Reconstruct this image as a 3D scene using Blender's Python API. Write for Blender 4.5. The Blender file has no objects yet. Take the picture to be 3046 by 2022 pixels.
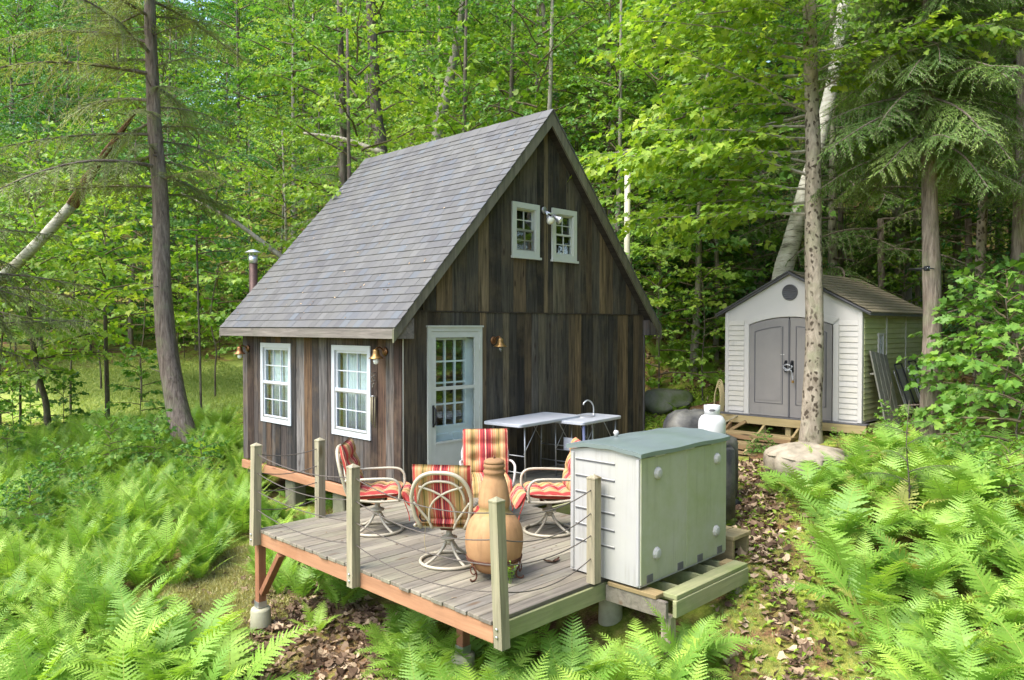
import bpy, math, random
import numpy as np
from mathutils import Vector, Matrix, Euler

R = math.radians
scene = bpy.context.scene
COL = scene.collection

# ------------------------------------------------------------------ camera
CAM = np.array([-6.0869, -7.9947, 2.2236])
YAW, PITCH, FPX = -0.79353, -0.01831, 2249.82       # fitted to the cabin, focal length in photo pixels
PW, PH = 3046.0, 2022.0
cam_data = bpy.data.cameras.new('camera')
cam_data.sensor_width = 36.0
cam_data.lens = FPX / PW * 36.0
cam_data.clip_start = 0.1
cam_data.clip_end = 2000.0
cam = bpy.data.objects.new('camera', cam_data)
cam.location = CAM
cam.rotation_euler = (math.pi / 2 + PITCH, 0.0, YAW)
COL.objects.link(cam)
scene.camera = cam

# ------------------------------------------------------------------ sky and sun
SUN_EL, SUN_DIR = 57.0, (-0.97, 0.24)               # the sun stands beyond the long wall, to the -X side
SUN_AZ = math.atan2(SUN_DIR[0], SUN_DIR[1])         # clockwise from +Y
world = bpy.data.worlds.new('World')
scene.world = world
world.use_nodes = True
wn = world.node_tree.nodes
wn.clear()
sky = wn.new('ShaderNodeTexSky')
sky.sky_type = 'NISHITA'
sky.sun_disc = False
sky.sun_elevation = R(SUN_EL)
sky.sun_rotation = SUN_AZ
sky.air_density = 1.0
sky.dust_density = 2.5
sky.ozone_density = 1.0
bg = wn.new('ShaderNodeBackground')
bg.inputs['Strength'].default_value = 0.15
wout = wn.new('ShaderNodeOutputWorld')
world.node_tree.links.new(sky.outputs[0], bg.inputs[0])
world.node_tree.links.new(bg.outputs[0], wout.inputs[0])

sun_data = bpy.data.lights.new('sun', 'SUN')
sun_data.energy = 1.5
sun_data.angle = R(35.0)
sun_data.color = (1.0, 0.985, 0.965)
sun = bpy.data.objects.new('sun', sun_data)
h_ = math.cos(R(SUN_EL))
n_ = math.hypot(*SUN_DIR)
sdir = Vector((SUN_DIR[0] / n_ * h_, SUN_DIR[1] / n_ * h_, math.sin(R(SUN_EL))))
sun.rotation_euler = sdir.to_track_quat('Z', 'Y').to_euler()
sun.location = sdir * 60
COL.objects.link(sun)

scene.view_settings.view_transform = 'Standard'
scene.view_settings.look = 'None'
scene.view_settings.exposure = 2.0
scene.view_settings.gamma = 1.0
scene.view_settings.use_curve_mapping = False
scene.cycles.max_bounces = 8
scene.cycles.diffuse_bounces = 5
scene.cycles.transmission_bounces = 6
scene.cycles.transparent_max_bounces = 8
scene.cycles.caustics_reflective = False
scene.cycles.caustics_refractive = False
scene.cycles.use_denoising = True
scene.cycles.use_adaptive_sampling = True
scene.cycles.adaptive_threshold = 0.01

# ------------------------------------------------------------------ photo pixels to places
_FW = np.array([-math.sin(YAW), math.cos(YAW), 0.0])
RT = np.array([math.cos(YAW), math.sin(YAW), 0.0])
_UP = np.array([0, 0, 1.0])
FW = _FW * math.cos(PITCH) + _UP * math.sin(PITCH)
UP = _UP * math.cos(PITCH) - _FW * math.sin(PITCH)

def ray(u, v):
    return FW + RT * (u - PW / 2) / FPX + UP * (PH / 2 - v) / FPX
def dep(u, v, d):
    return CAM + ray(u, v) * d
def onz(u, v, z):
    r = ray(u, v); return CAM + r * (z - CAM[2]) / r[2]
def onx(u, v, x):
    r = ray(u, v); return CAM + r * (x - CAM[0]) / r[0]
def ony(u, v, y):
    r = ray(u, v); return CAM + r * (y - CAM[1]) / r[1]
def sd(s, d):                                        # metres to the side of and ahead of the photographer
    p = CAM + RT * s + _FW * d
    return p[0], p[1]

# ------------------------------------------------------------------ terrain height
_ctrl = [(-2.1, -.15, -1.12), (-2.1, -3.9, -.95), (-.8, -4.8, -.6), (1, -4.4, -.14), (2.3, -3.4, 0), (3.7, -3.85, .24),
         (5.2, -1.9, .06), (5.75, -1.9, .10), (5.8, -3.1, .47), (6.6, -4.5, .6), (6.2, -1.0, .35), (9, -3, .9), (0, 0, -.75), (0, 4.5, -.6), (5.4, .2, .35),
         (6.3, .3, .65), (5.4, 4.5, 1.1), (.14, 7, -.24), (2.5, 7, .5)]
for s_, d_, z_ in [(0, 3, -1.5), (-3, 4, -1.9), (3, 3.5, -.7), (2.2, 6, -.42), (4.5, 6.5, -.05), (-2.2, 6.5, -1.35),
                   (-4, 8, -1.3), (-5.5, 7, -1.7), (-6, 10, -1.2), (-4.2, 10.5, -.9), (-9, 13, -.9), (-9, 20, -.3),
                   (-12, 20, -.5), (-8, 26, .35), (-14, 28, .5), (-10, 33, 1.8), (-20, 40, 4), (0, 20, 3), (0, 30, 7),
                   (5, 17, 2.0), (9, 14, 1.3), (6, 22, 4.4), (12, 22, 4.5), (8, 30, 8), (0, 45, 14), (-15, 60, 13),
                   (15, 45, 15), (0, 90, 32), (40, 60, 20), (-50, 60, 12), (60, 10, 5), (-50, 10, -3), (0, -25, -3),
                   (40, -30, -1), (-40, -30, -4)]:
    _x, _y = sd(s_, d_)
    _ctrl.append((_x, _y, z_))
_ctrl = np.array(_ctrl)
_cx = _ctrl[:, :2]
def _tps(r2):
    return np.where(r2 > 1e-9, r2 * np.log(np.maximum(r2, 1e-9)) * .5, 0.0)
_n = len(_ctrl)
_A = np.zeros((_n + 3, _n + 3))
_A[:_n, :_n] = _tps(((_cx[:, None] - _cx[None]) ** 2).sum(-1)) + np.eye(_n) * .15
_A[:_n, _n] = 1; _A[:_n, _n + 1:] = _cx; _A[_n, :_n] = 1; _A[_n + 1:, :_n] = _cx.T
_wt = np.linalg.solve(_A, np.concatenate([_ctrl[:, 2], np.zeros(3)]))
def tz(x, y):
    x = np.asarray(x, float); y = np.asarray(y, float)
    sh = x.shape
    q = np.stack([x.ravel(), y.ravel()], 1)
    out = np.empty(len(q))
    for i in range(0, len(q), 20000):
        b = q[i:i + 20000]
        out[i:i + 20000] = _tps(((b[:, None] - _cx[None]) ** 2).sum(-1)) @ _wt[:_n] + _wt[_n] + b @ _wt[_n + 1:]
    out += .05 * np.sin(q[:, 0] * 1.7 + 1) * np.sin(q[:, 1] * 1.3) + .02 * np.sin(q[:, 0] * 4.1) * np.cos(q[:, 1] * 3.7)
    return out.reshape(sh) if sh else float(out[0])
def gnd(u, v, d0=3.0, d1=90.0):                      # where the sight line of a photo pixel meets the ground
    r = ray(u, v)
    t = np.linspace(d0, d1, 900)
    p = CAM[None] + r[None] * t[:, None]
    below = p[:, 2] < tz(p[:, 0], p[:, 1])
    k = int(np.argmax(below)) if below.any() else len(t) - 1
    return p[k]

# ------------------------------------------------------------------ scene graph helpers
def link(o, parent=None):
    COL.objects.link(o)
    if parent is not None:
        o.parent = parent
    return o
def tag(o, label=None, cat=None, group=None, kind=None):
    if label: o['label'] = label
    if cat: o['category'] = cat
    if group: o['group'] = group
    if kind: o['kind'] = kind
    return o
def thing(name, label, cat, loc=(0, 0, 0), rotz=0.0, group=None):
    o = bpy.data.objects.new(name, None)
    o.empty_display_size = .2
    o.location = loc
    o.rotation_euler = (0, 0, rotz)
    link(o)
    return tag(o, label, cat, group)
def np_mesh(name, V, F, mats=(), midx=None, smooth=False, attrs=None):
    """F: (n,3) or (n,4) int array, or list of tuples."""
    me = bpy.data.meshes.new(name)
    V = np.asarray(V, np.float32)
    if isinstance(F, np.ndarray):
        k = F.shape[1]; nf = len(F)
        me.vertices.add(len(V)); me.vertices.foreach_set('co', V.ravel())
        me.loops.add(nf * k); me.loops.foreach_set('vertex_index', F.astype(np.int32).ravel())
        me.polygons.add(nf); me.polygons.foreach_set('loop_start', np.arange(0, nf * k, k, dtype=np.int32))
        me.polygons.foreach_set('loop_total', np.full(nf, k, np.int32))
    else:
        me.from_pydata([tuple(v) for v in V.tolist()], [], F)
    for m in mats:
        me.materials.append(m)
    if midx is not None:
        me.polygons.foreach_set('material_index', np.asarray(midx, np.int32))
    me.polygons.foreach_set('use_smooth', np.full(len(me.polygons), bool(smooth)))
    if attrs:
        for an, av in attrs.items():
            a = me.attributes.new(an, 'FLOAT', 'POINT')
            a.data.foreach_set('value', np.asarray(av, np.float32))
    me.update(calc_edges=True)
    return me
def rotm(rx=0, ry=0, rz=0):
    return np.array(Euler((rx, ry, rz)).to_matrix())

class MB:
    """collects pieces of ONE part and links them as one mesh object"""
    def __init__(self):
        self.v = []; self.f = []; self.n = 0; self.m = []; self.sm = []
    def add(self, V, F, mi=0, smooth=False):
        V = np.asarray(V, float)
        self.v.append(V)
        for f in F:
            self.f.append(tuple(int(i) + self.n for i in f)); self.m.append(mi); self.sm.append(smooth)
        self.n += len(V)
        return self
    def box(self, c, s, rot=None, mi=0, bev=0.0):
        hx, hy, hz = [a / 2 for a in s]
        if bev > 0:
            b = min(bev, hx * .9, hy * .9, hz * .9)
            V = []
            for sx in (-1, 1):
                for sy in (-1, 1):
                    for sz in (-1, 1):
                        V += [(sx * (hx - b), sy * (hy - b), sz * hz), (sx * (hx - b), sy * hy, sz * (hz - b)), (sx * hx, sy * (hy - b), sz * (hz - b))]
            V = np.array(V)
            I = lambda sx, sy, sz, k: ((sx > 0) * 4 + (sy > 0) * 2 + (sz > 0)) * 3 + k
            F = []
            for s in (-1, 1):
                F.append([I(-1, -1, s, 0), I(1, -1, s, 0), I(1, 1, s, 0), I(-1, 1, s, 0)][::s])
                F.append([I(-1, s, -1, 1), I(1, s, -1, 1), I(1, s, 1, 1), I(-1, s, 1, 1)][::-s])
                F.append([I(s, -1, -1, 2), I(s, 1, -1, 2), I(s, 1, 1, 2), I(s, -1, 1, 2)][::s])
            for a in (-1, 1):
                for b2 in (-1, 1):
                    F.append([I(-1, a, b2, 0), I(-1, a, b2, 1), I(1, a, b2, 1), I(1, a, b2, 0)][::a * b2])
                    F.append([I(a, -1, b2, 0), I(a, 1, b2, 0), I(a, 1, b2, 2), I(a, -1, b2, 2)][::a * b2])
                    F.append([I(a, b2, -1, 1), I(a, b2, -1, 2), I(a, b2, 1, 2), I(a, b2, 1, 1)][::a * b2])
                    for c2 in (-1, 1):
                        F.append([I(a, b2, c2, 0), I(a, b2, c2, 2), I(a, b2, c2, 1)][::a * b2 * c2])
        else:
            V = np.array([(x, y, z) for x in (-hx, hx) for y in (-hy, hy) for z in (-hz, hz)])
            F = [(0, 1, 3, 2), (4, 6, 7, 5), (0, 4, 5, 1), (2, 3, 7, 6), (0, 2, 6, 4), (1, 5, 7, 3)]
        if rot is not None:
            V = V @ np.asarray(rot).T
        return self.add(V + np.asarray(c, float), F, mi)
    def bar(self, a, b, w, h, up=(0, 0, 1), mi=0, bev=0.0):
        a = Vector(a); b = Vector(b); d = b - a
        z = d.normalized(); x = Vector(up).cross(z)
        if x.length < 1e-6: x = Vector((1, 0, 0)).cross(z)
        x.normalize(); y = z.cross(x)
        m = np.array([[x[i], y[i], z[i]] for i in range(3)])
        return self.box(np.array((a + b) / 2), (w, h, d.length), m, mi, bev)
    def tube(self, pts, rad, sides=8, mi=0, closed=False, cap=True, smooth=True, jitter=0.0, rng=None):
        P = np.asarray(pts, float); n = len(P)
        rad = np.full(n, rad, float) if np.isscalar(rad) else np.asarray(rad, float)
        T = np.roll(P, -1, 0) - np.roll(P, 1, 0) if closed else np.gradient(P, axis=0)
        T /= np.maximum(np.linalg.norm(T, axis=1, keepdims=True), 1e-9)
        ref = np.array([0, 0, 1.0]) if abs(T[0, 2]) < .9 else np.array([1.0, 0, 0])
        u = np.cross(ref, T[0]); u /= np.linalg.norm(u)
        V = []
        a = np.arange(sides) * 2 * math.pi / sides
        for i in range(n):
            u = u - T[i] * (u @ T[i]); u /= max(np.linalg.norm(u), 1e-9)
            w = np.cross(T[i], u)
            r = rad[i] * (1 + (jitter * rng.standard_normal(sides) if jitter else 0))
            V.append(P[i] + (np.cos(a) * r)[:, None] * u + (np.sin(a) * r)[:, None] * w)
        V = np.concatenate(V); F = []
        for i in range(n if closed else n - 1):
            j = (i + 1) % n
            for k in range(sides):
                l = (k + 1) % sides
                F.append((i * sides + k, i * sides + l, j * sides + l, j * sides + k))
        if cap and not closed:
            F.append(tuple(range(sides - 1, -1, -1))); F.append(tuple(range((n - 1) * sides, n * sides)))
        return self.add(V, F, mi, smooth)
    def lathe(self, prof, segs=24, c=(0, 0, 0), mi=0, smooth=True, rot=None):
        """prof: list of (r, z)"""
        V = []; F = []; n = len(prof)
        for r, z in prof:
            for k in range(segs):
                t = 2 * math.pi * k / segs
                V.append((r * math.cos(t), r * math.sin(t), z))
        for i in range(n - 1):
            for k in range(segs):
                l = (k + 1) % segs
                F.append((i * segs + k, i * segs + l, (i + 1) * segs + l, (i + 1) * segs + k))
        if prof[0][0] > 1e-4: F.append(tuple(range(segs - 1, -1, -1)))
        if prof[-1][0] > 1e-4: F.append(tuple(range((n - 1) * segs, n * segs)))
        V = np.array(V)
        if rot is not None: V = V @ np.asarray(rot).T
        return self.add(V + np.asarray(c, float), F, mi, smooth)
    def prism(self, poly, axis, a, b, mi=0):
        """extrude a 2D polygon along an axis from a to b; poly coords are the two other axes in order"""
        V = []
        for t in (a, b):
            for p in poly:
                q = list(p); q.insert(axis, t); V.append(q)
        n = len(poly)
        F = [tuple(range(n))[::-1], tuple(range(n, 2 * n))]
        for i in range(n):
            j = (i + 1) % n
            F.append((i, j, n + j, n + i))
        return self.add(V, F, mi)
    def build(self, name, mats, parent=None, loc=None):
        V = np.concatenate(self.v)
        if not isinstance(mats, (list, tuple)): mats = [mats]
        me = bpy.data.meshes.new(name)
        me.from_pydata(V.tolist(), [], self.f)
        for m in mats: me.materials.append(m)
        me.polygons.foreach_set('material_index', np.array(self.m, np.int32))
        me.polygons.foreach_set('use_smooth', np.array(self.sm, bool))
        me.update()
        fix_normals(me)
        o = bpy.data.objects.new(name, me)
        if loc is not None: o.location = loc
        return link(o, parent)
import bmesh
def fix_normals(me):
    bm = bmesh.new(); bm.from_mesh(me)
    bmesh.ops.recalc_face_normals(bm, faces=bm.faces)
    bm.to_mesh(me); bm.free()
def inst(name, me, parent=None, loc=(0, 0, 0), rot=(0, 0, 0), scl=1.0):
    o = bpy.data.objects.new(name, me)
    o.location = loc; o.rotation_euler = rot
    o.scale = (scl,) * 3 if np.isscalar(scl) else scl
    return link(o, parent)
def copy_tree(o, parent=None, name=None):
    c = o.copy()
    if name: c.name = name
    COL.objects.link(c)
    if parent is not None: c.parent = parent
    for ch in list(o.children):
        copy_tree(ch, c)
    return c
def arc(c, r, a0, a1, n, ax=(1, 0, 0), ay=(0, 1, 0)):
    c = np.array(c, float); ax = np.array(ax, float); ay = np.array(ay, float)
    t = np.linspace(a0, a1, n)[:, None]
    return c + r * (np.cos(t) * ax + np.sin(t) * ay)
def smooth_path(pts, n=8):
    """Catmull-Rom through the points"""
    P = np.asarray(pts, float)
    P = np.concatenate([[2 * P[0] - P[1]], P, [2 * P[-1] - P[-2]]])
    out = []
    for i in range(1, len(P) - 2):
        for t in np.linspace(0, 1, n, endpoint=False):
            a, b, c, d = P[i - 1], P[i], P[i + 1], P[i + 2]
            out.append(.5 * (2 * b + (c - a) * t + (2 * a - 5 * b + 4 * c - d) * t * t + (3 * b - a - 3 * c + d) * t ** 3))
    out.append(P[-2])
    return np.array(out)

# ------------------------------------------------------------------ materials
def srgb(h):
    h = h.lstrip('#')
    c = [int(h[i:i + 2], 16) / 255 for i in (0, 2, 4)]
    return tuple(x / 12.92 if x <= .04045 else ((x + .055) / 1.055) ** 2.4 for x in c) + (1.0,)
class NT:
    def __init__(self, name):
        self.mat = bpy.data.materials.new(name)
        self.mat.use_nodes = True
        self.t = self.mat.node_tree
        self.t.nodes.clear()
        self.out = self.t.nodes.new('ShaderNodeOutputMaterial')
    def n(self, kind, **kw):
        nd = self.t.nodes.new('ShaderNode' + kind)
        for k, v in kw.items():
            if k.startswith('i_'):
                nd.inputs[k[2:].replace('_', ' ')].default_value = v
            else:
                setattr(nd, k, v)
        return nd
    def l(self, a, b):
        self.t.links.new(a, b)
    def rnd(self):
        """one random number per piece: the object's own plus the piece attribute of joined pieces"""
        oi = self.n('ObjectInfo'); at = self.n('Attribute', attribute_name='rnd')
        ad = self.n('Math', operation='ADD'); fr = self.n('Math', operation='FRACT')
        self.l(oi.outputs['Random'], ad.inputs[0]); self.l(at.outputs['Fac'], ad.inputs[1]); self.l(ad.outputs[0], fr.inputs[0])
        return fr.outputs[0]
    def ramp(self, fac, stops, interp='LINEAR'):
        r = self.n('ValToRGB')
        r.color_ramp.interpolation = interp
        e = r.color_ramp.elements
        while len(e) < len(stops): e.new(.5)
        for i, (p, c) in enumerate(stops):
            e[i].position = p
            e[i].color = c if len(c) == 4 else tuple(c) + (1,)
        self.l(fac, r.inputs[0])
        return r.outputs[0]
    def coords(self, scale=(1, 1, 1), kind='Object', jit=True):
        tc = self.n('TexCoord'); mp = self.n('Mapping')
        mp.inputs['Scale'].default_value = scale
        if jit:
            oi = self.n('ObjectInfo'); mu = self.n('VectorMath', operation='SCALE'); ad = self.n('VectorMath', operation='ADD')
            cb = self.n('CombineXYZ')
            at = self.n('Attribute', attribute_name='rnd'); sm = self.n('Math', operation='ADD')
            self.l(oi.outputs['Random'], sm.inputs[0]); self.l(at.outputs['Fac'], sm.inputs[1])
            for k in range(3): self.l(sm.outputs[0], cb.inputs[k])
            self.l(cb.outputs[0], mu.inputs[0]); mu.inputs['Scale'].default_value = 37.0
            self.l(tc.outputs[kind], ad.inputs[0]); self.l(mu.outputs[0], ad.inputs[1])
            self.l(ad.outputs[0], mp.inputs['Vector'])
        else:
            self.l(tc.outputs[kind], mp.inputs['Vector'])
        return mp.outputs[0]
    def noise(self, vec, scale, detail=4, rough=.55, dist=0.0):
        nd = self.n('TexNoise'); nd.inputs['Scale'].default_value = scale; nd.inputs['Detail'].default_value = detail
        nd.inputs['Roughness'].default_value = rough; nd.inputs['Distortion'].default_value = dist
        if vec is not None: self.l(vec, nd.inputs['Vector'])
        return nd.outputs['Fac']
    def mix(self, fac, a, b, mode='MIX'):
        m = self.n('MixRGB', blend_type=mode)
        for s, k in ((fac, 0), (a, 1), (b, 2)):
            if isinstance(s, (int, float)): m.inputs[k].default_value = s
            elif isinstance(s, tuple): m.inputs[k].default_value = s if len(s) == 4 else s + (1,)
            else: self.l(s, m.inputs[k])
        return m.outputs[0]
    def math(self, op, a, b=0.0, c=None):
        m = self.n('Math', operation=op)
        for s, k in ((a, 0), (b, 1)) + (((c, 2),) if c is not None else ()):
            if isinstance(s, (int, float)): m.inputs[k].default_value = s
            else: self.l(s, m.inputs[k])
        return m.outputs[0]
    def bump(self, h, strength=.3, dist=.01):
        b = self.n('Bump'); b.inputs['Strength'].default_value = strength; b.inputs['Distance'].default_value = dist
        self.l(h, b.inputs['Height'])
        return b.outputs[0]
    def bsdf(self, col, rough=.6, spec=.4, metal=0.0, normal=None, **kw):
        p = self.n('BsdfPrincipled')
        for s, k in ((col, 'Base Color'), (rough, 'Roughness'), (spec, 'Specular IOR Level'), (metal, 'Metallic')):
            if isinstance(s, (int, float)): p.inputs[k].default_value = s
            elif isinstance(s, tuple): p.inputs[k].default_value = s if len(s) == 4 else s + (1,)
            else: self.l(s, p.inputs[k])
        for k, v in kw.items(): p.inputs[k.replace('_', ' ')].default_value = v
        if normal is not None: self.l(normal, p.inputs['Normal'])
        return p.outputs[0]
    def done(self, sh):
        self.l(sh, self.out.inputs[0])
        return self.mat

def m_plain(name, col, rough=.5, spec=.4, metal=0.0, var=.12, nscale=6.0, bump=0.0, dirt_or_light=None, dirt_or_light_amt=.35, runs=0.0, run_col=(.09, .085, .06, 1)):
    t = NT(name)
    co = t.coords()
    nz = t.noise(co, nscale, 5, .6)
    col = col if len(col) == 4 else col + (1,)
    dk = tuple(c * (1 - var) for c in col[:3]) + (1,)
    lt = tuple(min(1, c * (1 + var)) for c in col[:3]) + (1,)
    c = t.ramp(nz, [(.3, dk), (.7, lt)])
    if dirt_or_light:  # blotches: real dirt, and the painted olive light of box and shed sides
        n2 = t.noise(co, nscale * .37, 6, .7)
        f = t.math('MULTIPLY', t.ramp(n2, [(.36, (0, 0, 0, 1)), (.68, (1, 1, 1, 1))]), dirt_or_light_amt)
        c = t.mix(f, c, dirt_or_light)
    if runs:
        n3 = t.noise(t.coords((22, 22, 1.1)), 1.0, 5, .65)
        n4 = t.noise(co, 1.6, 3)
        f = t.math('MULTIPLY', t.math('MULTIPLY', t.ramp(n3, [(.52, (0, 0, 0, 1)), (.72, (1, 1, 1, 1))]), t.ramp(n4, [(.4, (0, 0, 0, 1)), (.65, (1, 1, 1, 1))])), runs)
        c = t.mix(f, c, run_col)
    nm = t.bump(t.noise(co, nscale * 8, 3), bump, .004) if bump else None
    return t.done(t.bsdf(c, rough, spec, metal, nm))

def m_wood(name, tones, grain_axis=2, gscale=1.0, rough=.8, stain=None, stain_amt=.4, knots=True, bump=.35, spread=.5, knot_col=None, streak=.65):
    """weathered boards: a tone per board, grain stretched along one axis, knots"""
    t = NT(name)
    sc = [14 * gscale] * 3; sc[grain_axis] = .9 * gscale
    co = t.coords(tuple(sc))
    co2 = t.coords((1, 1, 1))
    g1 = t.noise(co, 1.6, 7, .68, .6)
    g2 = t.noise(co, 7.0, 4, .7, .3)
    k = len(tones)
    base = t.ramp(t.rnd(), [((i + .5) / k, c) for i, c in enumerate(tones)], 'LINEAR')
    lo = t.mix(1.0, base, (1 - streak * .75,) * 3, 'MULTIPLY')
    hi = t.mix(1.0, base, (1 + streak * .55,) * 3, 'MULTIPLY')
    c = t.mix(t.ramp(g1, [(.5 - spread * .35, (0, 0, 0, 1)), (.5 + spread * .35, (1, 1, 1, 1))]), lo, hi)
    c = t.mix(t.math('MULTIPLY', g2, .55), c, t.mix(1.0, c, (.55,) * 3, 'MULTIPLY'))
    if stain:
        s = t.noise(co2, 1.7, 5, .65)
        c = t.mix(t.math('MULTIPLY', t.ramp(s, [(.48, (0, 0, 0, 1)), (.68, (1, 1, 1, 1))]), stain_amt), c, stain)
    if knots:
        ks = [5.5 * gscale] * 3; ks[grain_axis] = 1.7 * gscale
        kc = t.coords(tuple(ks))
        vo = t.n('TexVoronoi'); vo.inputs['Scale'].default_value = 1.0
        t.l(kc, vo.inputs['Vector'])
        kf = t.ramp(vo.outputs['Distance'], [(.05, (1, 1, 1, 1)), (.13, (0, 0, 0, 1))])
        c = t.mix(t.math('MULTIPLY', kf, .8), c, knot_col or (.018, .012, .008, 1))
    nm = t.bump(t.math('ADD', g1, t.math('MULTIPLY', g2, .5)), bump, .004)
    return t.done(t.bsdf(c, rough, .25, 0.0, nm))

def m_leaf(name, c1, c2, c3=None, trans=.42, tcol=None, rough=.5, spec=.35, big=.35):
    t = NT(name)
    r = t.rnd()
    at = t.n('Attribute', attribute_name='rnd')
    stops = [(0.0, c1), (.55, c2)] + ([(1.0, c3)] if c3 else [])
    c = t.ramp(at.outputs['Fac'], stops)
    oi = t.n('ObjectInfo')
    v = t.math('MULTIPLY_ADD', oi.outputs['Random'], big * 2, 1 - big)
    hv = t.n('HueSaturation'); t.l(c, hv.inputs['Color']); t.l(v, hv.inputs['Value'])
    t.l(t.math('MULTIPLY_ADD', oi.outputs['Random'], -.03, .515), hv.inputs['Hue'])
    col = hv.outputs[0]
    p = t.bsdf(col, rough, spec)
    tr = t.n('BsdfTranslucent')
    tc = t.mix(1.0, col, tcol or (1.25, 1.15, .55, 1), 'MULTIPLY')
    t.l(tc, tr.inputs['Color'])
    mx = t.n('MixShader'); mx.inputs[0].default_value = trans
    t.l(p, mx.inputs[1]); t.l(tr.outputs[0], mx.inputs[2])
    return t.done(mx.outputs[0])

M = {}
# weathered barn boards of the cabin
M['barn'] = m_wood('barn_board', [srgb('#463f3b'), srgb('#242222'), srgb('#6c6763'), srgb('#2e2c2b'), srgb('#5e4834'), srgb('#353231'), srgb('#5e5751'), srgb('#222121'), srgb('#50392a'), srgb('#3f3b39')], 2, 1.0, .85,
                   stain=srgb('#74604a'), stain_amt=.3, knot_col=srgb('#2b1d12'), streak=.85, spread=.36)
M['barn_gable'] = m_wood('barn_board_gable', [srgb('#4b473e'), srgb('#2b2925'), srgb('#5d5849'), srgb('#705f45'), srgb('#363430'), srgb('#474339'), srgb('#282622'), srgb('#5c4e3a'), srgb('#3d3b35'), srgb('#524e46')], 2, 1.0, .85,
                         stain=srgb('#6b5c42'), stain_amt=.28, knot_col=srgb('#241a10'), streak=.8, spread=.40)
M['trim_wood'] = m_wood('weathered_trim_board', [srgb('#69635d'), srgb('#746d65'), srgb('#5f5a54')], 1, .8, .85, stain=srgb('#525a44'), stain_amt=.3, knots=True, streak=.55)
M['rake_wood'] = m_wood('weathered_rake_board', [srgb('#6a6658'), srgb('#74705f')], 2, .6, .85, stain=srgb('#5c6440'), stain_amt=.5, knots=True, streak=.5)
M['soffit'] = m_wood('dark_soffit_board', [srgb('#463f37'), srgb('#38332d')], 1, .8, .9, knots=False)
M['deck'] = m_wood('grey_deck_board', [srgb('#7d7567'), srgb('#8d8574'), srgb('#6c655a'), srgb('#827968'), srgb('#756f64')], 0, .8, .85, stain=srgb('#8b8b6e'), stain_amt=.35, knots=True, streak=.55, knot_col=srgb('#5d4a36'))
M['red_wood'] = m_wood('red_stained_lumber', [srgb('#9d7053'), srgb('#a87c5c')], 1, .6, .75, stain=srgb('#7b4a2c'), stain_amt=.35, knots=True, streak=.3, knot_col=srgb('#4a2a18'))
M['red_post'] = m_wood('red_stained_post', [srgb('#8d5f43'), srgb('#966849')], 2, .6, .75, stain=srgb('#6f4226'), stain_amt=.3, knots=False, streak=.3)
M['pt_post'] = m_wood('pressure_treated_post', [srgb('#938a70'), srgb('#a0957d'), srgb('#89836a')], 2, .7, .8, stain=srgb('#7b7f58'), stain_amt=.3, knots=True, streak=.6, knot_col=srgb('#5c5030'))
M['pt_beam'] = m_wood('mossy_treated_beam', [srgb('#8f9067'), srgb('#98976f')], 0, .6, .85, stain=srgb('#5d7233'), stain_amt=.55, knots=True, streak=.3)
M['step_wood'] = m_wood('brown_step_lumber', [srgb('#a08f66'), srgb('#93835c'), srgb('#8a6f50')], 1, .6, .85, stain=srgb('#6f6a3c'), stain_amt=.3, knots=True, streak=.3)
M['grey_board'] = m_wood('old_grey_board', [srgb('#77756a'), srgb('#6b6a60')], 2, .8, .9, stain=srgb('#5b6244'), stain_amt=.45, knots=False, streak=.4)
M['white_vinyl'] = m_plain('white_vinyl', (.47, .49, .51), .35, .5, var=.03)
M['white_paint'] = m_plain('cream_white_paint', (.45, .47, .42), .45, .4, var=.05, dirt_or_light=srgb('#9aa07c'), dirt_or_light_amt=.2)
M['door_paint'] = m_plain('pale_door_paint', (.62, .70, .68), .4, .4, var=.03)
M['aluminium'] = m_plain('galvanised_metal', (.55, .56, .57), .38, .5, .85, var=.1, nscale=12)
M['black_metal'] = m_plain('black_metal', (.02, .02, .022), .45, .4, .3)
M['rust_iron'] = m_plain('rusty_iron', srgb('#5c3a2a'), .75, .3, .4, var=.35, nscale=20, bump=.3)
M['brown_pipe'] = m_plain('brown_stove_pipe', srgb('#42302a'), .55, .4, .4, var=.25, nscale=9)
M['pvc'] = m_plain('cream_pipe', srgb('#b5b29c'), .45, .4, var=.06, dirt_or_light=srgb('#9a9a72'), dirt_or_light_amt=.25)
M['copper'] = m_plain('aged_copper', srgb('#7a5636'), .45, .5, .75, var=.3, nscale=18)
M['brass'] = m_plain('brass_lamp', srgb('#85683c'), .42, .5, .75, var=.25, nscale=18)
M['block'] = m_plain('mossy_block', srgb('#6b6858'), .9, .2, var=.25, nscale=7, bump=.5, dirt_or_light=srgb('#4f5535'), dirt_or_light_amt=.5)
M['concrete'] = m_plain('concrete_pier', srgb('#a8a38c'), .9, .2, var=.15, nscale=9, bump=.5, dirt_or_light=srgb('#7a7f55'), dirt_or_light_amt=.4)
M['rope'] = m_plain('dark_rope', srgb('#575049'), .85, .2, var=.2, nscale=60)
M['chair_frame'] = m_plain('cream_chair_frame', srgb('#a59d89'), .35, .5, var=.06, nscale=10, dirt_or_light=srgb('#8f8466'), dirt_or_light_amt=.2)
M['chair_white'] = m_plain('white_chair_frame', srgb('#aeaba5'), .35, .5, var=.04)
M['box_resin'] = m_plain('pale_resin', srgb('#9a9896'), .5, .4, var=.04, nscale=3, dirt_or_light=srgb('#a7a68a'), dirt_or_light_amt=.3, runs=.45)
M['box_lid'] = m_plain('blue_green_resin_lid', srgb('#667070'), .36, .5, var=.08, nscale=4, dirt_or_light=srgb('#55664e'), dirt_or_light_amt=.45)
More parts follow.
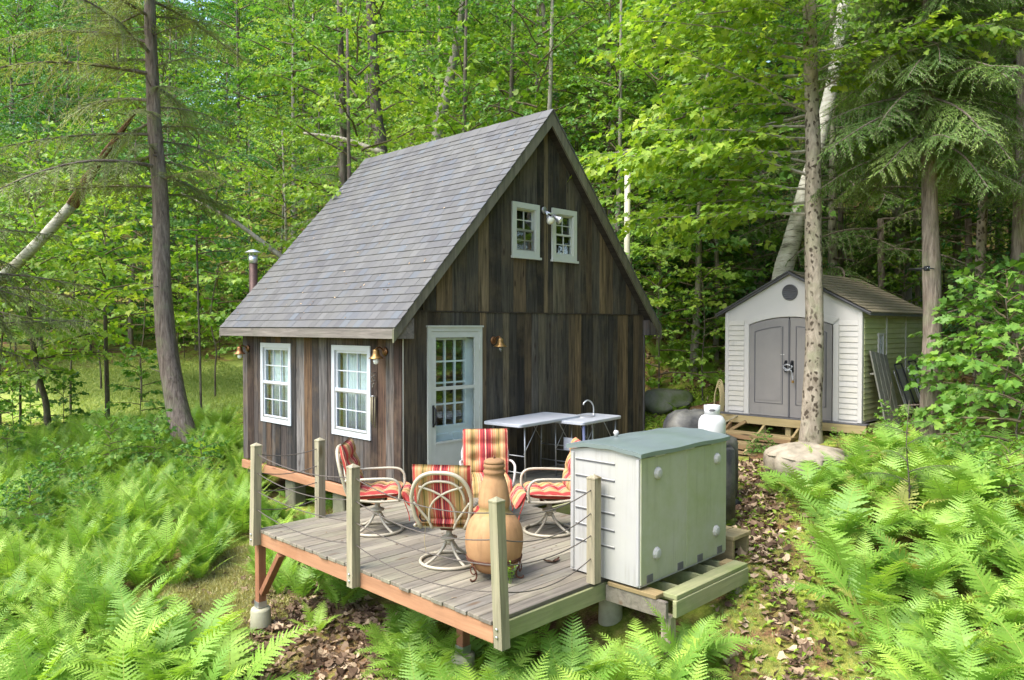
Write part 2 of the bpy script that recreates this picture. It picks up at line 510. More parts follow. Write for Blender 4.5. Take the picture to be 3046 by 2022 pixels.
M['shed_resin'] = m_plain('cream_resin_siding', srgb('#aeaaa2'), .55, .35, var=.05, nscale=3, dirt_or_light=srgb('#a8a283'), dirt_or_light_amt=.3, runs=.4)
M['box_light_tint'] = m_plain('resin_with_painted_olive_light', srgb('#9a9a86'), .6, .35, var=.05, nscale=3, dirt_or_light=srgb('#7d884f'), dirt_or_light_amt=.75, runs=.4)  # olive bounce light painted into the resin colour; the runs are grime
M['shed_light_tint'] = m_plain('siding_with_painted_olive_light', srgb('#aaa880'), .6, .3, var=.07, nscale=2.5, dirt_or_light=srgb('#8b9352'), dirt_or_light_amt=.85)  # olive cast of the shaded side, painted into the siding colour
M['shed_trim'] = m_plain('cream_resin_trim', srgb('#b0aca4'), .5, .35, var=.03, nscale=3)
M['shed_door'] = m_plain('grey_resin_door', srgb('#75716d'), .5, .35, var=.06, nscale=3, dirt_or_light=srgb('#8a867a'), dirt_or_light_amt=.3, runs=.3)
M['shed_dark'] = m_plain('dark_grey_resin', srgb('#525152'), .5, .35, var=.06, nscale=5)
M['shed_roof'] = m_plain('tan_resin_shingle', srgb('#857a66'), .7, .25, var=.12, nscale=7, dirt_or_light=srgb('#6e6a48'), dirt_or_light_amt=.4)
M['tank'] = m_plain('white_tank_paint', (.48, .48, .46), .35, .5, var=.03)
M['table'] = m_plain('white_table_plastic', srgb('#a6a9ae'), .4, .45, var=.03)
M['tube'] = m_plain('grey_table_tube', srgb('#9a9a98'), .4, .5, .7, var=.08)
M['hose'] = m_plain('blue_grey_hose', srgb('#6f7698'), .5, .4, var=.06)
M['clay'] = None
M['red_tie'] = m_plain('red_tie', srgb('#a03a30'), .8, .2, var=.1)
M['black_cord'] = m_plain('black_cord', (.02, .02, .022), .6, .3)
M['bulb'] = m_plain('clear_bulb', (.8, .8, .76), .08, .5, var=.02)
M['hose_tan'] = m_plain('tan_hose', srgb('#a8996e'), .6, .3, var=.1)
M['dark_void'] = m_plain('dark_underside', (.03, .026, .02), .95, .1)
M['curtain'] = m_plain('pale_curtain', srgb('#d4dadd'), .9, .1, var=.06)
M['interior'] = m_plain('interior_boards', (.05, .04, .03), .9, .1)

def m_glass(name, tint=(.9, .95, .95, 1), base=.10):
    t = NT(name)
    ge = t.n('NewGeometry'); dt = t.n('VectorMath', operation='DOT_PRODUCT')
    t.l(ge.outputs['Incoming'], dt.inputs[0]); t.l(ge.outputs['Normal'], dt.inputs[1])
    sch = t.math('MULTIPLY_ADD', t.math('POWER', t.math('SUBTRACT', 1.0, t.math('ABSOLUTE', dt.outputs['Value'])), 5.0), .96, .04)
    g = t.n('BsdfGlossy'); g.inputs['Roughness'].default_value = .015; g.inputs['Color'].default_value = (1, 1, 1, 1)
    tr = t.n('BsdfTransparent'); tr.inputs['Color'].default_value = tint
    mx = t.n('MixShader')
    t.l(t.math('MAXIMUM', t.math('ADD', t.math('MULTIPLY', sch, 1.2), base), 0.0), mx.inputs[0])
    t.l(tr.outputs[0], mx.inputs[1]); t.l(g.outputs[0], mx.inputs[2])
    return t.done(mx.outputs[0])
M['glass'] = m_glass('window_glass', (.9, .95, .95, 1), .02)
M['storm_glass'] = m_glass('storm_door_glass', (.95, .97, .97, 1), -.03)
M['glass_screen'] = m_glass('window_glass_with_screen', (.80, .84, .87, 1), .03)

def m_clay():
    t = NT('terracotta_clay')
    co = t.coords((1, 1, 1), jit=False)
    n1 = t.noise(co, 3.0, 5, .6); n2 = t.noise(co, 14, 4)
    c = t.ramp(n1, [(.3, srgb('#8f6c4a')), (.55, srgb('#a07d58')), (.75, srgb('#ac8c69'))])
    sep = t.n('SeparateXYZ'); t.l(co, sep.inputs[0])
    stain = t.math('MULTIPLY', t.ramp(t.math('ADD', sep.outputs[2], t.math('MULTIPLY', n1, .25)), [(.12, (1, 1, 1, 1)), (.34, (0, 0, 0, 1))]), .55)
    c = t.mix(stain, c, srgb('#8a5a34'))
    band = t.ramp(sep.outputs[2], [(.555, (0, 0, 0, 1)), (.575, (1, 1, 1, 1)), (.615, (1, 1, 1, 1)), (.64, (0, 0, 0, 1))])
    c = t.mix(t.math('MULTIPLY', band, .7), c, srgb('#7d7a48'))
    soot = t.math('MULTIPLY', t.ramp(t.math('ADD', sep.outputs[2], t.math('MULTIPLY', n1, .22)), [(.98, (0, 0, 0, 1)), (1.13, (1, 1, 1, 1))]), .45)
    c = t.mix(soot, c, srgb('#4a3a2a'))
    drip = t.noise(t.coords((16, 16, 1.2), jit=False), 1.0, 4, .6)
    c = t.mix(t.math('MULTIPLY', t.ramp(drip, [(.52, (0, 0, 0, 1)), (.66, (1, 1, 1, 1))]), .55), c, srgb('#7d6044'))
    c = t.mix(t.math('MULTIPLY', n2, .35), c, srgb('#a07850'))
    return t.done(t.bsdf(c, .8, .2, 0, t.bump(t.math('ADD', n2, t.math('MULTIPLY', n1, 1.5)), .4, .01)))
M['clay'] = m_clay()

def m_cushion():
    """woven stripes across the width (local X)"""
    t = NT('striped_cushion_fabric')
    tc = t.n('TexCoord'); sep = t.n('SeparateXYZ'); t.l(tc.outputs['Object'], sep.inputs[0])
    # width .54 -> 0..1
    f = t.math('MULTIPLY_ADD', sep.outputs[0], 1 / .60, .5)
    Rd, Or, Ye, Oc, Gr, Bu, Cr = (srgb('#a8443f'), srgb('#b07c5a'), srgb('#b0946a'), srgb('#978050'), srgb('#4a4a30'), srgb('#6b2f38'), srgb('#cba68c'))
    half = [(0, Rd), (.05, Cr), (.06, Rd), (.10, Or), (.115, Ye), (.125, Or), (.15, Ye), (.19, Or), (.20, Oc), (.225, Gr), (.237, Oc), (.285, Ye), (.30, Or),
            (.325, Ye), (.335, Or), (.36, Rd), (.375, Cr), (.385, Rd), (.42, Bu), (.435, Rd), (.45, Bu), (.475, Rd), (.49, Cr)]
    a = t.math('ABSOLUTE', t.math('SUBTRACT', f, .5))          # 0 centre .. .5 edge
    g = t.math('SUBTRACT', .5, a)                             # 0 edge .. .5 centre
    g = t.math('MULTIPLY', g, 2.0)
    stops = [(p * 2, c) for p, c in half]
    c = t.ramp(g, stops, 'CONSTANT')
    co = t.coords((1, 1, 1), jit=False)
    n1 = t.noise(co, 9, 4); n2 = t.noise(co, 220, 2)
    c = t.mix(t.math('MULTIPLY', n1, .35), c, t.mix(1.0, c, (.75, .68, .62), 'MULTIPLY'))
    return t.done(t.bsdf(c, .9, .12, 0, t.bump(n2, .12, .002)))
M['cushion'] = m_cushion()

def m_shingle():
    t = NT('asphalt_shingle')
    r = t.rnd()
    c = t.ramp(r, [(0, srgb('#575654')), (.3, srgb('#5f5e5c')), (.55, srgb('#545353')), (.75, srgb('#646361')), (.92, srgb('#57595c')), (1, srgb('#5e6265'))])
    co = t.coords((1, 1, 1), 'Generated', False)
    tc = t.n('TexCoord'); ge = t.n('NewGeometry')
    n1 = t.noise(ge.outputs['Position'], 140, 2, .8); n2 = t.noise(ge.outputs['Position'], 1.1, 4)
    c = t.mix(t.math('MULTIPLY', n1, .45), c, t.mix(1.0, c, (.55, .55, .55), 'MULTIPLY'))
    c = t.mix(t.math('MULTIPLY', t.ramp(n2, [(.45, (0, 0, 0, 1)), (.7, (1, 1, 1, 1))]), .3), c, srgb('#6b6a60'))
    return t.done(t.bsdf(c, .85, .25, 0, t.bump(n1, .5, .003)))
M['shingle'] = m_shingle()

def m_canvas(name, a, b, rough=.85):
    t = NT(name)
    co = t.coords((1, 1, 1), jit=False)
    n1 = t.noise(co, 2.6, 6, .65, .4); n2 = t.noise(co, 9, 5, .7)
    c = t.mix(t.ramp(n1, [(.38, (0, 0, 0, 1)), (.66, (1, 1, 1, 1))]), a, b)
    c = t.mix(t.math('MULTIPLY', n2, .4), c, t.mix(1.0, c, (.6, .6, .5), 'MULTIPLY'))
    n5 = t.noise(co, 30, 5, .75)
    c = t.mix(t.math('MULTIPLY', n5, .45), c, t.mix(1.0, c, (.5, .5, .45), 'MULTIPLY'))
    return t.done(t.bsdf(c, rough, .3, 0, t.bump(t.math('ADD', n1, t.math('MULTIPLY', n5, .5)), .45, .03)))
M['canvas'] = m_canvas('stained_canvas', srgb('#a89d8a'), srgb('#6b6353'))
M['grill_cover'] = m_canvas('dusty_black_vinyl', srgb('#2b2b2d'), srgb('#66645c'), .55)
M['rock'] = m_canvas('mossy_rock', srgb('#6f6e62'), srgb('#4c5a26'))

def m_bark(name, a, b, c3=None, vs=(9, 9, 1.6), bump=.8, spots=None, bands=None):
    t = NT(name)
    co = t.coords(vs, jit=True)
    n1 = t.noise(co, 1.5, 7, .7, .6); n2 = t.noise(t.coords((1, 1, 1)), 3.0, 5, .6)
    c = t.ramp(n1, [(.32, a), (.55, b)] + ([(.75, c3)] if c3 else []))
    c = t.mix(t.math('MULTIPLY', t.ramp(n2, [(.5, (0, 0, 0, 1)), (.7, (1, 1, 1, 1))]), .45), c, srgb('#77805c'))
    if spots:
        vo = t.n('TexVoronoi'); vo.inputs['Scale'].default_value = 1.0
        wob = t.n('TexNoise'); wob.inputs['Scale'].default_value = 9.0; t.l(t.coords((1, 1, 1)), wob.inputs['Vector'])
        wm = t.n('VectorMath', operation='SCALE'); wm.inputs['Scale'].default_value = 1.6; t.l(wob.outputs['Color'], wm.inputs[0])
        wa = t.n('VectorMath', operation='ADD'); t.l(t.coords((13, 13, 9)), wa.inputs[0]); t.l(wm.outputs[0], wa.inputs[1])
        t.l(wa.outputs[0], vo.inputs['Vector'])
        n3 = t.noise(t.coords((1, 1, 1)), 1.3, 3)
        f = t.math('MULTIPLY', t.ramp(vo.outputs['Distance'], [(.26, (1, 1, 1, 1)), (.42, (0, 0, 0, 1))]), t.ramp(n3, [(.28, (0, 0, 0, 1)), (.42, (1, 1, 1, 1))]))
        c = t.mix(f, c, spots)
    if bands:
        n4 = t.noise(t.coords((2.5, 2.5, 22)), 1.0, 5, .75, .4)
        c = t.mix(t.ramp(n4, [(.54, (0, 0, 0, 1)), (.62, (1, 1, 1, 1))]), c, bands)
    return t.done(t.bsdf(c, .9, .2, 0, t.bump(n1, bump, .03)))
M['bark_hemlock'] = m_bark('hemlock_bark', srgb('#453b33'), srgb('#776a60'), srgb('#93877c'), (15, 15, 1.8), 1.0)
M['bark_dark'] = m_bark('dark_bark', srgb('#3a332b'), srgb('#5b5348'), srgb('#7c7768'))
M['bark_maple'] = m_bark('maple_bark', srgb('#6a6355'), srgb('#8c8676'), srgb('#a39c8a'))
M['bark_tan'] = m_bark('tan_ridged_bark', srgb('#4d4338'), srgb('#85786a'), srgb('#a39686'), (16, 16, 1.8), 1.0)
M['bark_spot'] = m_bark('pale_spotted_bark', srgb('#6a6052'), srgb('#938877'), srgb('#b3a997'), (7, 7, 3), .4, spots=srgb('#453c31'))
M['bark_birch'] = m_bark('white_birch_bark', srgb('#8d8b7a'), srgb('#aeab9b'), srgb('#bdbaab'), (3, 3, 6), .2, bands=srgb('#4e4a3e'))
M['bark_rot'] = m_bark('rotten_brown_wood', srgb('#3f2c1c'), srgb('#6b5034'), srgb('#8a6a42'), (10, 10, 1.5), 1.0)

# foliage: leaf colours, raised above real reflectance until bright enough
M['leaf_lime'] = m_leaf('brightened_maple_leaf', (.125, .250, .022, 1), (.215, .350, .036, 1), (.360, .450, .070, 1), .46, (1.12, 1.15, .5, 1), big=.20)
M['leaf_green'] = m_leaf('green_leaf', (.070, .182, .027, 1), (.125, .257, .039, 1), (.230, .362, .065, 1), .44, (1.05, 1.15, .5, 1), big=.30)
M['leaf_deep'] = m_leaf('deep_green_leaf', (.040, .125, .030, 1), (.070, .185, .040, 1), (.130, .270, .060, 1), .40, (1.0, 1.15, .5, 1), big=.30)
M['needle'] = m_leaf('hemlock_needles', (.090, .165, .036, 1), (.150, .250, .052, 1), (.330, .470, .120, 1), .36, (1.1, 1.1, .6, 1), .55, big=.2)
M['needle_left'] = m_leaf('olive_hemlock_needles', (.140, .180, .056, 1), (.210, .260, .078, 1), (.310, .360, .110, 1), .38, (1.1, 1.1, .6, 1), .55, big=.2)
M['fern'] = m_leaf('fern_frond', (.170, .315, .038, 1), (.250, .415, .058, 1), (.320, .480, .095, 1), .38, (1.12, 1.12, .55, 1), .5, big=.26)
M['fern_yellow'] = m_leaf('yellowing_fern_frond', (.30, .33, .06, 1), (.38, .40, .09, 1), (.42, .36, .14, 1), .38, (1.15, 1.0, .5, 1), .55, big=.15)
M['stem'] = m_plain('fern_stem', srgb('#7f8a3c'), .7, .2)
M['twig'] = m_plain('twig', srgb('#5c5340'), .9, .1, var=.2)
M['litter'] = m_leaf('dead_leaf', srgb('#463428'), srgb('#7a6450'), srgb('#b8a184'), .12, (1, .8, .6, 1), .8, .15, big=.05)
M['grass'] = m_leaf('grass_blade', (.26, .26, .09, 1), (.38, .36, .14, 1), (.50, .45, .22, 1), .35, big=.05)
M['grass_green'] = m_leaf('lawn_grass_blade', (.16, .24, .05, 1), (.24, .33, .08, 1), (.34, .40, .13, 1), .35, big=.05)

# ------------------------------------------------------------------ ground
def m_ground():
    t = NT('forest_floor')
    ge = t.n('NewGeometry')
    P = ge.outputs['Position']
    at = t.n('Attribute', attribute_name='lawn'); ag = t.n('Attribute', attribute_name='litter')
    n1 = t.noise(P, .9, 6, .65); n2 = t.noise(P, 7, 6, .7); n3 = t.noise(P, 38, 4, .75); n4 = t.noise(P, 2.3, 4, .6, .6)
    soil = t.ramp(n3, [(.3, srgb('#42301f')), (.5, srgb('#6b5039')), (.66, srgb('#987557')), (.82, srgb('#c4a483'))])
    moss = t.ramp(n2, [(.3, srgb('#5a6a26')), (.5, srgb('#85913a')), (.72, srgb('#aba65a'))])
    lawn = t.ramp(n2, [(.3, srgb('#75883a')), (.5, srgb('#8f9d4c')), (.7, srgb('#a9ab68'))])
    c = t.mix(t.ramp(n4, [(.40, (0, 0, 0, 1)), (.56, (1, 1, 1, 1))]), soil, moss)
    lf = t.ramp(t.math('ADD', at.outputs['Fac'], t.math('MULTIPLY_ADD', n1, .6, -.3)), [(.42, (0, 0, 0, 1)), (.6, (1, 1, 1, 1))])
    c = t.mix(lf, c, lawn)
    c = t.mix(t.math('MULTIPLY', ag.outputs['Fac'], t.ramp(n4, [(.3, (1, 1, 1, 1)), (.7, (.35, .35, .35, 1))])), c, soil)
    c = t.mix(t.math('MULTIPLY', n3, .35), c, t.mix(1.0, c, (.55, .55, .5), 'MULTIPLY'))
    return t.done(t.bsdf(c, .95, .1, 0, t.bump(n3, .8, .03)))
M['ground'] = m_ground()

def axis_pts():
    # fine near the cabin, coarse towards the horizon
    a = np.concatenate([np.linspace(-400, -60, 14)[:-1], np.linspace(-60, -20, 20)[:-1], np.linspace(-20, 25, 150)[:-1],
                        np.linspace(25, 80, 30)[:-1], np.linspace(80, 400, 14)])
    return a
_gx = axis_pts(); _gy = axis_pts()
GX, GY = np.meshgrid(_gx, _gy, indexing='ij')
_rr = np.hypot(GX, GY)
_k = np.minimum(1.0, 110.0 / np.maximum(_rr, 1e-6))
GZ = tz(GX * _k, GY * _k)
_nx, _ny = len(_gx), len(_gy)
_id = np.arange(_nx * _ny).reshape(_nx, _ny)
_F = np.stack([_id[:-1, :-1].ravel(), _id[1:, :-1].ravel(), _id[1:, 1:].ravel(), _id[:-1, 1:].ravel()], 1)
def blob(x, y, cx, cy, rx, ry, ang=0.0):
    dx, dy = x - cx, y - cy
    c, s = math.cos(ang), math.sin(ang)
    u, v = (dx * c + dy * s) / rx, (-dx * s + dy * c) / ry
    return np.exp(-(u * u + v * v) ** 2)
def lawn_mask(x, y):
    g = gnd(430, 1110); 
    a = blob(x, y, *sd(-9.5, 25.5), 9, 5.5, YAW)
    b = blob(x, y, *sd(-3.4, 7.6), 1.5, 1.6, YAW)
    c = blob(x, y, *sd(-6, 20), 4, 3.5, YAW)
    return np.maximum(np.maximum(a, b * .95), c * .9)
def litter_mask(x, y):
    p = [gnd(2260, 1420), gnd(2270, 1640), gnd(2360, 1940), gnd(900, 1990), gnd(1000, 1850)]
    m = 0
    for q, r in zip(p, (.7, .5, .4, 1.1, .9)):
        m = np.maximum(m, blob(x, y, q[0], q[1], r, r))
    return m
_lm = lawn_mask(GX, GY); _tm = litter_mask(GX, GY)
_me = np_mesh('ground', np.stack([GX.ravel(), GY.ravel(), GZ.ravel()], 1), _F, [M['ground']], smooth=True,
              attrs={'lawn': _lm.ravel(), 'litter': _tm.ravel()})
ground = tag(link(bpy.data.objects.new('ground', _me)), 'sloping forest ground with moss, dead leaves and a patch of lawn', 'ground', kind='structure')

# ------------------------------------------------------------------ cabin
rng = np.random.default_rng(11)
rnd = random.Random(5)
L, W = 4.51, 5.44
HE, ZR = 2.21, 5.55                   # roof surface at the eave edge and at the ridge
OX, OY, OB = .28, .21, .28            # overhangs: eave, gable, back
SL = (ZR - HE) / (W / 2 + OX)
ZB = -.06                             # bottom of the boards
SEAM = 2.43
cabin = thing('cabin', 'small weathered barn-board cabin with steep grey shingle roof', 'cabin', (0, 0, 0))

def roof_z(x):                        # top surface of the roof plane
    return ZR - abs(x - W / 2) * SL
WIN_A, WIN_B = (2.854, 3.838), (.693, 1.667)
WZ = (.646, 1.949)
UW = [(2.0, 2.6), (2.9, 3.5)]
UZ = (3.255, 4.095)
DOOR = (.375, 1.375); DZ = (.055, 2.209)

def widths(a, b, cuts, lo=.12, hi=.23):
    """board edges between a and b which fall on the cuts"""
    pts = [a] + sorted(cuts) + [b]
    out = [a]
    for p, q in zip(pts[:-1], pts[1:]):
        n = max(1, round((q - p) / rnd.uniform(lo, hi)))
        w = np.array([rnd.uniform(.75, 1.25) for _ in range(n)]); w = w / w.sum() * (q - p)
        out += list(p + np.cumsum(w))
    return out
TH = .022
# long wall boards (x = 0), one plank each
ed = widths(0, L, [WIN_A[0] + .03, WIN_A[1] - .03, WIN_B[0] + .03, WIN_B[1] - .03])
for a, b in zip(ed[:-1], ed[1:]):
    mid = (a + b) / 2
    segs = [(ZB + rnd.uniform(-.015, .015), 2.12)]
    for w in (WIN_A, WIN_B):
        if w[0] < mid < w[1]:
            segs = [(ZB + rnd.uniform(-.01, .01), WZ[0] + .03), (WZ[1] - .03, 2.12)]
    for z0, z1 in segs:
        off = rnd.uniform(0, .006)
        MB().box((-TH / 2 - off, mid, (z0 + z1) / 2), (TH, b - a - .004, z1 - z0), rotm(0, 0, rnd.uniform(-.004, .004)), bev=.003).build('plank', M['barn'], cabin)
# gable boards (y = 0): a lower course, a seam, an upper course cut to the slope
ed = widths(0.0, W, [DOOR[0] + .02, DOOR[1] - .02], .14, .26)
for a, b in zip(ed[:-1], ed[1:]):
    mid = (a + b) / 2
    z0 = DZ[1] - .03 if DOOR[0] < mid < DOOR[1] else ZB + rnd.uniform(-.01, .01)
    off = rnd.uniform(0, .006)
    top = [min(SEAM - .012, roof_z(x) - .1) for x in (a + .002, b - .002)]
    MB().prism([(a + .002, z0), (b - .002, z0), (b - .002, top[1]), (a + .002, top[0])], 1, -TH - off, -off).build('plank', M['barn_gable'], cabin)
ed = widths(.02, W - .02, [UW[0][0] + .04, UW[0][1] - .04, UW[1][0] + .04, UW[1][1] - .04, W / 2], .13, .25)
for a, b in zip(ed[:-1], ed[1:]):
    mid = (a + b) / 2
    off = rnd.uniform(0.004, .010)
    za, zb = roof_z(a + .002) - .12, roof_z(b - .002) - .12
    if min(za, zb) < SEAM + .02:
        continue
    segs = [('top', SEAM + .006)]
    for w in UW:
        if w[0] < mid < w[1]:
            segs = [('flat', SEAM + .006), ('top', UZ[1] - .03)]
    for kind, z0 in segs:
        t0, t1 = (UZ[0] + .03, UZ[0] + .03) if kind == 'flat' else (za, zb)
        if t0 - z0 < .01 and t1 - z0 < .01: continue
        MB().prism([(a + .002, z0), (b - .002, z0), (b - .002, max(t1, z0 + .005)), (a + .002, max(t0, z0 + .005))], 1, -TH - off, -off).build('plank', M['barn_gable'], cabin)
MB().box((W / 2, -.026, SEAM - .003), (W - .1, .022, .012), None).build('seam_flashing', M['soffit'], cabin)
MB().box((-.018, -.020, 1.02), (.014, .014, 2.14), None, bev=.003).build('corner_bead', M['tube'], cabin)
MB().box((W + .01, -.012, 1.1), (.05, .05, 2.4), None, bev=.004).build('corner_board', M['barn'], cabin)
# dark sheathing behind the boards, with real openings, and a back and right wall
sh = MB()
def holed_wall_x(y0, y1, z0, z1, holes, x0, x1):
    ys = sorted({y0, y1, *[h[0] for h in holes], *[h[1] for h in holes]})
    for a, b in zip(ys[:-1], ys[1:]):
        m = (a + b) / 2; segs = [(z0, z1)]
        for h in holes:
            if h[0] < m < h[1]: segs = [(z0, h[2]), (h[3], z1)]
        for p, q in segs: sh.box(((x0 + x1) / 2, m, (p + q) / 2), (x1 - x0, b - a, q - p))
holed_wall_x(.0, L, ZB, 2.2, [(WIN_A[0] + .05, WIN_A[1] - .05, WZ[0] + .05, WZ[1] - .05), (WIN_B[0] + .05, WIN_B[1] - .05, WZ[0] + .05, WZ[1] - .05)], .003, .09)
xs = [.09, DOOR[0] + .03, DOOR[1] - .03, W - .09]
for a, b, z0 in ((.09, DOOR[0] + .03, ZB), (DOOR[0] + .03, DOOR[1] - .03, DZ[1] - .02), (DOOR[1] - .03, W - .09, ZB)):
    sh.box(((a + b) / 2, .046, (z0 + SEAM) / 2), (b - a, .086, SEAM - z0))
ux = [UW[0][0] + .06, UW[0][1] - .06, UW[1][0] + .06, UW[1][1] - .06]
lo = UZ[0] + .05; hi = UZ[1] - .05
def xl(z): return max(.03, W / 2 - (ZR - .16 - z) / SL)
sh.prism([(xl(SEAM), SEAM), (W - xl(SEAM), SEAM), (W - xl(lo), lo), (xl(lo), lo)], 1, .003, .09)
sh.prism([(xl(hi), hi), (W - xl(hi), hi), (W / 2, ZR - .16)], 1, .003, .09)
for a, b in ((None, ux[0]), (ux[1], ux[2]), (ux[3], None)):
    if a is None: sh.prism([(xl(lo), lo), (b, lo), (b, hi), (xl(hi), hi)], 1, .003, .09)
    elif b is None: sh.prism([(a, lo), (W - xl(lo), lo), (W - xl(hi), hi), (a, hi)], 1, .003, .09)
    else: sh.box(((a + b) / 2, .0465, (lo + hi) / 2), (b - a, .087, hi - lo))
sh.prism([(0, ZB), (W, ZB), (W, HE - .05), (W / 2, ZR - .16), (0, HE - .05)], 1, L - .09, L)
sh.box((W - .045, L / 2, (ZB + HE) / 2), (.09, L - .2, HE - ZB))
sh.box((W / 2, L / 2, .02), (W - .2, L - .2, .08))
sh.box((W / 2, L / 2, 2.6), (W - 1.0, L - .2, .06))
sh.build('inner_wall', M['interior'], cabin)
# sill beam under the long wall and posts in the dark below
MB().box((-.012, L / 2, ZB - .09), (.09, L, .14), None, bev=.006).build('sill_beam', M['red_wood'], cabin)
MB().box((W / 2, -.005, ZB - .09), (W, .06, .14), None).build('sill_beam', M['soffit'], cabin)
for y in (.25, 1.6, 3.0, 4.3):
    MB().box((.12, y, -.6), (.22, .3, .78), None, bev=.02).build('foundation_block', M['block'], cabin)

# roof body, fascia, rake boards, soffits
y0, y1 = -OY, L + OB
n = np.array([-SL, 1.0]) / math.hypot(SL, 1.0)        # outward normal of the left plane in (x, z)
tk = .12
rp = [(-OX, HE), (W / 2, ZR), (W + OX, HE), (W + OX - .0, HE - tk * 1.05), (W / 2, ZR - tk * 1.5), (-OX, HE - tk * 1.05)]
roof = MB().prism([(x, z - .012) for x, z in rp], 1, y0 + .03, y1 - .02).build('roof', M['soffit'], cabin)
for sgn in (-1, 1):
    xe = -OX if sgn < 0 else W + OX
    MB().box((xe + sgn * .012, (y0 + y1) / 2, HE - .085), (.03, y1 - y0, .13), None, bev=.003).build('fascia', M['trim_wood'], roof)
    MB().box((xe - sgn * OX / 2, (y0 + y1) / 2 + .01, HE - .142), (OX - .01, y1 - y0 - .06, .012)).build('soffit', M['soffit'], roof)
    # rake board on the gable, a parallelogram under the roof edge
    e0 = -OX - .03
    pts = [(e0, HE - .03), (W / 2, ZR - .015), (W / 2, ZR - .23), (e0, HE - .20)]
    if sgn > 0: pts = [(W - x, z) for x, z in pts]
    MB().prism(pts, 1, y0 - .001, y0 + .032).build('rake_board', M['rake_wood'], roof)
    # little closed return at the eave end
    rt = [(-OX + .01, HE - .15), (.04, HE - .15), (.04, HE + .12), (-OX + .05, HE - .03)]
    if sgn > 0: rt = [(W - x, z) for x, z in rt]
    MB().prism(rt, 1, y0 + .034, -.03).build('eave_return', M['barn'] if sgn > 0 else M['trim_wood'], roof)
    b2 = [(e0, HE - .03), (W / 2, ZR - .015), (W / 2, ZR - .2), (e0, HE - .18)]
    if sgn > 0: b2 = [(W - x, z) for x, z in b2]
    MB().prism(b2, 1, y1 - .03, y1).build('rake_board', M['rake_wood'], roof)
# shingles
slope = math.atan(SL)
slen = (W / 2 + OX) / math.cos(slope)
NC, NT_ = 30, 31
ex = slen / NC
tw = (y1 - y0 + .03) / NT_
tab = MB()
wv = tw - .004
tab.add([(0, 0, 0), (0, wv, 0), (ex * 1.25, 0, -.004), (ex * 1.25, wv, -.004), (0, 0, .016), (0, wv, .016), (ex * 1.25, 0, .003), (ex * 1.25, wv, .003)],
        [(0, 1, 3, 2), (4, 6, 7, 5), (0, 4, 5, 1), (2, 3, 7, 6), (0, 2, 6, 4), (1, 5, 7, 3)])
tabV = np.concatenate(tab.v); tabF = np.array(tab.f)
tab_me = None
SV, SF, SR = [], [], []
cnt = 0
for side in (-1, 1):
    for c in range(NC):
        stag = (c % 2) * .5 * tw + rnd.uniform(-.01, .01)
        for k in range(-1, NT_):
            ya = y0 - .015 + k * tw + stag
            wA = ya; wB = ya + wv
            if wB < y0 - .01 or wA > y1 + .01: continue
            clip = wA < y0 - .016 or wB > y1 + .02
            lift = rnd.uniform(0, .003)
            a = slope if side < 0 else math.pi - slope
            ux_, uz_ = math.cos(slope) * (1 if side < 0 else -1), math.sin(slope)
            ox = (-OX - .02 * math.cos(slope)) if side < 0 else (W + OX + .02 * math.cos(slope))
            oz = HE - .02 * math.sin(slope) + .002
            bx, bz = ox + ux_ * c * ex, oz + uz_ * c * ex
            nx_, nz_ = (-math.sin(slope) if side < 0 else math.sin(slope)), math.cos(slope)
            bx += nx_ * (.001 + lift); bz += nz_ * (.001 + lift)
            if side < 0 and c < 9 and not clip:
                if tab_me is None:
                    o = MB(); o.add(tabV, [tuple(f) for f in tabF])
                    ob = o.build('shingle', M['shingle'], roof); tab_me = ob.data
                else:
                    ob = inst('shingle', tab_me, roof)
                ob.location = (bx, ya, bz); ob.rotation_euler = (0, -slope, 0)
                cnt += 1
            else:
                v = tabV.copy()
                v[:, 1] = np.clip(v[:, 1] + ya, y0 - .016, y1 + .016)
                if c == NC - 1: v[:, 0] = np.minimum(v[:, 0], ex)
                X = bx + v[:, 0] * ux_ + v[:, 2] * nx_
                Z = bz + v[:, 0] * uz_ + v[:, 2] * nz_
                SF.append(tabF + len(SV) * 8); SV.append(np.stack([X, v[:, 1], Z], 1)); SR.append(np.full(8, rnd.random()))
me = np_mesh('shingle_field', np.concatenate(SV), np.concatenate(SF), [M['shingle']], attrs={'rnd': np.concatenate(SR)})
fix_normals(me)
tag(link(bpy.data.objects.new('shingle_field', me), roof), kind='stuff')
# ridge caps
kc = MB()
kc.add([(-.14, 0, -.14 * SL), (0, 0, 0), (.14, 0, -.14 * SL), (-.14, .24, -.14 * SL), (0, .24, 0), (.14, .24, -.14 * SL),
        (-.13, 0, -.14 * SL - .012), (0, 0, -.02), (.13, 0, -.14 * SL - .012)], [(0, 1, 4, 3), (1, 2, 5, 4), (0, 6, 7, 1), (1, 7, 8, 2)])
ob = kc.build('ridge_cap', M['shingle'], roof); cap_me = ob.data
nr = 22
for i in range(nr):
    o = ob if i == 0 else inst('ridge_cap', cap_me, roof)
    o.location = (W / 2, y0 - .015 + i * (y1 - y0 - .2) / (nr - 1), ZR + .028 + (i % 2) * .004)

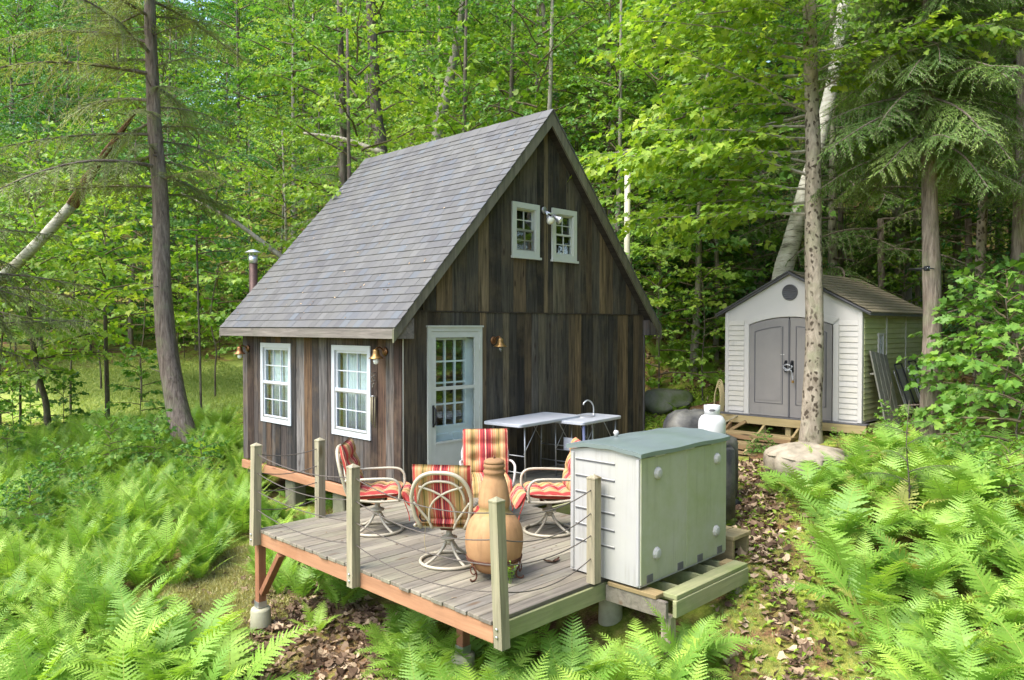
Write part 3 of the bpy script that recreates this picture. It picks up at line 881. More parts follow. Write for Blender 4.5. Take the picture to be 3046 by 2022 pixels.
# ---- windows
def frame_rect(mb, a0, a1, z0, z1, w, dep0, dep1, axis, mi=0):
    """four bars around a rectangle in the plane of one wall; axis 0: wall x=const (a is y); axis 1: wall y=const (a is x)"""
    def bx(p, q, r, s):
        if axis == 0: mb.box(((dep0 + dep1) / 2, (p + q) / 2, (r + s) / 2), (abs(dep1 - dep0), q - p, s - r), None, mi)
        else: mb.box(((p + q) / 2, (dep0 + dep1) / 2, (r + s) / 2), (q - p, abs(dep1 - dep0), s - r), None, mi)
    bx(a0, a1, z1 - w, z1); bx(a0, a1, z0, z0 + w); bx(a0, a0 + w, z0 + w, z1 - w); bx(a1 - w, a1, z0 + w, z1 - w)
def pane_quad(name, a0, a1, z0, z1, d, axis, mat, parent):
    mb = MB()
    if axis == 0: mb.box((d, (a0 + a1) / 2, (z0 + z1) / 2), (.004, a1 - a0, z1 - z0))
    else: mb.box(((a0 + a1) / 2, d, (z0 + z1) / 2), (a1 - a0, .004, z1 - z0))
    return mb.build(name, mat, parent)
def sash(parent, a0, a1, z0, z1, d, axis, cols, rows, fw, mw, matf, sign, screen=False):
    mb = MB()
    frame_rect(mb, a0, a1, z0, z1, fw, d, d + sign * .03, axis)
    s = mb.build('sash', matf, parent)
    mu = MB()
    ia, ib, ja, jb = a0 + fw, a1 - fw, z0 + fw, z1 - fw
    for i in range(1, cols):
        p = ia + (ib - ia) * i / cols
        if axis == 0: mu.box((d + sign * .012, p, (ja + jb) / 2), (.016, mw, jb - ja))
        else: mu.box((p, d + sign * .012, (ja + jb) / 2), (mw, .016, jb - ja))
    for j in range(1, rows):
        q = ja + (jb - ja) * j / rows
        if axis == 0: mu.box((d + sign * .012, (ia + ib) / 2, q), (.013, ib - ia, mw))
        else: mu.box(((ia + ib) / 2, d + sign * .012, q), (ib - ia, .013, mw))
    mu.build('muntin', matf, s)
    for i in range(cols):
        for j in range(rows):
            g = MB()
            p0, p1 = ia + (ib - ia) * i / cols, ia + (ib - ia) * (i + 1) / cols
            q0, q1 = ja + (jb - ja) * j / rows, ja + (jb - ja) * (j + 1) / rows
            pane_quad('pane', p0, p1, q0, q1, d + sign * .02, axis, M['glass_screen'] if screen else M['glass'], s)
    return s
for (a0, a1) in (WIN_A, WIN_B):
    mb = MB(); frame_rect(mb, a0, a1, WZ[0], WZ[1], .075, -.045, .06, 0)
    w = mb.build('window', M['white_vinyl'], cabin)
    zm = (WZ[0] + WZ[1]) / 2 + .01
    sash(w, a0 + .077, a1 - .077, zm - .02, WZ[1] - .077, -.012, 0, 3, 2, .035, .016, M['white_vinyl'], 1)
    sash(w, a0 + .077, a1 - .077, WZ[0] + .077, zm + .02, -.034, 0, 3, 2, .04, .014, M['white_vinyl'], 1, True)
    # grey insect screen frame on the lower half
    s = MB(); frame_rect(s, a0 + .08, a1 - .08, WZ[0] + .078, zm - .02, .016, -.042, -.036, 0); s.build('screen_frame', M['tube'], w)
for (a0, a1) in UW:
    mb = MB(); frame_rect(mb, a0, a1, UZ[0] + .02, UZ[1], .085, -.055, .05, 1)
    mb.box(((a0 + a1) / 2, -.05, UZ[0] + .01), (a1 - a0 + .03, .07, .035))
    w = mb.build('window', M['white_paint'], cabin)
    zm = (UZ[0] + UZ[1]) / 2 + .01
    sash(w, a0 + .087, a1 - .087, zm - .015, UZ[1] - .087, -.004, 1, 2, 2, .03, .014, M['white_paint'], 1)
    sash(w, a0 + .087, a1 - .087, UZ[0] + .107, zm + .015, -.028, 1, 2, 2, .03, .014, M['white_paint'] if a0 > 2.5 else M['tube'], 1)
    s = MB(); frame_rect(s, a0 + .087, a1 - .087, UZ[0] + .105, UZ[1] - .087, .014, -.04, -.03, 1); s.build('inner_stop', M['white_paint'], w)

# ---- storm door with the panelled door behind it
dr = MB(); frame_rect(dr, DOOR[0], DOOR[1], DZ[0] - .06, DZ[1], .055, -.055, .14, 1)
dr.box(((DOOR[0] + DOOR[1]) / 2, -.04, DZ[1] + .012), (DOOR[1] - DOOR[0] + .03, .06, .024))
door = dr.build('door', M['white_paint'], cabin)
a0, a1 = DOOR[0] + .057, DOOR[1] - .057
st = MB()
frame_rect(st, a0, a1, DZ[0] - .004, DZ[1] - .057, .085, -.046, -.012, 1)
st.box(((a0 + a1) / 2, -.029, 1.367), (a1 - a0 - .17, .034, .05))
st.box(((a0 + a1) / 2, -.027, .37), (a1 - a0 - .168, .026, .5))
st.box(((a0 + a1) / 2, -.032, .625), (a1 - a0 - .17, .04, .03))
storm = st.build('storm_door', M['white_paint'], door)
pane_quad('pane', a0 + .085, a1 - .085, 1.392, 2.07, -.026, 1, M['storm_glass'], storm)
pane_quad('pane', a0 + .085, a1 - .085, .64, 1.342, -.03, 1, M['storm_glass'], storm)
hd = MB().tube(smooth_path([(a0 + .035, -.05, 1.12), (a0 + .035, -.095, 1.10), (a0 + .035, -.10, 1.0), (a0 + .035, -.095, .90), (a0 + .035, -.05, .88)], 4), .011, 6)
hd.box((a0 + .035, -.05, 1.0), (.03, .012, .3)); hd.build('handle', M['black_metal'], storm)
for z in (.35, 1.1, 1.9): MB().tube([(a1 + .004, -.052, z - .05), (a1 + .004, -.052, z + .05)], .008, 6).build('hinge', M['white_paint'], storm)
idr = MB()
lx, lz = (.60, 1.15), (.84, 2.03)
idr.box(((DOOR[0] + .06 + lx[0]) / 2, .1, 1.06), (lx[0] - DOOR[0] - .06, .04, 1.98))
idr.box(((DOOR[1] - .06 + lx[1]) / 2, .1, 1.06), (DOOR[1] - .06 - lx[1], .04, 1.98))
idr.box(((lx[0] + lx[1]) / 2, .1, (lz[0] + .07) / 2), (lx[1] - lx[0], .04, lz[0] - .07))
idr.box(((lx[0] + lx[1]) / 2, .1, (lz[1] + 2.05) / 2), (lx[1] - lx[0], .04, 2.05 - lz[1] + .0))
for i in (1, 2): idr.box((lx[0] + (lx[1] - lx[0]) * i / 3, .088, (lz[0] + lz[1]) / 2), (.022, .03, lz[1] - lz[0]))
for j in (1, 2, 3): idr.box(((lx[0] + lx[1]) / 2, .087, lz[0] + (lz[1] - lz[0]) * j / 4), (lx[1] - lx[0], .026, .022))
frame_rect(idr, lx[0] - .03, lx[1] + .03, lz[0] - .03, lz[1] + .03, .03, .066, .082, 1)
for k in (0, 1): idr.box((.71 + k * .32, .076, .60), (.24, .014, .26), None, bev=.006)
inner = idr.build('inner_door', M['door_paint'], door)
for i in range(3):
    for j in range(4):
        pane_quad('pane', lx[0] + (lx[1] - lx[0]) * i / 3, lx[0] + (lx[1] - lx[0]) * (i + 1) / 3, lz[0] + (lz[1] - lz[0]) * j / 4, lz[0] + (lz[1] - lz[0]) * (j + 1) / 4, .1, 1, M['glass'], inner)
MB().box(((DOOR[0] + DOOR[1]) / 2, -.06, DZ[0] - .03), (1.0, .16, .03)).build('threshold', M['aluminium'], door)

# curtains hanging inside the long-wall windows
for i, (a0, a1) in enumerate((WIN_A, WIN_B)):
    for k, (p, q) in enumerate(((a0 + .05, a0 + .47), (a1 - .45, a1 - .05))):
        mb = MB(); V = []; F = []
        nn = 24
        for j in range(nn + 1):
            y = p + (q - p) * j / nn
            x = .13 + .02 * math.sin(j * 1.5 + i)
            V += [(x, y, .6), (x, p + (q - p) * (.5 + (j / nn - .5) * .96), 2.0), (x + .004, y, .6), (x + .004, p + (q - p) * (.5 + (j / nn - .5) * .96), 2.0)]
        for j in range(nn):
            b = j * 4
            F += [(b, b + 4, b + 5, b + 1), (b + 2, b + 3, b + 7, b + 6), (b + 1, b + 5, b + 7, b + 3), (b, b + 2, b + 6, b + 4)]
        mb.add(V, F, 0, True)
        o = mb.build('curtain', M['curtain'])
        tag(o, 'pale grey curtain behind the long-wall window ' + ('beside the copper corner lamp' if i == 0 else 'beside the wind chime'), 'curtain',
            'curtains behind the far window' if i == 0 else 'curtains behind the near window')

# ---- pipes
def stove_pipe():
    b = ony(754, 866, 5.0)
    t = thing('stove_pipe', 'brown metal stove pipe with a shiny rain cap behind the roof', 'pipe', (b[0], b[1], tz(b[0], b[1])))
    z0 = 0; z1 = 3.52 - t.location.z
    MB().tube([(0, 0, z0), (0, 0, z1 - .16)], .075, 16).build('pipe', M['brown_pipe'], t)
    MB().tube([(0, 0, z1 - .16), (0, 0, z1 - .01)], .079, 16).build('collar', M['aluminium'], t)
    mb = MB()
    for k in range(3):
        a = k * 2.1
        mb.box((.07 * math.cos(a), .07 * math.sin(a), z1 + .015), (.012, .012, .07))
    mb.lathe([(.0, z1 + .10), (.06, z1 + .085), (.14, z1 + .045), (.142, z1 + .035), (.05, z1 + .04), (0.0, z1 + .04)], 20)
    mb.build('rain_cap', M['aluminium'], t)
    MB().bar((0, 0, 2.95 - t.location.z), (.3, -.5, 2.95 - t.location.z), .03, .02).build('bracket', M['aluminium'], t)
stove_pipe()
def vent_pipe():
    p = onx(1866, 447, 5.78)
    z = tz(p[0], p[1])
    t = thing('vent_pipe', 'tall cream vent pipe with square cap beyond the eave', 'pipe', (p[0], p[1], z))
    h = p[2] - z
    MB().tube([(0, 0, 0), (0, 0, h * .5), (.01, 0, h - .05)], .057, 14).build('pipe', M['pvc'], t)
    MB().tube([(.01, 0, h - .22), (.01, 0, h - .1)], .064, 14).build('coupling', M['pvc'], t)
    mb = MB().box((.01, 0, h + .01), (.15, .15, .012)); mb.box((.01, 0, h - .06), (.13, .13, .10)); mb.build('cap', M['trim_wood'], t)
    for zz in (1.3, 2.3): MB().bar((0, 0, zz), (-.34, .05, zz), .03, .02).build('bracket', M['aluminium'], t)
vent_pipe()

# ---- lamps
def barn_lamp(pos, normal, label, metal, glassy):
    t = thing('wall_lamp', label, 'lamp', pos, math.atan2(normal[1], normal[0]), None)
    # local +X points away from the wall
    MB().lathe([(0, 0), (.055, 0), (.06, .008), (.05, .02), (.02, .028), (0, .028)], 18, rot=rotm(0, math.pi / 2, 0)).build('wall_plate', M['copper'], t)
    MB().tube(smooth_path([(.02, 0, 0), (.07, 0, .045), (.12, 0, .055), (.15, 0, .03)], 5), .011, 8).build('gooseneck', M['copper'], t)
    sp = [(.0, .045), (.012, .045), (.02, .03), (.04, .028), (.043, .005), (.046, -.03), (.058, -.055), (.098, -.085), (.10, -.09), (.055, -.062), (.04, -.03), (.0, -.01)]
    MB().lathe(sp, 24, (.15, 0, 0)).build('shade', metal, t)
    MB().lathe([(0, -.05), (.018, -.055), (.022, -.08), (.036, -.11), (.04, -.13), (.032, -.155), (.015, -.168), (0, -.17)], 16, (.15, 0, 0)).build('bulb', M['bulb'] if glassy else M['glass'], t)
p = onx(1146, 1045, -.035); barn_lamp(p, (-1, 0), 'brass bell lamp with bare bulb beside the window near the corner', M['brass'], True)
p = onx(738, 1036, -.035); barn_lamp(p, (-1, 0), 'copper bell lamp at the far end of the long wall', M['copper'], True)
p = ony(1467, 1012, -.035); barn_lamp(p, (0, -1), 'brass bell lamp on the gable wall beside the door', M['brass'], False)

def flood_light():
    p = ony(1617, 625, -.035)
    t = thing('flood_light', 'twin-headed security flood light between the gable windows', 'light', p, -math.pi / 2)
    MB().lathe([(0, 0), (.055, 0), (.055, .02), (.045, .03), (0, .03)], 16, rot=rotm(0, math.pi / 2, 0)).build('junction_box', M['tube'], t)
    for s, dz, hx, hy in ((-1, -.14, .13, -.02), (1, -.12, .15, .13)):
        MB().tube([(.03, 0, -.02), (.07, hy * .5, -.05), (hx - .03, hy, dz + .05)], .016, 8).build('arm', M['aluminium'], t)
        d = Vector((.75, s * .35, -.55)).normalized()
        q = np.array(d.to_track_quat('Z', 'Y').to_matrix())
        h = MB().lathe([(0, -.05), (.028, -.05), (.032, .0), (.06, .06), (.066, .085), (.062, .088)], 18, (hx, hy, dz), rot=q).build('lamp_head', M['aluminium'], t)
        MB().lathe([(.061, .08), (.05, .092), (.03, .10), (0, .103)], 18, (hx, hy, dz), rot=q).build('lens', M['bulb'], h)
flood_light()

# ---- wind chime beside the near window
def chime():
    p = onx(1113, 1108, -.06)
    t = thing('wind_chime', 'wind chime of shells and thin tubes hanging beside the window', 'wind chime', p)
    MB().tube([(0.055, 0, .0), (-.03, 0, .0)], .004, 5).build('hook', M['black_metal'], t)
    mb = MB().tube([(-.02, 0, 0), (-.02, 0, -.3)], .002, 4)
    for k in range(9):
        mb.lathe([(0, -.014), (.013, -.004), (.015, .004), (.006, .013), (0, .015)], 7, (-.02 + .012 * math.sin(k * 2.1), .018 * math.cos(k * 2.6), -.02 - k * .022))
    mb.build('shell_string', M['trim_wood'], t)
    MB().lathe([(0, -.31), (.032, -.315), (.032, -.325), (0, -.33)], 12, (-.02, 0, 0)).build('top_disc', M['tube'], t)
    for k in range(5):
        a = k * 1.257; l = .24 + .04 * k
        MB().tube([(-.02 + .03 * math.cos(a), .03 * math.sin(a), -.33), (-.02 + .03 * math.cos(a), .03 * math.sin(a), -.35 - l)], .007, 6).build('chime_tube', M['pt_post'], t)
chime()

# ------------------------------------------------------------------ deck
DX0, DY0, DY1 = -2.13, -3.92, -.20
deck = thing('deck', 'raised grey plank deck with red stained rim in front of the cabin', 'deck', (0, 0, 0))
NB = 26
bw = (DY1 - DY0) / NB
for i in range(NB):
    ya = DY0 + i * bw
    x1 = 3.75 if ya > -1.75 else .72
    xs_ = rnd.uniform(-.012, .012)
    z = -.0165 + rnd.uniform(-.0015, .0015)
    cut = [DX0 - .035 + xs_] + ([rnd.uniform(-.3, 1.6)] if x1 > 3 else []) + [x1]
    for a, b in zip(cut[:-1], cut[1:]):
        mb = MB().box(((a + b) / 2 + .0, 0, 0), (b - a - .003, bw - .008, .033), None, bev=.004)
        o = mb.build('deck_board', M['deck'], deck, (0, ya + bw / 2, z))
MB().box((1.89, -.115, -.017), (3.72, .15, .033), None, bev=.004).build('deck_board', M['deck'], deck)
def beam(a, b, w, h, m, name='joist', parent=None):
    return MB().bar(a, b, w, h, bev=.004).build(name, m, parent or deck)
RZ = -.035 - .07
beam((DX0, DY1, RZ), (DX0, DY0 + .001, RZ), .038, .14, M['red_wood'], 'rim_board')
MB().box(((DX0 + .72) / 2 + .01, DY0 + .0, RZ - .004), (.72 - DX0 - .02, .038, .148), None, bev=.004).build('rim_board', M['pt_beam'], deck)
MB().box((-.7, DY1 - .0, RZ), (2.8, .038, .14), None, bev=.004).build('rim_board', M['red_wood'], deck)
for x in np.arange(DX0 + .45, .72, .42):
    MB().box((x, (DY0 + DY1) / 2, RZ), (.038, DY1 - DY0 - .08, .138)).build('joist', M['red_post'], deck)
MB().box((2.2, -1.75, RZ), (3.0, .038, .14)).build('rim_board', M['pt_beam'], deck)
MB().box((3.73, -.9, RZ), (.038, 1.68, .14)).build('rim_board', M['pt_beam'], deck)
# legs and braces
def pier(x, y, lean=True, brace=True, name='leg'):
    g = tz(x, y)
    zt = g + .26
    # slightly egg-shaped concrete footing
    MB().lathe([(.11, -.25), (.115, .0), (.108, .22), (.10, .245), (.06, .25), (0, .25)], 20, (x, y, g)).build('concrete_footing', M['concrete'], deck)
    MB().box((x, y, zt + .03), (.098, .098, .065), None).build('post_bracket', M['aluminium'], deck)
    l = MB().box((x, y, (zt + .035 + RZ - .07) / 2), (.088, .088, RZ - .07 - zt - .035), None, bev=.004).build(name, M['red_post'], deck)
    if brace:
        MB().bar((x, y - .06, RZ - .60), (x, y - .46, RZ - .09), .06, .08, up=(1, 0, 0), bev=.004).build('brace', M['red_post'], deck)
pier(DX0 + .01, -.2)
pier(DX0 + .5, -3.0, brace=False)
pier(-.4, -3.7, brace=False); pier(.6, -.6, brace=False); pier(.6, -3.6, brace=False); pier(3.6, -1.6, brace=False)

# railing posts: each with a pointed top, bolted outside the rim
POSTS = {}
def rail_post(key, x, y, top, bot, lean=(0, 0), split=False):
    w = .088
    h = w / 2
    mb = MB()
    zt = top - .045
    lx, ly = lean
    def ring(z, s=1.0):
        k = (z - 0) / max(top, .1)
        return [(x + sx * h * s + lx * k, y + sy * h * s + ly * k, z) for sx, sy in ((-1, -1), (1, -1), (1, 1), (-1, 1))]
    c = .93
    V = ring(bot) + ring(zt) + ring(zt + .004, 1.07) + ring(zt + .016, 1.07) + [(x + lx, y + ly, top)]
    F = [(3, 2, 1, 0)]
    for l in range(3):
        for k in range(4):
            F.append((l * 4 + k, l * 4 + (k + 1) % 4, l * 4 + 4 + (k + 1) % 4, l * 4 + 4 + k))
    for k in range(4): F.append((12 + k, 12 + (k + 1) % 4, 16))
    mb.add(V, F)
    o = mb.build('railing_post', M['pt_post'], deck)
    POSTS[key] = (x, y, top, lx, ly)
    for dz in (-.04, -.1):
        if bot < -.05: MB().lathe([(0, 0), (.012, 0), (.012, .007), (0, .007)], 8, (x - h - .003, y, dz), rot=rotm(0, -math.pi / 2, 0)).build('bolt', M['aluminium'], o)
rail_post('P0', DX0 - .066, -.235, .955, -.16, (.02, .0))
rail_post('P1', -1.40, -.248, .93, .0)
rail_post('P2', DX0 - .066, -2.13, .97, -.16)
rail_post('P3', DX0 + .002, DY0 - .066, .95, -.19, (-.02, .03))
rail_post('P4', -.94, DY0 - .005, .945, .0)
# sagging ropes, four per bay
def rope_bay(a, b, sag, zs):
    xa, ya, ta, lxa, lya = POSTS[a]; xb, yb, tb, lxb, lyb = POSTS[b]
    for k, f in enumerate(zs):
        za, zb = ta * f, tb * f
        A = np.array([xa + lxa * f, ya + lya * f, za]); B = np.array([xb + lxb * f, yb + lyb * f, zb])
        t = np.linspace(0, 1, 15)[:, None]
        P = A + (B - A) * t
        P[:, 2] -= sag * (1 + .25 * math.sin(k * 2.3)) * 4 * (t * (1 - t))[:, 0]
        MB().tube(P, .0052, 5).build('rope', M['rope'], deck)
ZS = (.87, .66, .45, .245)
rope_bay('P0', 'P1', .05, ZS); rope_bay('P0', 'P2', .075, ZS); rope_bay('P2', 'P3', .10, ZS); rope_bay('P3', 'P4', .09, ZS)

# low platform beyond the deck edge that carries half of the box
plat = thing('box_platform', 'low treated lumber platform under the resin storage box', 'platform', (0, 0, 0))
for yy, x0, x1 in ((-4.55, -.72, .50), ):
    MB().box(((x0 + x1) / 2, yy, -.019), (x1 - x0, .14, .038), None, bev=.004).build('top_board', M['pt_beam'], plat)
MB().box((-.76, -4.24, -.02), (.14, .5, .036), None, bev=.004).build('top_board', M['step_wood'], plat)
MB().box((.43, -4.44, -.02), (.14, .08, .036), None, bev=.004).build('top_board', M['step_wood'], plat)
MB().box((-.12, -4.61, -.11), (1.24, .038, .14), None, bev=.004).build('front_beam', M['pt_beam'], plat)
MB().box((-.80, -4.27, -.11), (.038, .62, .14), None, bev=.004).build('side_beam', M['deck'], plat)
MB().box((.48, -4.27, -.11), (.038, .62, .14), None, bev=.004).build('side_beam', M['pt_beam'], plat)
for x in (-.4, 0., .28): MB().box((x, -4.27, -.11), (.038, .62, .138)).build('cross_beam', M['pt_beam'], plat)
for x in (-.72, .42):
    g = tz(x, -4.55)
    MB().box((x, -4.54, (g - .18) / 2 - .1), (.09, .09, max(.1, -.18 - g + .2)), None, bev=.004).build('leg', M['pt_post'], plat)
st_ = thing('wooden_step', 'single treated timber step block at the end of the storage box', 'step', (.98, -4.12, tz(.98, -4.12)))
for k in range(2): MB().box((0, -.10 + k * .2, .235), (.36, .19, .038), None, bev=.004).build('tread', M['step_wood'], st_)
for s in (-1, 1): MB().box((s * .15, 0, .10), (.04, .36, .235), None, bev=.004).build('riser', M['step_wood'], st_)

# ------------------------------------------------------------------ storage box
def storage_box():
    x0, x1, ya, yb = -.83, .60, -4.33, -3.57
    H = 1.13
    t = thing('storage_box', 'pale resin storage box with blue-green hinged lid and round bosses', 'storage box', ((x0 + x1) / 2, (ya + yb) / 2, .001))
    hx, hy = (x1 - x0) / 2, (yb - ya) / 2
    body = MB()
    # body: the ends rise in a low arch to the middle
    def end_top(y): return H - .02 + .042 * (1 - (y / hy) ** 2)
    n = 12
    ys = np.linspace(-hy, hy, n + 1)
    poly = [(-hy, .02), (hy, .02)] + [(y, end_top(y)) for y in ys[::-1]]
    body.prism(poly, 0, -hx, hx)
    b = body.build('body', M['box_resin'], t)
    # grooves of moulded boards on the end
    for k in range(6):
        z = .30 + k * .145 - (0 if k < 3 else 0)
        MB().box((-hx - .001, .10, z), (.008, hy * 1.15, .012)).build('board_groove', M['shed_dark'], b)
        MB().box((-hx - .003, .10, z + .011), (.010, hy * 1.15, .010), None, bev=.003).build('board_lip', M['box_resin'], b)
    MB().box((-hx - .006, hy - .03, H / 2), (.014, .03, H - .08), None, bev=.004).build('corner_rib', M['box_resin'], b)
    MB().box((-hx - .006, -hy + .02, H / 2), (.012, .03, H - .06), None, bev=.004).build('corner_rib', M['box_resin'], b)
    for x in (-hx * .5, hx * .5):     # two back panels, the seam is the gap between them
        MB().box((x, -hy - .004, H / 2 + .01), (hx - .004, .012, H - .06), None, bev=.003).build('back_panel', M['box_light_tint'], b)
    for x, z in ((-hx * .66, .96), (hx * .74, .96), (-hx * .68, .27), (hx * .72, .27)):
        MB().lathe([(.055, 0), (.052, .015), (.035, .03), (.0, .034)], 10, (x, -hy - .009, z), rot=rotm(math.pi / 2, 0, 0), smooth=False).build('boss', M['box_resin'], b)
    for x in (-hx * .82, -hx * .15, hx * .32, hx * .82):
        MB().box((x, -hy - .011, .075), (.085, .012, .065)).build('vent_slot', M['shed_dark'], b)
    # lid: two leaves, arched and wavy along the edge
    for s in (0,):
        nx, ny = 28, 18
        V = []; F = []
        xa, xb = -hx - .03, hx + .03
        for top in (1, 0):
            for i in range(nx + 1):
                for j in range(ny + 1):
                    x = xa + (xb - xa) * i / nx; y = -hy - .03 + (2 * hy + .06) * j / ny
                    z = H + .0 + .040 * (1 - (y / (hy + .03)) ** 2) + .004 * math.sin(j * 1.05 + .4) + .004 * math.sin(i * .45)
                    z += .022 if top else -.014
                    if not top and 0 < i < nx and 0 < j < ny: z -= .0
                    V.append((x, y, z))
        N = (nx + 1) * (ny + 1)
        G = []
        for i in range(nx):
            for j in range(ny):
                q = i * (ny + 1) + j
                F.append((q, q + ny + 1, q + ny + 2, q + 1)); F.append((N + q, N + q + 1, N + q + ny + 2, N + q + ny + 1))
        for i in range(nx):
            for j in (0, ny):
                q = i * (ny + 1) + j; G.append((q, q + ny + 1, N + q + ny + 1, N + q))
        for j in range(ny):
            for i in (0, nx):
                q = i * (ny + 1) + j; G.append((q, q + 1, N + q + 1, N + q))
        MB().add(V, F, 0, True).add(V, G, 0, False).build('lid', M['box_lid'], t)
    for x in (-hx * .62, hx * .05, hx * .68):
        MB().box((x, -hy - .006, H - .012), (.16, .03, .03), None, bev=.005).build('hinge', M['box_resin'], t)
    MB().lathe([(0, 0), (.018, 0), (.02, .02), (.028, .035), (.02, .055), (0, .06)], 10, (hx * .05 - .2, hy - .1, H + .045)).build('lid_knob', M['chair_white'], t)
storage_box()

# ------------------------------------------------------------------ chiminea
def chiminea():
    p = onz(1470, 1712, 0)
    t = thing('chiminea', 'terracotta chiminea with lid standing on a rusty iron stand', 'chiminea', (p[0], p[1], 0.001))
    prof = [(.0, .05), (.12, .05), (.15, .06), (.185, .085), (.215, .12), (.238, .17), (.252, .24), (.259, .31), (.257, .38), (.242, .45), (.215, .505), (.18, .545),
            (.145, .575), (.130, .60), (.134, .62), (.140, .64), (.142, .66), (.138, .70), (.128, .76), (.115, .82), (.100, .87), (.088, .90), (.091, .912), (.098, .925),
            (.098, .938), (.088, .95), (.085, .962), (.094, .972), (.096, .985), (.093, .998), (.085, 1.005), (.07, 1.0)]
    MB().lathe(prof, 44).build('body', M['clay'], t)
    MB().lathe([(.09, 1.006), (.093, 1.016), (.088, 1.03), (.06, 1.045), (.02, 1.052), (0, 1.053)], 28).build('lid', M['clay'], t)
    MB().tube(arc((0, 0, 1.05), .022, 0, math.pi, 9, (.7, .7, 0), (0, 0, 1)), .007, 6).build('lid_handle', M['rust_iron'], t)
    mb = MB()
    for z, r in ((.165, .243), (.185, .247)):
        a = np.linspace(0, 2 * math.pi, 40, endpoint=False)
        mb.tube(np.stack([r * np.cos(a), r * np.sin(a), np.full(40, z)], 1), .006, 6, closed=True)
    ring = mb.build('stand_ring', M['rust_iron'], t)
    base = math.atan2(CAM[1] - p[1], CAM[0] - p[0])
    for k in range(3):
        a = base - .85 + k * 2 * math.pi / 3
        c, s = math.cos(a), math.sin(a)
        P = [(r * c, r * s, z) for r, z in ((.245, .18), (.235, .12), (.205, .06), (.21, .02), (.235, .006), (.265, .012), (.272, .03))]
        leg = MB().tube(smooth_path(P, 5), .0075, 6).build('leg', M['rust_iron'], t)
        q = arc((.243 * c, .243 * s, .10), .036, 0, 2 * math.pi, 17, (-s, c, 0), (0, 0, 1))
        MB().tube(q[:-1], .006, 5, closed=True).build('scroll', M['rust_iron'], leg)
chiminea()
def weed():
    p = onz(1517, 1735, .003)
    t = thing('weed', 'small green weed growing through the deck beside the chiminea', 'plant', (p[0], p[1], .002))
    mb = MB(); r = random.Random(3)
    for k in range(5):
        dx, dy = r.uniform(-.06, .06), r.uniform(-.06, .06)
        P = smooth_path([(0, 0, -.03), (dx * .5, dy * .5, .08), (dx, dy, .12 + .02 * k)], 4)
        mb.tube(P, .002, 4)
        for j, q in enumerate(P[3:]):
            for s in (-1, 1):
                d = np.array([math.cos(j * 1.3 + k) * s, math.sin(j * 1.3 + k) * s, .3]) * .025
                w = np.array([-d[1], d[0], .0]) * .4
                mb.add([q, q + d * .5 + w, q + d, q + d * .5 - w], [(0, 1, 2, 3)])
    mb.build('stems_with_leaves', M['fern'], t)
weed()
for i, (u, v, r_) in enumerate(((1655, 1668, .3), (1635, 1672, 1.9))):
    p = onz(u, v, .004)
    a = np.linspace(-1, 1, 9)
    V = [(x * .07, s * .022 * (1 - x * x) * (1 + .4 * math.sin(x * 9)), .012 * abs(s) + .012 * x * x) for x in a for s in (-1, 0, 1)]
    F = [(k * 3 + j, k * 3 + j + 1, k * 3 + j + 4, k * 3 + j + 3) for k in range(8) for j in range(2)]
    o = MB().add(V, F, 0, True).build('dry_leaf', M['litter'], None, (p[0], p[1], .004)); o.rotation_euler = (0, 0, r_)
    tag(o, 'curled dry leaf lying on the deck boards near the storage box', 'leaf', 'dry leaves on the deck')

# ------------------------------------------------------------------ swivel chairs
def pad(nu, nv, w, l, h, tuft, puff=1.0, seed=0, edge=5.0):
    """a stuffed cushion: width w (x), length l (y), thickness h (z); tufts is a list of (u, v) dents"""
    V = []; F = []
    r = random.Random(seed)
    def sup(a): return max(0.0, 1 - abs(2 * a - 1) ** edge) ** .45
    for side in (1, -1):
        for i in range(nu + 1):
            for j in range(nv + 1):
                u, v = i / nu, j / nv
                e = sup(u) * sup(v)
                z = h / 2 * e
                if side > 0:
                    for (a, b) in tuft:
                        d2 = ((u - a) * w) ** 2 + ((v - b) * l) ** 2
                        z -= h * .42 * math.exp(-d2 / .0032)
                    for b in sorted({t_[1] for t_ in tuft}):
                        z -= h * .17 * math.exp(-((v - b) * l) ** 2 / .0009) * e
                    z += h * .05 * math.sin(u * 17 + seed) * math.sin(v * 13) * e
                x = (u - .5) * w * (1 - .03 * (1 - sup(v)) - .012 * math.sin(v * 14 + seed) ** 2)
                V.append((x, (v - .5) * l, z * side if side < 0 else z))
    N = (nu + 1) * (nv + 1)
    for i in range(nu):
        for j in range(nv):
            q = i * (nv + 1) + j
            F.append((q, q + nv + 1, q + nv + 2, q + 1)); F.append((N + q, N + q + 1, N + q + nv + 2, N + q + nv + 1))
    for i in range(nu):
        for j in (0, nv):
            q = i * (nv + 1) + j; F.append((q, q + nv + 1, N + q + nv + 1, N + q))
    for j in range(nv):
        for i in (0, nu):
            q = i * (nv + 1) + j; F.append((q, q + 1, N + q + 1, N + q))
    return np.array(V), F
TUF = [(.28, .33), (.72, .33), (.28, .67), (.72, .67)]

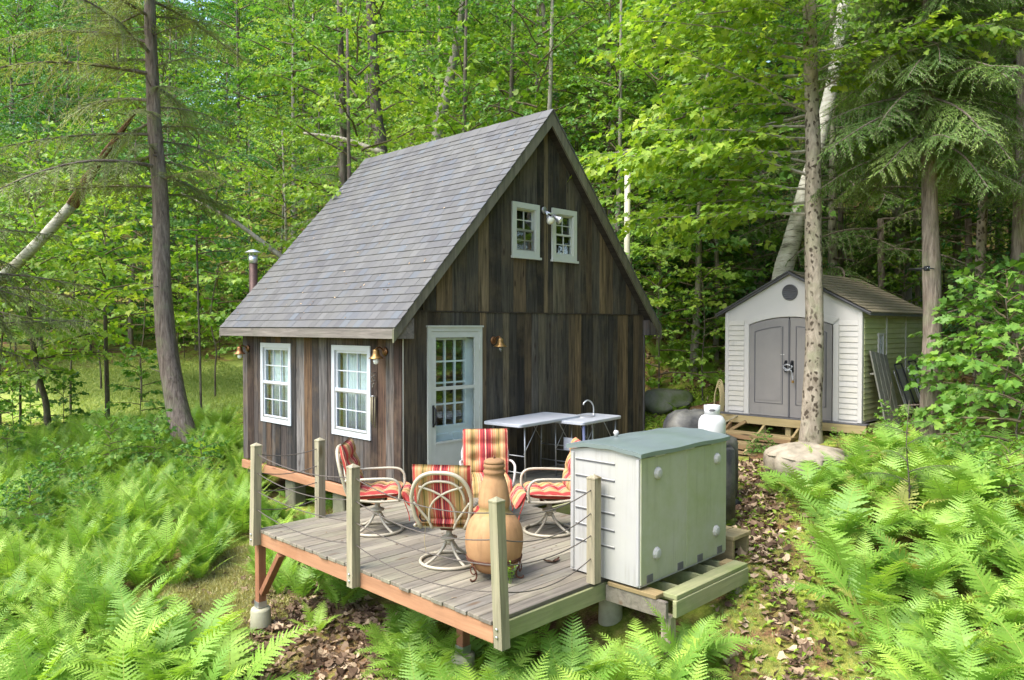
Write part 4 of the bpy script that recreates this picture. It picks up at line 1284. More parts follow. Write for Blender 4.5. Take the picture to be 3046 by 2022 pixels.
def swivel_chair(name, label, loc, face, frame, frontroll=True):
    """local +Y is where the sitter looks; the base ring stands on the deck"""
    t = thing(name, label, 'chair', (loc[0], loc[1], .001), math.atan2(face[1], face[0]) - math.pi / 2, 'swivel chairs around the chiminea')
    rb = .27
    a = np.linspace(0, 2 * math.pi, 36, endpoint=False)
    MB().tube(np.stack([rb * np.cos(a), rb * np.sin(a), np.full(36, .018)], 1), .016, 8, closed=True).build('base_ring', frame, t)
    for k in range(4):
        b = math.pi / 4 + k * math.pi / 2
        c, s = math.cos(b), math.sin(b)
        P = [(rb * .97 * c, rb * .97 * s, .02), (.19 * c, .19 * s, .05), (.10 * c, .10 * s, .11), (.035 * c, .035 * s, .20)]
        MB().tube(smooth_path(P, 4), .014, 7).build('base_leg', frame, t)
    hub = MB().lathe([(0, .17), (.035, .17), (.04, .20), (.03, .215), (.075, .225), (.078, .24), (.04, .255), (.028, .27), (.028, .33), (0, .33)], 18)
    hub.build('hub', frame, t)
    MB().box((0, 0, .345), (.13, .20, .045), None, bev=.008).build('swivel_plate', M['rust_iron'] if frame is M['chair_frame'] else M['tube'], t)
    # seat frame
    w = .27
    sf = MB()
    for s in (-1, 1): sf.tube(smooth_path([(s * w, -.24, .40), (s * w, 0, .375), (s * w, .24, .385), (s * (w - .03), .275, .385)], 4), .014, 7)
    sf.tube([(-w, -.2, .385), (w, -.2, .385)], .013, 7); sf.tube([(-w + .02, .265, .385), (w - .02, .265, .385)], .013, 7); sf.tube([(-w, .08, .378), (w, .08, .378)], .013, 7)
    sf.box((0, 0, .372), (.36, .14, .012))
    sf.build('seat_frame', frame, t)
    # arms: one bent tube per side, from the back frame forward, round and down to the seat
    for s in (-1, 1):
        P = [(s * .285, -.30, .60), (s * .305, -.16, .615), (s * .31, .08, .625), (s * .308, .20, .615), (s * .302, .255, .57), (s * .295, .27, .50), (s * .275, .262, .39)]
        MB().tube(smooth_path(P, 6), .0145, 8).build('arm', frame, t)
    # arched back frame with an inner arch and two crossing bows
    lean = .27
    def bk(x, h):  # point on the reclined back plane
        return (x, -.25 - lean * (h - .40) - .02, h)
    top = .92
    P = []
    for f in np.linspace(0, 1, 25):
        ang = math.pi * f
        x = -.275 * math.copysign(abs(math.cos(ang)) ** .75, math.cos(ang))
        h = .60 + (top - .60) * math.sin(ang) ** .8
        P.append(bk(x, h))
    P = [bk(-.20, .39), bk(-.25, .50)] + P[1:-1] + [bk(.25, .50), bk(.20, .39)]
    back = MB().tube(smooth_path(P, 2), .019, 8).build('back_frame', frame, t)
    Q = [bk(-.215 * math.copysign(abs(math.cos(math.pi * f)) ** .75, math.cos(math.pi * f)), .60 + (top - .08 - .60) * math.sin(math.pi * f) ** .8) for f in np.linspace(0.02, .98, 19)]
    MB().tube(Q, .012, 7).build('inner_arch', frame, back)
    for s in (-1, 1):
        MB().tube(smooth_path([bk(s * .20, .79), bk(s * .06, .74), bk(-s * .06, .66), bk(-s * .115, .56), bk(-s * .12, .44)], 4), .011, 7).build('bow', frame, back)
        MB().tube(smooth_path([bk(s * .255, .64), bk(s * .20, .56), bk(s * .13, .46), bk(s * .10, .385)], 4), .012, 7).build('bow', frame, back)
    # cushions
    V, F = pad(22, 22, .54, .52, .115, TUF, seed=1)
    V = V @ rotm(.06, 0, 0).T + np.array([0, .0, .445])
    o = MB().add(V, F, 0, True).build('seat_cushion', M['cushion'], t)
    V, F = pad(22, 22, .55, .54, .115, TUF, seed=2)
    Rb = rotm(math.pi / 2 + math.atan(lean), 0, 0)
    V[:, 1] *= 1.0
    c = np.array(bk(0, .72)) + np.array([0, .085, .0])
    V = V * np.array([1, 1, -1])
    # tufted face must look forward (+Y)
    V = V @ Rb.T + c
    MB().add(V, F, 0, True).build('back_cushion', M['cushion'], t)
    if frontroll:
        V, F = pad(20, 10, .53, .20, .11, [], seed=3, edge=3.0)
        V = V @ rotm(-1.0, 0, 0).T + np.array([0, .345, .395])
        fr = MB().add(V, F, 0, True).build('front_roll', M['cushion'], t)
        for s in (-1, 1):
            MB().tube(smooth_path([(s * .25, .30, .42), (s * .262, .33, .33), (s * .25, .36, .24), (s * .27, .37, .17)], 4), .005, 5).build('tie_string', M['red_tie'], fr)
    return t
CF, CW = M['chair_frame'], M['chair_white']
away = _FW[:2]; right = RT[:2]
swivel_chair('swivel_chair', 'cream swivel chair with striped cushion turned side-on by the long wall corner', onz(1123, 1578, 0), right + away * .05, CF)
swivel_chair('swivel_chair', 'cream swivel chair whose arched open back frame shows, beside the chiminea', onz(1336, 1671, 0), away * .97 + right * .12, CF, False)
swivel_chair('swivel_chair', 'cream swivel chair with striped cushion in front of the storage box end', onz(1634, 1580, 0), -right - away * .12, CF)
pD = onz(1447, 1316, .90)
swivel_chair('swivel_chair', 'white-framed swivel chair with striped cushion in front of the door', (pD[0] + .16, pD[1] + .16), -away * .98 + right * .10, CW)
def hanging_cord():
    p = onz(1336, 1671, 0)
    q = dep(1262, 1520, 6.9)
    t = thing('hanging_cord', 'black cord with a ring at its end hanging beside a chair back', 'cord', (q[0], q[1], 0.001))
    z = q[2]
    MB().tube(smooth_path([(.06, .02, z + .30), (.0, 0, z + .20), (-.01, 0, z + .10), (.005, 0, z)], 5), .006, 6).build('cord', M['black_cord'], t)
    r = arc((.0, 0, z - .05), .042, 0, 2 * math.pi, 25, (RT[0], RT[1], 0), (0, 0, 1))
    MB().tube(r[:-1], .007, 6, closed=True).build('ring', M['black_cord'], t)
    MB().tube(smooth_path([(.0, 0, z - .01), (.012, .0, z - .15), (.0, 0, z - .27), (.02, 0, z - .38)], 5), .003, 4).build('string', M['hose_tan'], t)
hanging_cord()

# ------------------------------------------------------------------ folding tables against the gable wall
def folding_leg_pair(t, xa, xb, y0, y1, z, mat):
    """one end: two posts and two stretchers"""
    for y in (y0, y1):
        MB().tube([(xa, y, z), (xb, y, .0)], .0125, 7).build('leg', mat, t)
    MB().tube([((xa + xb) / 2, y0, z * .5), ((xa + xb) / 2, y1, z * .5)], .009, 6).build('stretcher', mat, t)
    MB().tube([(xb, y0, z * .22), (xb, y1, z * .22)], .009, 6).build('stretcher', mat, t)
def slab(w, l, h, r, n=6):
    P = []
    for cx_, cy_, a in ((w / 2 - r, l / 2 - r, 0), (-w / 2 + r, l / 2 - r, math.pi / 2), (-w / 2 + r, -l / 2 + r, math.pi), (w / 2 - r, -l / 2 + r, 1.5 * math.pi)):
        for k in range(n + 1): P.append((cx_ + r * math.cos(a + k * math.pi / 2 / n), cy_ + r * math.sin(a + k * math.pi / 2 / n)))
    return P
def table_top(t, w, l, z, mat):
    P = slab(w, l, 0, .06)
    V = []; n = len(P)
    for s, zz in ((.985, z - .045), (1, z - .038), (1, z - .006), (.985, z)):
        V += [(x * s, y * s, zz) for x, y in P]
    F = [tuple(range(n))[::-1], tuple(range(3 * n, 4 * n))]
    for k in range(3):
        for i in range(n): F.append((k * n + i, k * n + (i + 1) % n, (k + 1) * n + (i + 1) % n, (k + 1) * n + i))
    return MB().add(V, F).build('table_top', mat, t)
TZ = .885
t1 = thing('folding_table', 'white plastic folding table against the gable wall', 'table', (1.98, -.50, .001), R(6))
table_top(t1, 1.50, .68, TZ, M['table'])
folding_leg_pair(t1, -.58, -.56, -.28, .28, TZ - .04, M['tube'])
folding_leg_pair(t1, .58, .56, -.28, .28, TZ - .04, M['tube'])
for s in (-1, 1):
    for y in (-.26, .26): MB().tube([(s * .57, y, .45), (s * .25, y, TZ - .05)], .007, 6).build('brace', M['tube'], t1)
t2 = thing('sink_table', 'white folding sink table with gooseneck tap against the gable wall', 'table', (2.79, -.82, .001), R(6))
top2 = table_top(t2, 1.10, .62, TZ - .035, M['table'])
MB().lathe([(.0, -.12), (.10, -.12), (.14, -.02), (.15, .003), (.13, .004), (.12, -.02), (.0, -.1)], 20, (.05, .06, TZ - .033)).build('sink_bowl', M['tube'], top2)
MB().lathe([(0, 0), (.05, 0), (.05, .006), (0, .006)], 16, (-.2, .14, TZ - .034)).build('drain_cover', M['black_metal'], top2)
MB().tube(smooth_path([(.18, -.02, TZ - .035), (.18, -.02, TZ + .11), (.14, -.0, TZ + .19), (.07, .02, TZ + .215), (.01, .04, TZ + .18), (0, .045, TZ + .15)], 6), .011, 8).build('tap', M['aluminium'], t2)
MB().lathe([(0, 0), (.026, 0), (.02, .03), (.014, .05), (0, .05)], 12, (.18, -.02, TZ - .035)).build('tap_base', M['aluminium'], t2)
folding_leg_pair(t2, -.44, -.42, -.25, .25, TZ - .08, M['tube'])
folding_leg_pair(t2, .44, .42, -.25, .25, TZ - .08, M['tube'])
for s in (-1, 1):
    for y in (-.24, .24): MB().tube([(s * .43, y, .42), (s * .12, y, TZ - .09)], .007, 6).build('brace', M['tube'], t2)
MB().tube(smooth_path([(.16, .0, TZ - .1), (.16, -.02, TZ - .25), (.12, -.04, TZ - .42), (.02, -.05, TZ - .62), (.0, -.05, .1)], 6), .02, 8).build('drain_hose', M['tube'], t2)
MB().tube(smooth_path([(-.46, -.26, TZ - .09), (-.46, -.27, .55), (-.47, -.28, .40), (-.55, -.35, .28), (-.68, -.45, .15), (-.8, -.52, .02)], 6), .022, 8).build('water_hose', M['hose'], t2)
MB().box((-.43, .02, .50), (.02, .16, .18)).build('tag', M['table'], t2)

# ------------------------------------------------------------------ covered grill and propane tank behind the box
def lumpy_cover(rows, n=48, noise=.02, seed=1, p=3.0):
    """rows: (z, cx, cy, hx, hy); superellipse sections joined, with drape folds"""
    r = np.random.default_rng(seed)
    ph = r.uniform(0, 6.28, 6)
    V = []; F = []
    for k, (z, cx_, cy_, hx, hy) in enumerate(rows):
        for i in range(n):
            a = 2 * math.pi * i / n
            c, s = math.cos(a), math.sin(a)
            d = (abs(c) ** p + abs(s) ** p) ** (-1 / p)
            f = 1 + noise * (math.sin(7 * a + ph[0] + z * 3) + .7 * math.sin(13 * a + ph[1] - z * 4) + .5 * math.sin(23 * a + ph[2])) * (1 - .5 * k / len(rows))
            V.append((cx_ + hx * d * c * f, cy_ + hy * d * s * f, z + .012 * math.sin(5 * a + ph[3] + k)))
    m = len(rows)
    for k in range(m - 1):
        for i in range(n): F.append((k * n + i, k * n + (i + 1) % n, (k + 1) * n + (i + 1) % n, (k + 1) * n + i))
    F.append(tuple(range((m - 1) * n, m * n))); F.append(tuple(range(n))[::-1])
    return V, F
def grill():
    p = np.array([2.38, -2.97])
    g = tz(*p)
    global grill_thing
    t = grill_thing = thing('covered_grill', 'barbecue grill under a dusty black vinyl cover beside the propane tank', 'grill', (p[0], p[1], g), R(-38))
    b = -g
    rows = [(.16, 0, 0, .47, .33), (.3, 0, 0, .48, .335), (.6, 0, 0, .475, .33), (.84, 0, 0, .465, .325), (.89, 0, 0, .45, .31), (.95, -.06, 0, .38, .28), (1.08, -.07, 0, .35, .26), (1.17, -.07, 0, .30, .21), (1.22, -.07, 0, .22, .14), (1.24, -.07, 0, .10, .06)]
    V, F = lumpy_cover(rows, noise=.018)
    MB().add(V, F, 0, True).build('cover', M['grill_cover'], t)
    for x in (-.38, .38):
        for y in (-.25, .25): MB().tube([(x, y, 0), (x, y, .3)], .02, 7).build('leg', M['black_metal'], t)
    for x in (-.38, .38): MB().lathe([(0, -.02), (.07, -.02), (.08, 0), (.07, .02), (0, .02)], 14, (x, -.27, .08), rot=rotm(math.pi / 2, 0, 0)).build('wheel', M['black_metal'], t)
grill()
def tank():
    p = dep(2118, 1215, 8.75)
    g = tz(p[0], p[1])
    zb = .84
    st = grill_thing; g = st.location.z
    q = np.linalg.inv(np.array(Euler((0, 0, R(-38))).to_matrix())) @ (np.array([p[0], p[1], 0]) - np.array([2.38, -2.97, 0]))
    V, F = lumpy_cover([(.12, q[0], q[1], .25, .25), (.5, q[0], q[1], .245, .245), (zb - g - .03, q[0], q[1], .235, .235), (zb - g - .005, q[0], q[1], .215, .215)], 40, .02, 8)
    MB().add(V, F, 0, True).build('shelf_cover', M['grill_cover'], st)
    t = thing('propane_tank', 'white propane tank with a collar above the storage box lid', 'gas tank', (p[0], p[1], zb))
    MB().lathe([(0, .02), (.09, .02), (.12, .035), (.148, .075), (.155, .12), (.155, .26), (.148, .30), (.12, .345), (.07, .37), (0, .375)], 30).build('body', M['tank'], t)
    mb = MB().lathe([(.105, 0), (.11, 0), (.11, .025), (.105, .025)], 24); mb.build('foot_ring', M['tank'], t)
    # collar with a hand hole
    c = MB(); n = 36; V = []; F = []
    for i in range(n):
        a = 2 * math.pi * i / n
        for r_, z in ((.088, .355), (.092, .47), (.084, .47), (.080, .355)): V.append((r_ * math.cos(a), r_ * math.sin(a), z))
    for i in range(n):
        j = (i + 1) % n
        for k in range(4): F.append((i * 4 + k, j * 4 + k, j * 4 + (k + 1) % 4, i * 4 + (k + 1) % 4))
    c.add(V, F, 0, True); c.build('collar', M['tank'], t)
    v = MB().tube([(0, 0, .37), (0, 0, .43)], .02, 8); v.tube([(0, -.05, .42), (0, .03, .42)], .016, 8); v.build('valve', M['brass'], t)
    a0 = math.atan2(CAM[1] - p[1], CAM[0] - p[0])
    h = MB(); n = 12
    V = []
    for i in range(n + 1):
        f = i / n * 2 - 1
        a = a0 + f * .42
        zz = .42
        V += [(.0935 * math.cos(a), .0935 * math.sin(a), zz - .014 * math.sqrt(max(0, 1 - f * f))), (.0935 * math.cos(a), .0935 * math.sin(a), zz + .014 * math.sqrt(max(0, 1 - f * f)))]
    h.add(V, [(2 * i, 2 * i + 2, 2 * i + 3, 2 * i + 1) for i in range(n)]); h.build('hand_hole', M['shed_dark'], t)
tank()

# ------------------------------------------------------------------ fire pit under a canvas cover
def firepit():
    p = dep(2398, 1400, 9.85)
    g = tz(p[0], p[1])
    t = thing('fire_pit', 'round fire pit under a stained pale canvas cover by the fern bed', 'fire pit', (p[0], p[1], g))
    rows = [(.02, 0, 0, .47, .47), (.1, 0, 0, .505, .5), (.2, 0, 0, .515, .51), (.27, 0, 0, .505, .5), (.31, 0, 0, .49, .485), (.345, 0, 0, .46, .45), (.37, 0, 0, .40, .39), (.40, .03, .02, .26, .25), (.425, .06, .03, .12, .12), (.43, .06, .03, .05, .05)]
    V, F = lumpy_cover(rows, 96, .034, 4, 2.0)
    MB().add(V, F, 0, True).build('cover', M['canvas'], t)
    a = np.linspace(0, 2 * math.pi, 60, endpoint=False)
    MB().tube(np.stack([.497 * np.cos(a), .49 * np.sin(a), .295 + .012 * np.sin(5 * a)], 1), .010, 6, closed=True).build('hem_cord', M['canvas'], t)
    for k in range(3):
        q = k * 2.1; MB().box((.36 * math.cos(q), .36 * math.sin(q), 0), (.06, .06, .16)).build('foot', M['black_metal'], t)
firepit()

# ------------------------------------------------------------------ resin garden shed
SX, SYA, SYB, SZ = 6.22, -3.60, -1.24, .69
SLEN, SWALL, SPEAK = 3.0, 1.77, 2.40
def shed():
    t = thing('garden_shed', 'cream resin garden shed with arched grey double doors', 'shed', (SX, (SYA + SYB) / 2, SZ))
    hw = (SYB - SYA) / 2
    # local: front face at x=0 looking towards -X, y from -hw to hw, z up
    front = MB()
    n = 16
    dw, dh, da = .72, 1.56, .13                 # door half-width, height at the jamb, rise of the arch
    arch = [(-dw + 2 * dw * i / n, dh + da * (1 - (2 * i / n - 1) ** 2)) for i in range(n + 1)]
    # front wall left, right and gable above the door
    for s in (-1, 1):
        front.prism([(s * dw, 0), (s * hw, 0), (s * hw, SWALL), (s * dw, dh)], 0, 0.0, .06)
    gp = [(-hw, SWALL), (-dw, dh)]
    front.prism([(-hw, SWALL)] + arch + [(hw, SWALL), (0, SPEAK)], 0, .0, .06)
    front.box((SLEN - .03, 0, SWALL / 2), (.06, 2 * hw, SWALL)); front.prism([(-hw, SWALL), (hw, SWALL), (0, SPEAK)], 0, SLEN - .06, SLEN)
    for s in (-1, 1): front.box((SLEN / 2, s * (hw - .03), SWALL / 2), (SLEN - .12, .06, SWALL))
    front.box((SLEN / 2, 0, .01), (SLEN - .13, 2 * hw - .13, .03))
    wall = front.build('wall', M['shed_trim'], t)
    # moulded lap siding: every lap a wedge
    nl = 18
    lh = (SWALL - .18) / nl
    def lap(w, h, axis, sgn):
        mb = MB()
        # cross section: thick at the bottom
        poly = [(0, 0), (-.016, .004), (-.004, h - .004), (0, h - .004)]
        return mb
    lw = hw - dw - .17
    lp = MB().add([(0, -lw / 2, 0), (-.015, -lw / 2, .005), (-.004, -lw / 2, lh - .003), (0, -lw / 2, lh - .003), (0, lw / 2, 0), (-.015, lw / 2, .005), (-.004, lw / 2, lh - .003), (0, lw / 2, lh - .003)],
                  [(0, 1, 2, 3), (7, 6, 5, 4), (0, 4, 5, 1), (1, 5, 6, 2), (2, 6, 7, 3)])
    o0 = lp.build('siding_lap', M['shed_resin'], wall); lm = o0.data; first = True
    for s in (-1, 1):
        for k in range(nl):
            o = o0 if first else inst('siding_lap', lm, wall)
            first = False
            o.location = (-.001, s * (dw + .10 + lw / 2), .04 + k * lh)
    # corner posts and the trim round the door
    for s in (-1, 1):
        MB().box((-.008, s * (hw - .035), SWALL / 2), (.024, .07, SWALL - .01), None, bev=.006).build('corner_trim', M['shed_trim'], wall)
        MB().box((-.008, s * (dw + .05), dh / 2), (.026, .09, dh), None, bev=.006).build('door_trim', M['shed_trim'], wall)
    tr = MB(); V = []
    for i, (y, z) in enumerate(arch): V += [(-.02, y * 1.0, z + .005), (-.02, y * 1.13, z + .10), (.0, y * 1.13, z + .10), (.0, y, z + .005)]
    F = []
    for i in range(n):
        for k in range(4): F.append((i * 4 + k, i * 4 + 4 + k, i * 4 + 4 + (k + 1) % 4, i * 4 + (k + 1) % 4))
    tr.add(V, F); tr.build('arch_trim', M['shed_trim'], wall)
    # side walls: laps in three panels, tall vent window
    ls = (SLEN - .1) / 3
    for s in (-1, 1):
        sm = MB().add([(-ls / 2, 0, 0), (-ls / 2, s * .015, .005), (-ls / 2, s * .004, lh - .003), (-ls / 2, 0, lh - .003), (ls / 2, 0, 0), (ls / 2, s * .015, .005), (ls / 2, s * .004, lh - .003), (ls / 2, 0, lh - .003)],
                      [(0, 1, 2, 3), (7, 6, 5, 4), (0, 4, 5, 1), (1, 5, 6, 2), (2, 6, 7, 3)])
        o1 = sm.build('siding_lap', M['shed_light_tint'], wall); m1 = o1.data; f1 = True
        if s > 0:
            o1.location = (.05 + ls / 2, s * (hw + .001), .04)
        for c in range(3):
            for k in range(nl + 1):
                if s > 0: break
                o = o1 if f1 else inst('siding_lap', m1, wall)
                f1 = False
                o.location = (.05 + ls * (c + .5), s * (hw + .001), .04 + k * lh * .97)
            if s < 0 and c: MB().box((.05 + ls * c, -(hw + .012), SWALL / 2), (.022, .03, SWALL - .02), None, bev=.006).build('panel_joint', M['shed_trim'], wall)
    wn_ = MB(); frame_rect(wn_, .62, .86, .92, 1.42, .035, -hw - .035, -hw - .002, 1)
    win = wn_.build('window', M['shed_trim'], wall)
    pane_quad('pane', .655, .735, .955, 1.385, -hw - .022, 1, M['glass'], win); pane_quad('pane', .745, .825, .955, 1.385, -hw - .022, 1, M['glass'], win)
    MB().box((.74, -hw - .02, 1.17), (.012, .02, .43)).build('muntin', M['shed_trim'], win)
    # doors
    for s in (-1, 1):
        g = .012
        pts = [(s * g, .005), (s * (dw - .012), .005)] + [(s * (dw - .012 - (dw - .012 - g) * i / 10), dh - .012 + da * (1 - ((dw - .012 - (dw - .012 - g) * i / 10) / dw) ** 2)) for i in range(11)]
        d = MB().prism(pts, 0, -.012, .04).build('door', M['shed_door'], t)
        # raised panel outline
        m_ = .105
        inner = [(s * (g + m_), .22), (s * (dw - m_), .22)] + [(s * (dw - m_ - (dw - 2 * m_ - g) * i / 10), dh - .16 + da * (1 - ((dw - m_ - (dw - 2 * m_ - g) * i / 10) / dw) ** 2)) for i in range(11)]
        P = [(-.014, a, b) for a, b in inner]
        MB().tube(P, .010, 5, closed=True, smooth=False).build('panel_moulding', M['shed_dark'], d)
        cpt = np.array(inner).mean(0)
        MB().prism([tuple(cpt + (np.array(q) - cpt) * np.array([.90, .955])) for q in inner], 0, -.019, -.012).build('raised_panel', M['shed_door'], d)
        MB().box((-.02, s * .055, .86), (.02, .045, .20), None, bev=.006).build('handle_plate', M['black_metal'], d)
        MB().tube(smooth_path([(-.03, s * .055, .94), (-.07, s * .055, .92), (-.075, s * .055, .86), (-.07, s * .055, .80), (-.03, s * .055, .78)], 4), .012, 6).build('handle', M['black_metal'], d)
    MB().box((-.016, 0, dh * .5 + .05), (.026, .03, dh + .08), None, bev=.005).build('door_astragal', M['shed_dark'], t)
    MB().box((-.016, .12, 1.055), (.006, .07, .016)).build('door_plate', M['chair_white'], t)
    # round louvred vent in the gable
    vt = MB().lathe([(.12, 0), (.135, .0), (.135, .016), (.118, .02), (.116, .006), (0, .006)], 28, (-.0, 0, SPEAK - .30), rot=rotm(0, -math.pi / 2, 0)).build('vent', M['shed_dark'], t)
    for k in range(6):
        z = -.085 + k * .034; w = math.sqrt(max(0, .115 ** 2 - z * z)) * 2
        MB().box((-.013, 0, SPEAK - .30 + z), (.012, w, .016), rotm(0, .5, 0)).build('louvre', M['shed_dark'], vt)
    # roof
    ov = .14
    sl = (SPEAK - SWALL) / hw
    yl = hw + ov
    zt = SPEAK + .05
    rf = MB().prism([(-yl, zt - sl * yl), (0, zt), (yl, zt - sl * yl), (yl, zt - sl * yl - .045), (0, zt - .05), (-yl, zt - sl * yl - .045)], 0, -.075, SLEN + .07).build('roof', M['shed_dark'], t)
    ncr = 13
    cl = math.hypot(yl, sl * yl) / ncr
    ang = math.atan(sl)
    for s in (-1, 1):
        for c in range(ncr):
            y_o = yl + .012 - c * cl * math.cos(ang); z_o = zt - sl * yl + c * cl * math.sin(ang) + .004
            mb = MB()
            # a slightly wavy butt edge
            V = []; F = []; nn = 24; r = random.Random(c * 7 + s)
            for i in range(nn + 1):
                x = -.06 + (SLEN + .12) * i / nn
                j = r.uniform(-.008, .008)
                V += [(x, s * (y_o + j), z_o), (x, s * (y_o + j), z_o + .016), (x, s * (y_o - cl * 1.1 * math.cos(ang)), z_o + cl * 1.1 * math.sin(ang) + .003)]
            for i in range(nn):
                F += [(i * 3, i * 3 + 3, i * 3 + 4, i * 3 + 1), (i * 3 + 1, i * 3 + 4, i * 3 + 5, i * 3 + 2)]
            mb.add(V, F); mb.build('shingle_course', M['shed_roof'], roof_parent(rf))
        MB().bar((-.078, s * (yl + .01), zt - sl * yl - .012), (-.078, 0, zt - .006), .012, .075, up=(1, 0, 0)).build('rake_trim', M['shed_dark'], rf)
    return t
def roof_parent(r): return r
shed()
def shed_chain():
    t = thing('door_chain', 'steel chain with padlock looped through the shed door handles', 'chain', (SX - .075, (SYA + SYB) / 2, SZ + .84))
    k0 = 0
    P = smooth_path([(.0, .075, .03), (-.01, .03, -.02), (-.01, -.03, -.025), (.0, -.075, .02), (-.005, -.03, .045), (-.005, .03, .05), (0, .075, .0), (-.01, .02, -.05), (-.01, -.06, -.04), (-.01, -.085, -.13), (-.01, -.095, -.2)], 4)
    for i in range(len(P) - 1):
        d = P[i + 1] - P[i]; l = np.linalg.norm(d)
        if l < .004: continue
        d /= l
        u = np.cross(d, (1, 0, .3)); u /= np.linalg.norm(u)
        if i % 2: u = np.cross(d, u)
        a = np.linspace(0, 2 * math.pi, 8, endpoint=False)[:, None]
        MB().tube((P[i] + P[i + 1]) / 2 + np.cos(a) * d * .016 + np.sin(a) * u * .008, .0035, 4, closed=True).build('chain_link', M['aluminium'], t)
    MB().box((-.012, -.095, -.23), (.018, .04, .045), None, bev=.006).build('padlock', M['brass'], t)
shed_chain()
def shed_base():
    t = thing('shed_foundation', 'treated timber frame and steps under the garden shed', 'platform', (SX, (SYA + SYB) / 2, SZ))
    hw = (SYB - SYA) / 2
    MB().box((-.08, 0, -.085), (.04, 2 * hw + .2, .14), None, bev=.005).build('front_beam', M['step_wood'], t)
    MB().box((-.02, 0, -.012), (.16, 2 * hw + .2, .022)).build('floor_edge', M['shed_dark'], t)
    for s in (-1, 1): MB().box((SLEN / 2, s * (hw + .06), -.085), (SLEN + .1, .04, .14), None, bev=.005).build('side_beam', M['step_wood'], t)
    for x in (.0, 1.5, 2.9):
        for y in (-hw, 0, hw):
            g = tz(SX + x, (SYA + SYB) / 2 + y) - SZ
            if g < -.16: MB().box((x, y, (g - .1 - .155) / 2), (.09, .09, -.155 - g + .1), None).build('foundation_post', M['step_wood'], t)
    # steps along the front
    zc = -.14
    for k in range(3):
        z = -.30 - .13 * k; x = -.30 - .26 * k
        MB().box((x, .42, z), (.27, 1.30, .038), None, bev=.004).build('tread', M['step_wood'], t)
        MB().box((x - .12, .42, z - .05), (.03, 1.28, .07) if k < 2 else (.03, 1.28, .12), None).build('riser', M['step_wood'], t)
    for y in (-.2, .4, 1.03):
        MB().prism([(-.06, -.16), (-.10, -.16), (-.93, -.62), (-.93, -.80), (-.06, -.80)], 1, y - .02, y + .02).build('stringer', M['step_wood'], t)
    MB().bar((-.12, .72, -.12), (-.10, 1.02, -.30), .05, .09, up=(1, 0, 0)).build('brace', M['step_wood'], t)
shed_base()
def extension_cord():
    P = [(SX - .06, -1.55, SZ - .01), (SX - .14, -1.5, SZ - .06), (SX - .35, -1.3, SZ - .2), (SX - .9, -1.05, SZ - .33), (SX - 1.4, -1.0, tz(SX - 1.4, -1.0) + .03), (SX - 2.2, -1.3, tz(SX - 2.2, -1.3) + .01)]
    o = MB().tube(smooth_path(P, 6), .012, 6).build('extension_cord', M['pt_post'])
    tag(o, 'pale green cord running from the shed doorway down the steps', 'cord')
extension_cord()
def leaning_board():
    t = thing('leaning_board', 'grey weathered door panel of four boards leaning on the shed side', 'panel', (6.58, -3.96, tz(6.58, -3.96)))
    g = tz(6.58, -3.96)
    A = np.array([0, 0, .02]); top = np.array([.12, .30, 1.22])
    d = (top - A)
    for k in range(4):
        off = np.array([-.26 + .175 * k, -.0, .05 - .10 * k * 0])
        l = 1 - .02 * k
        MB().bar(A + off, A + off + d * l, .170, .024, up=(0, 1, 0), bev=.003).build('board', M['grey_board'], t)
    for f in (.2, .75):
        q = A + d * f + np.array([0, .03, -.005])
        MB().bar(q + np.array([-.33, 0, 0]), q + np.array([.33, 0, 0]), .07, .02, up=(0, 0, 1)).build('batten', M['grey_board'], t)
leaning_board()
def folded_chair(x, y, label, mat, tilt):
    g = tz(x, y)
    t = thing('folded_chair', label, 'chair', (x, y, g), R(4), 'folded chairs against the shed side')
    d = np.array([.10, .26, .86])
    for s in (-1, 1):
        MB().tube(smooth_path([(s * .22, 0, .02), (s * .22 + tilt * .4, d[1] * .5, .45), (s * .22 + tilt, d[1], .88)], 4), .013, 7).build('leg', M['black_metal'], t)
        MB().tube(smooth_path([(s * .19, .05, .0), (s * .19 + tilt * .5, d[1] * .6 + .03, .45), (s * .19 + tilt, d[1] + .02, .78)], 4), .012, 7).build('leg', M['tube'], t)
    MB().tube([(-.22 + tilt, d[1], .88), (.22 + tilt, d[1], .88)], .013, 7).build('top_rail', M['black_metal'], t)
    for k in range(5):
        xx = -.16 + k * .08
        MB().bar((xx + tilt * .25, .10, .24), (xx + tilt * .9, d[1] * .95, .80), .052, .012, up=(0, 1, 0), bev=.003).build('slat', mat, t)
folded_chair(7.55, -3.98, 'folded chair with grey slats leaning on the shed side wall', M['tube'], -.06)
folded_chair(8.05, -4.06, 'folded chair with blue-white slats beside the trunk with the black trail camera', M['table'], -.14)
def hose_coil():
    y = SYB + .16
    t = thing('hose_coil', 'tan garden hose coiled on the shed corner', 'hose', (SX + .05, y, SZ))
    for k in range(5):
        a = np.linspace(0, 2 * math.pi, 28, endpoint=False)
        r = .10 + .012 * k
        MB().tube(np.stack([.02 * k - .05 + .02 * np.sin(a), r * np.cos(a) * .6, .18 + .26 * np.sin(a) * (r / .1)], 1), .011, 6, closed=True).build('coil', M['hose_tan'], t)
hose_coil()

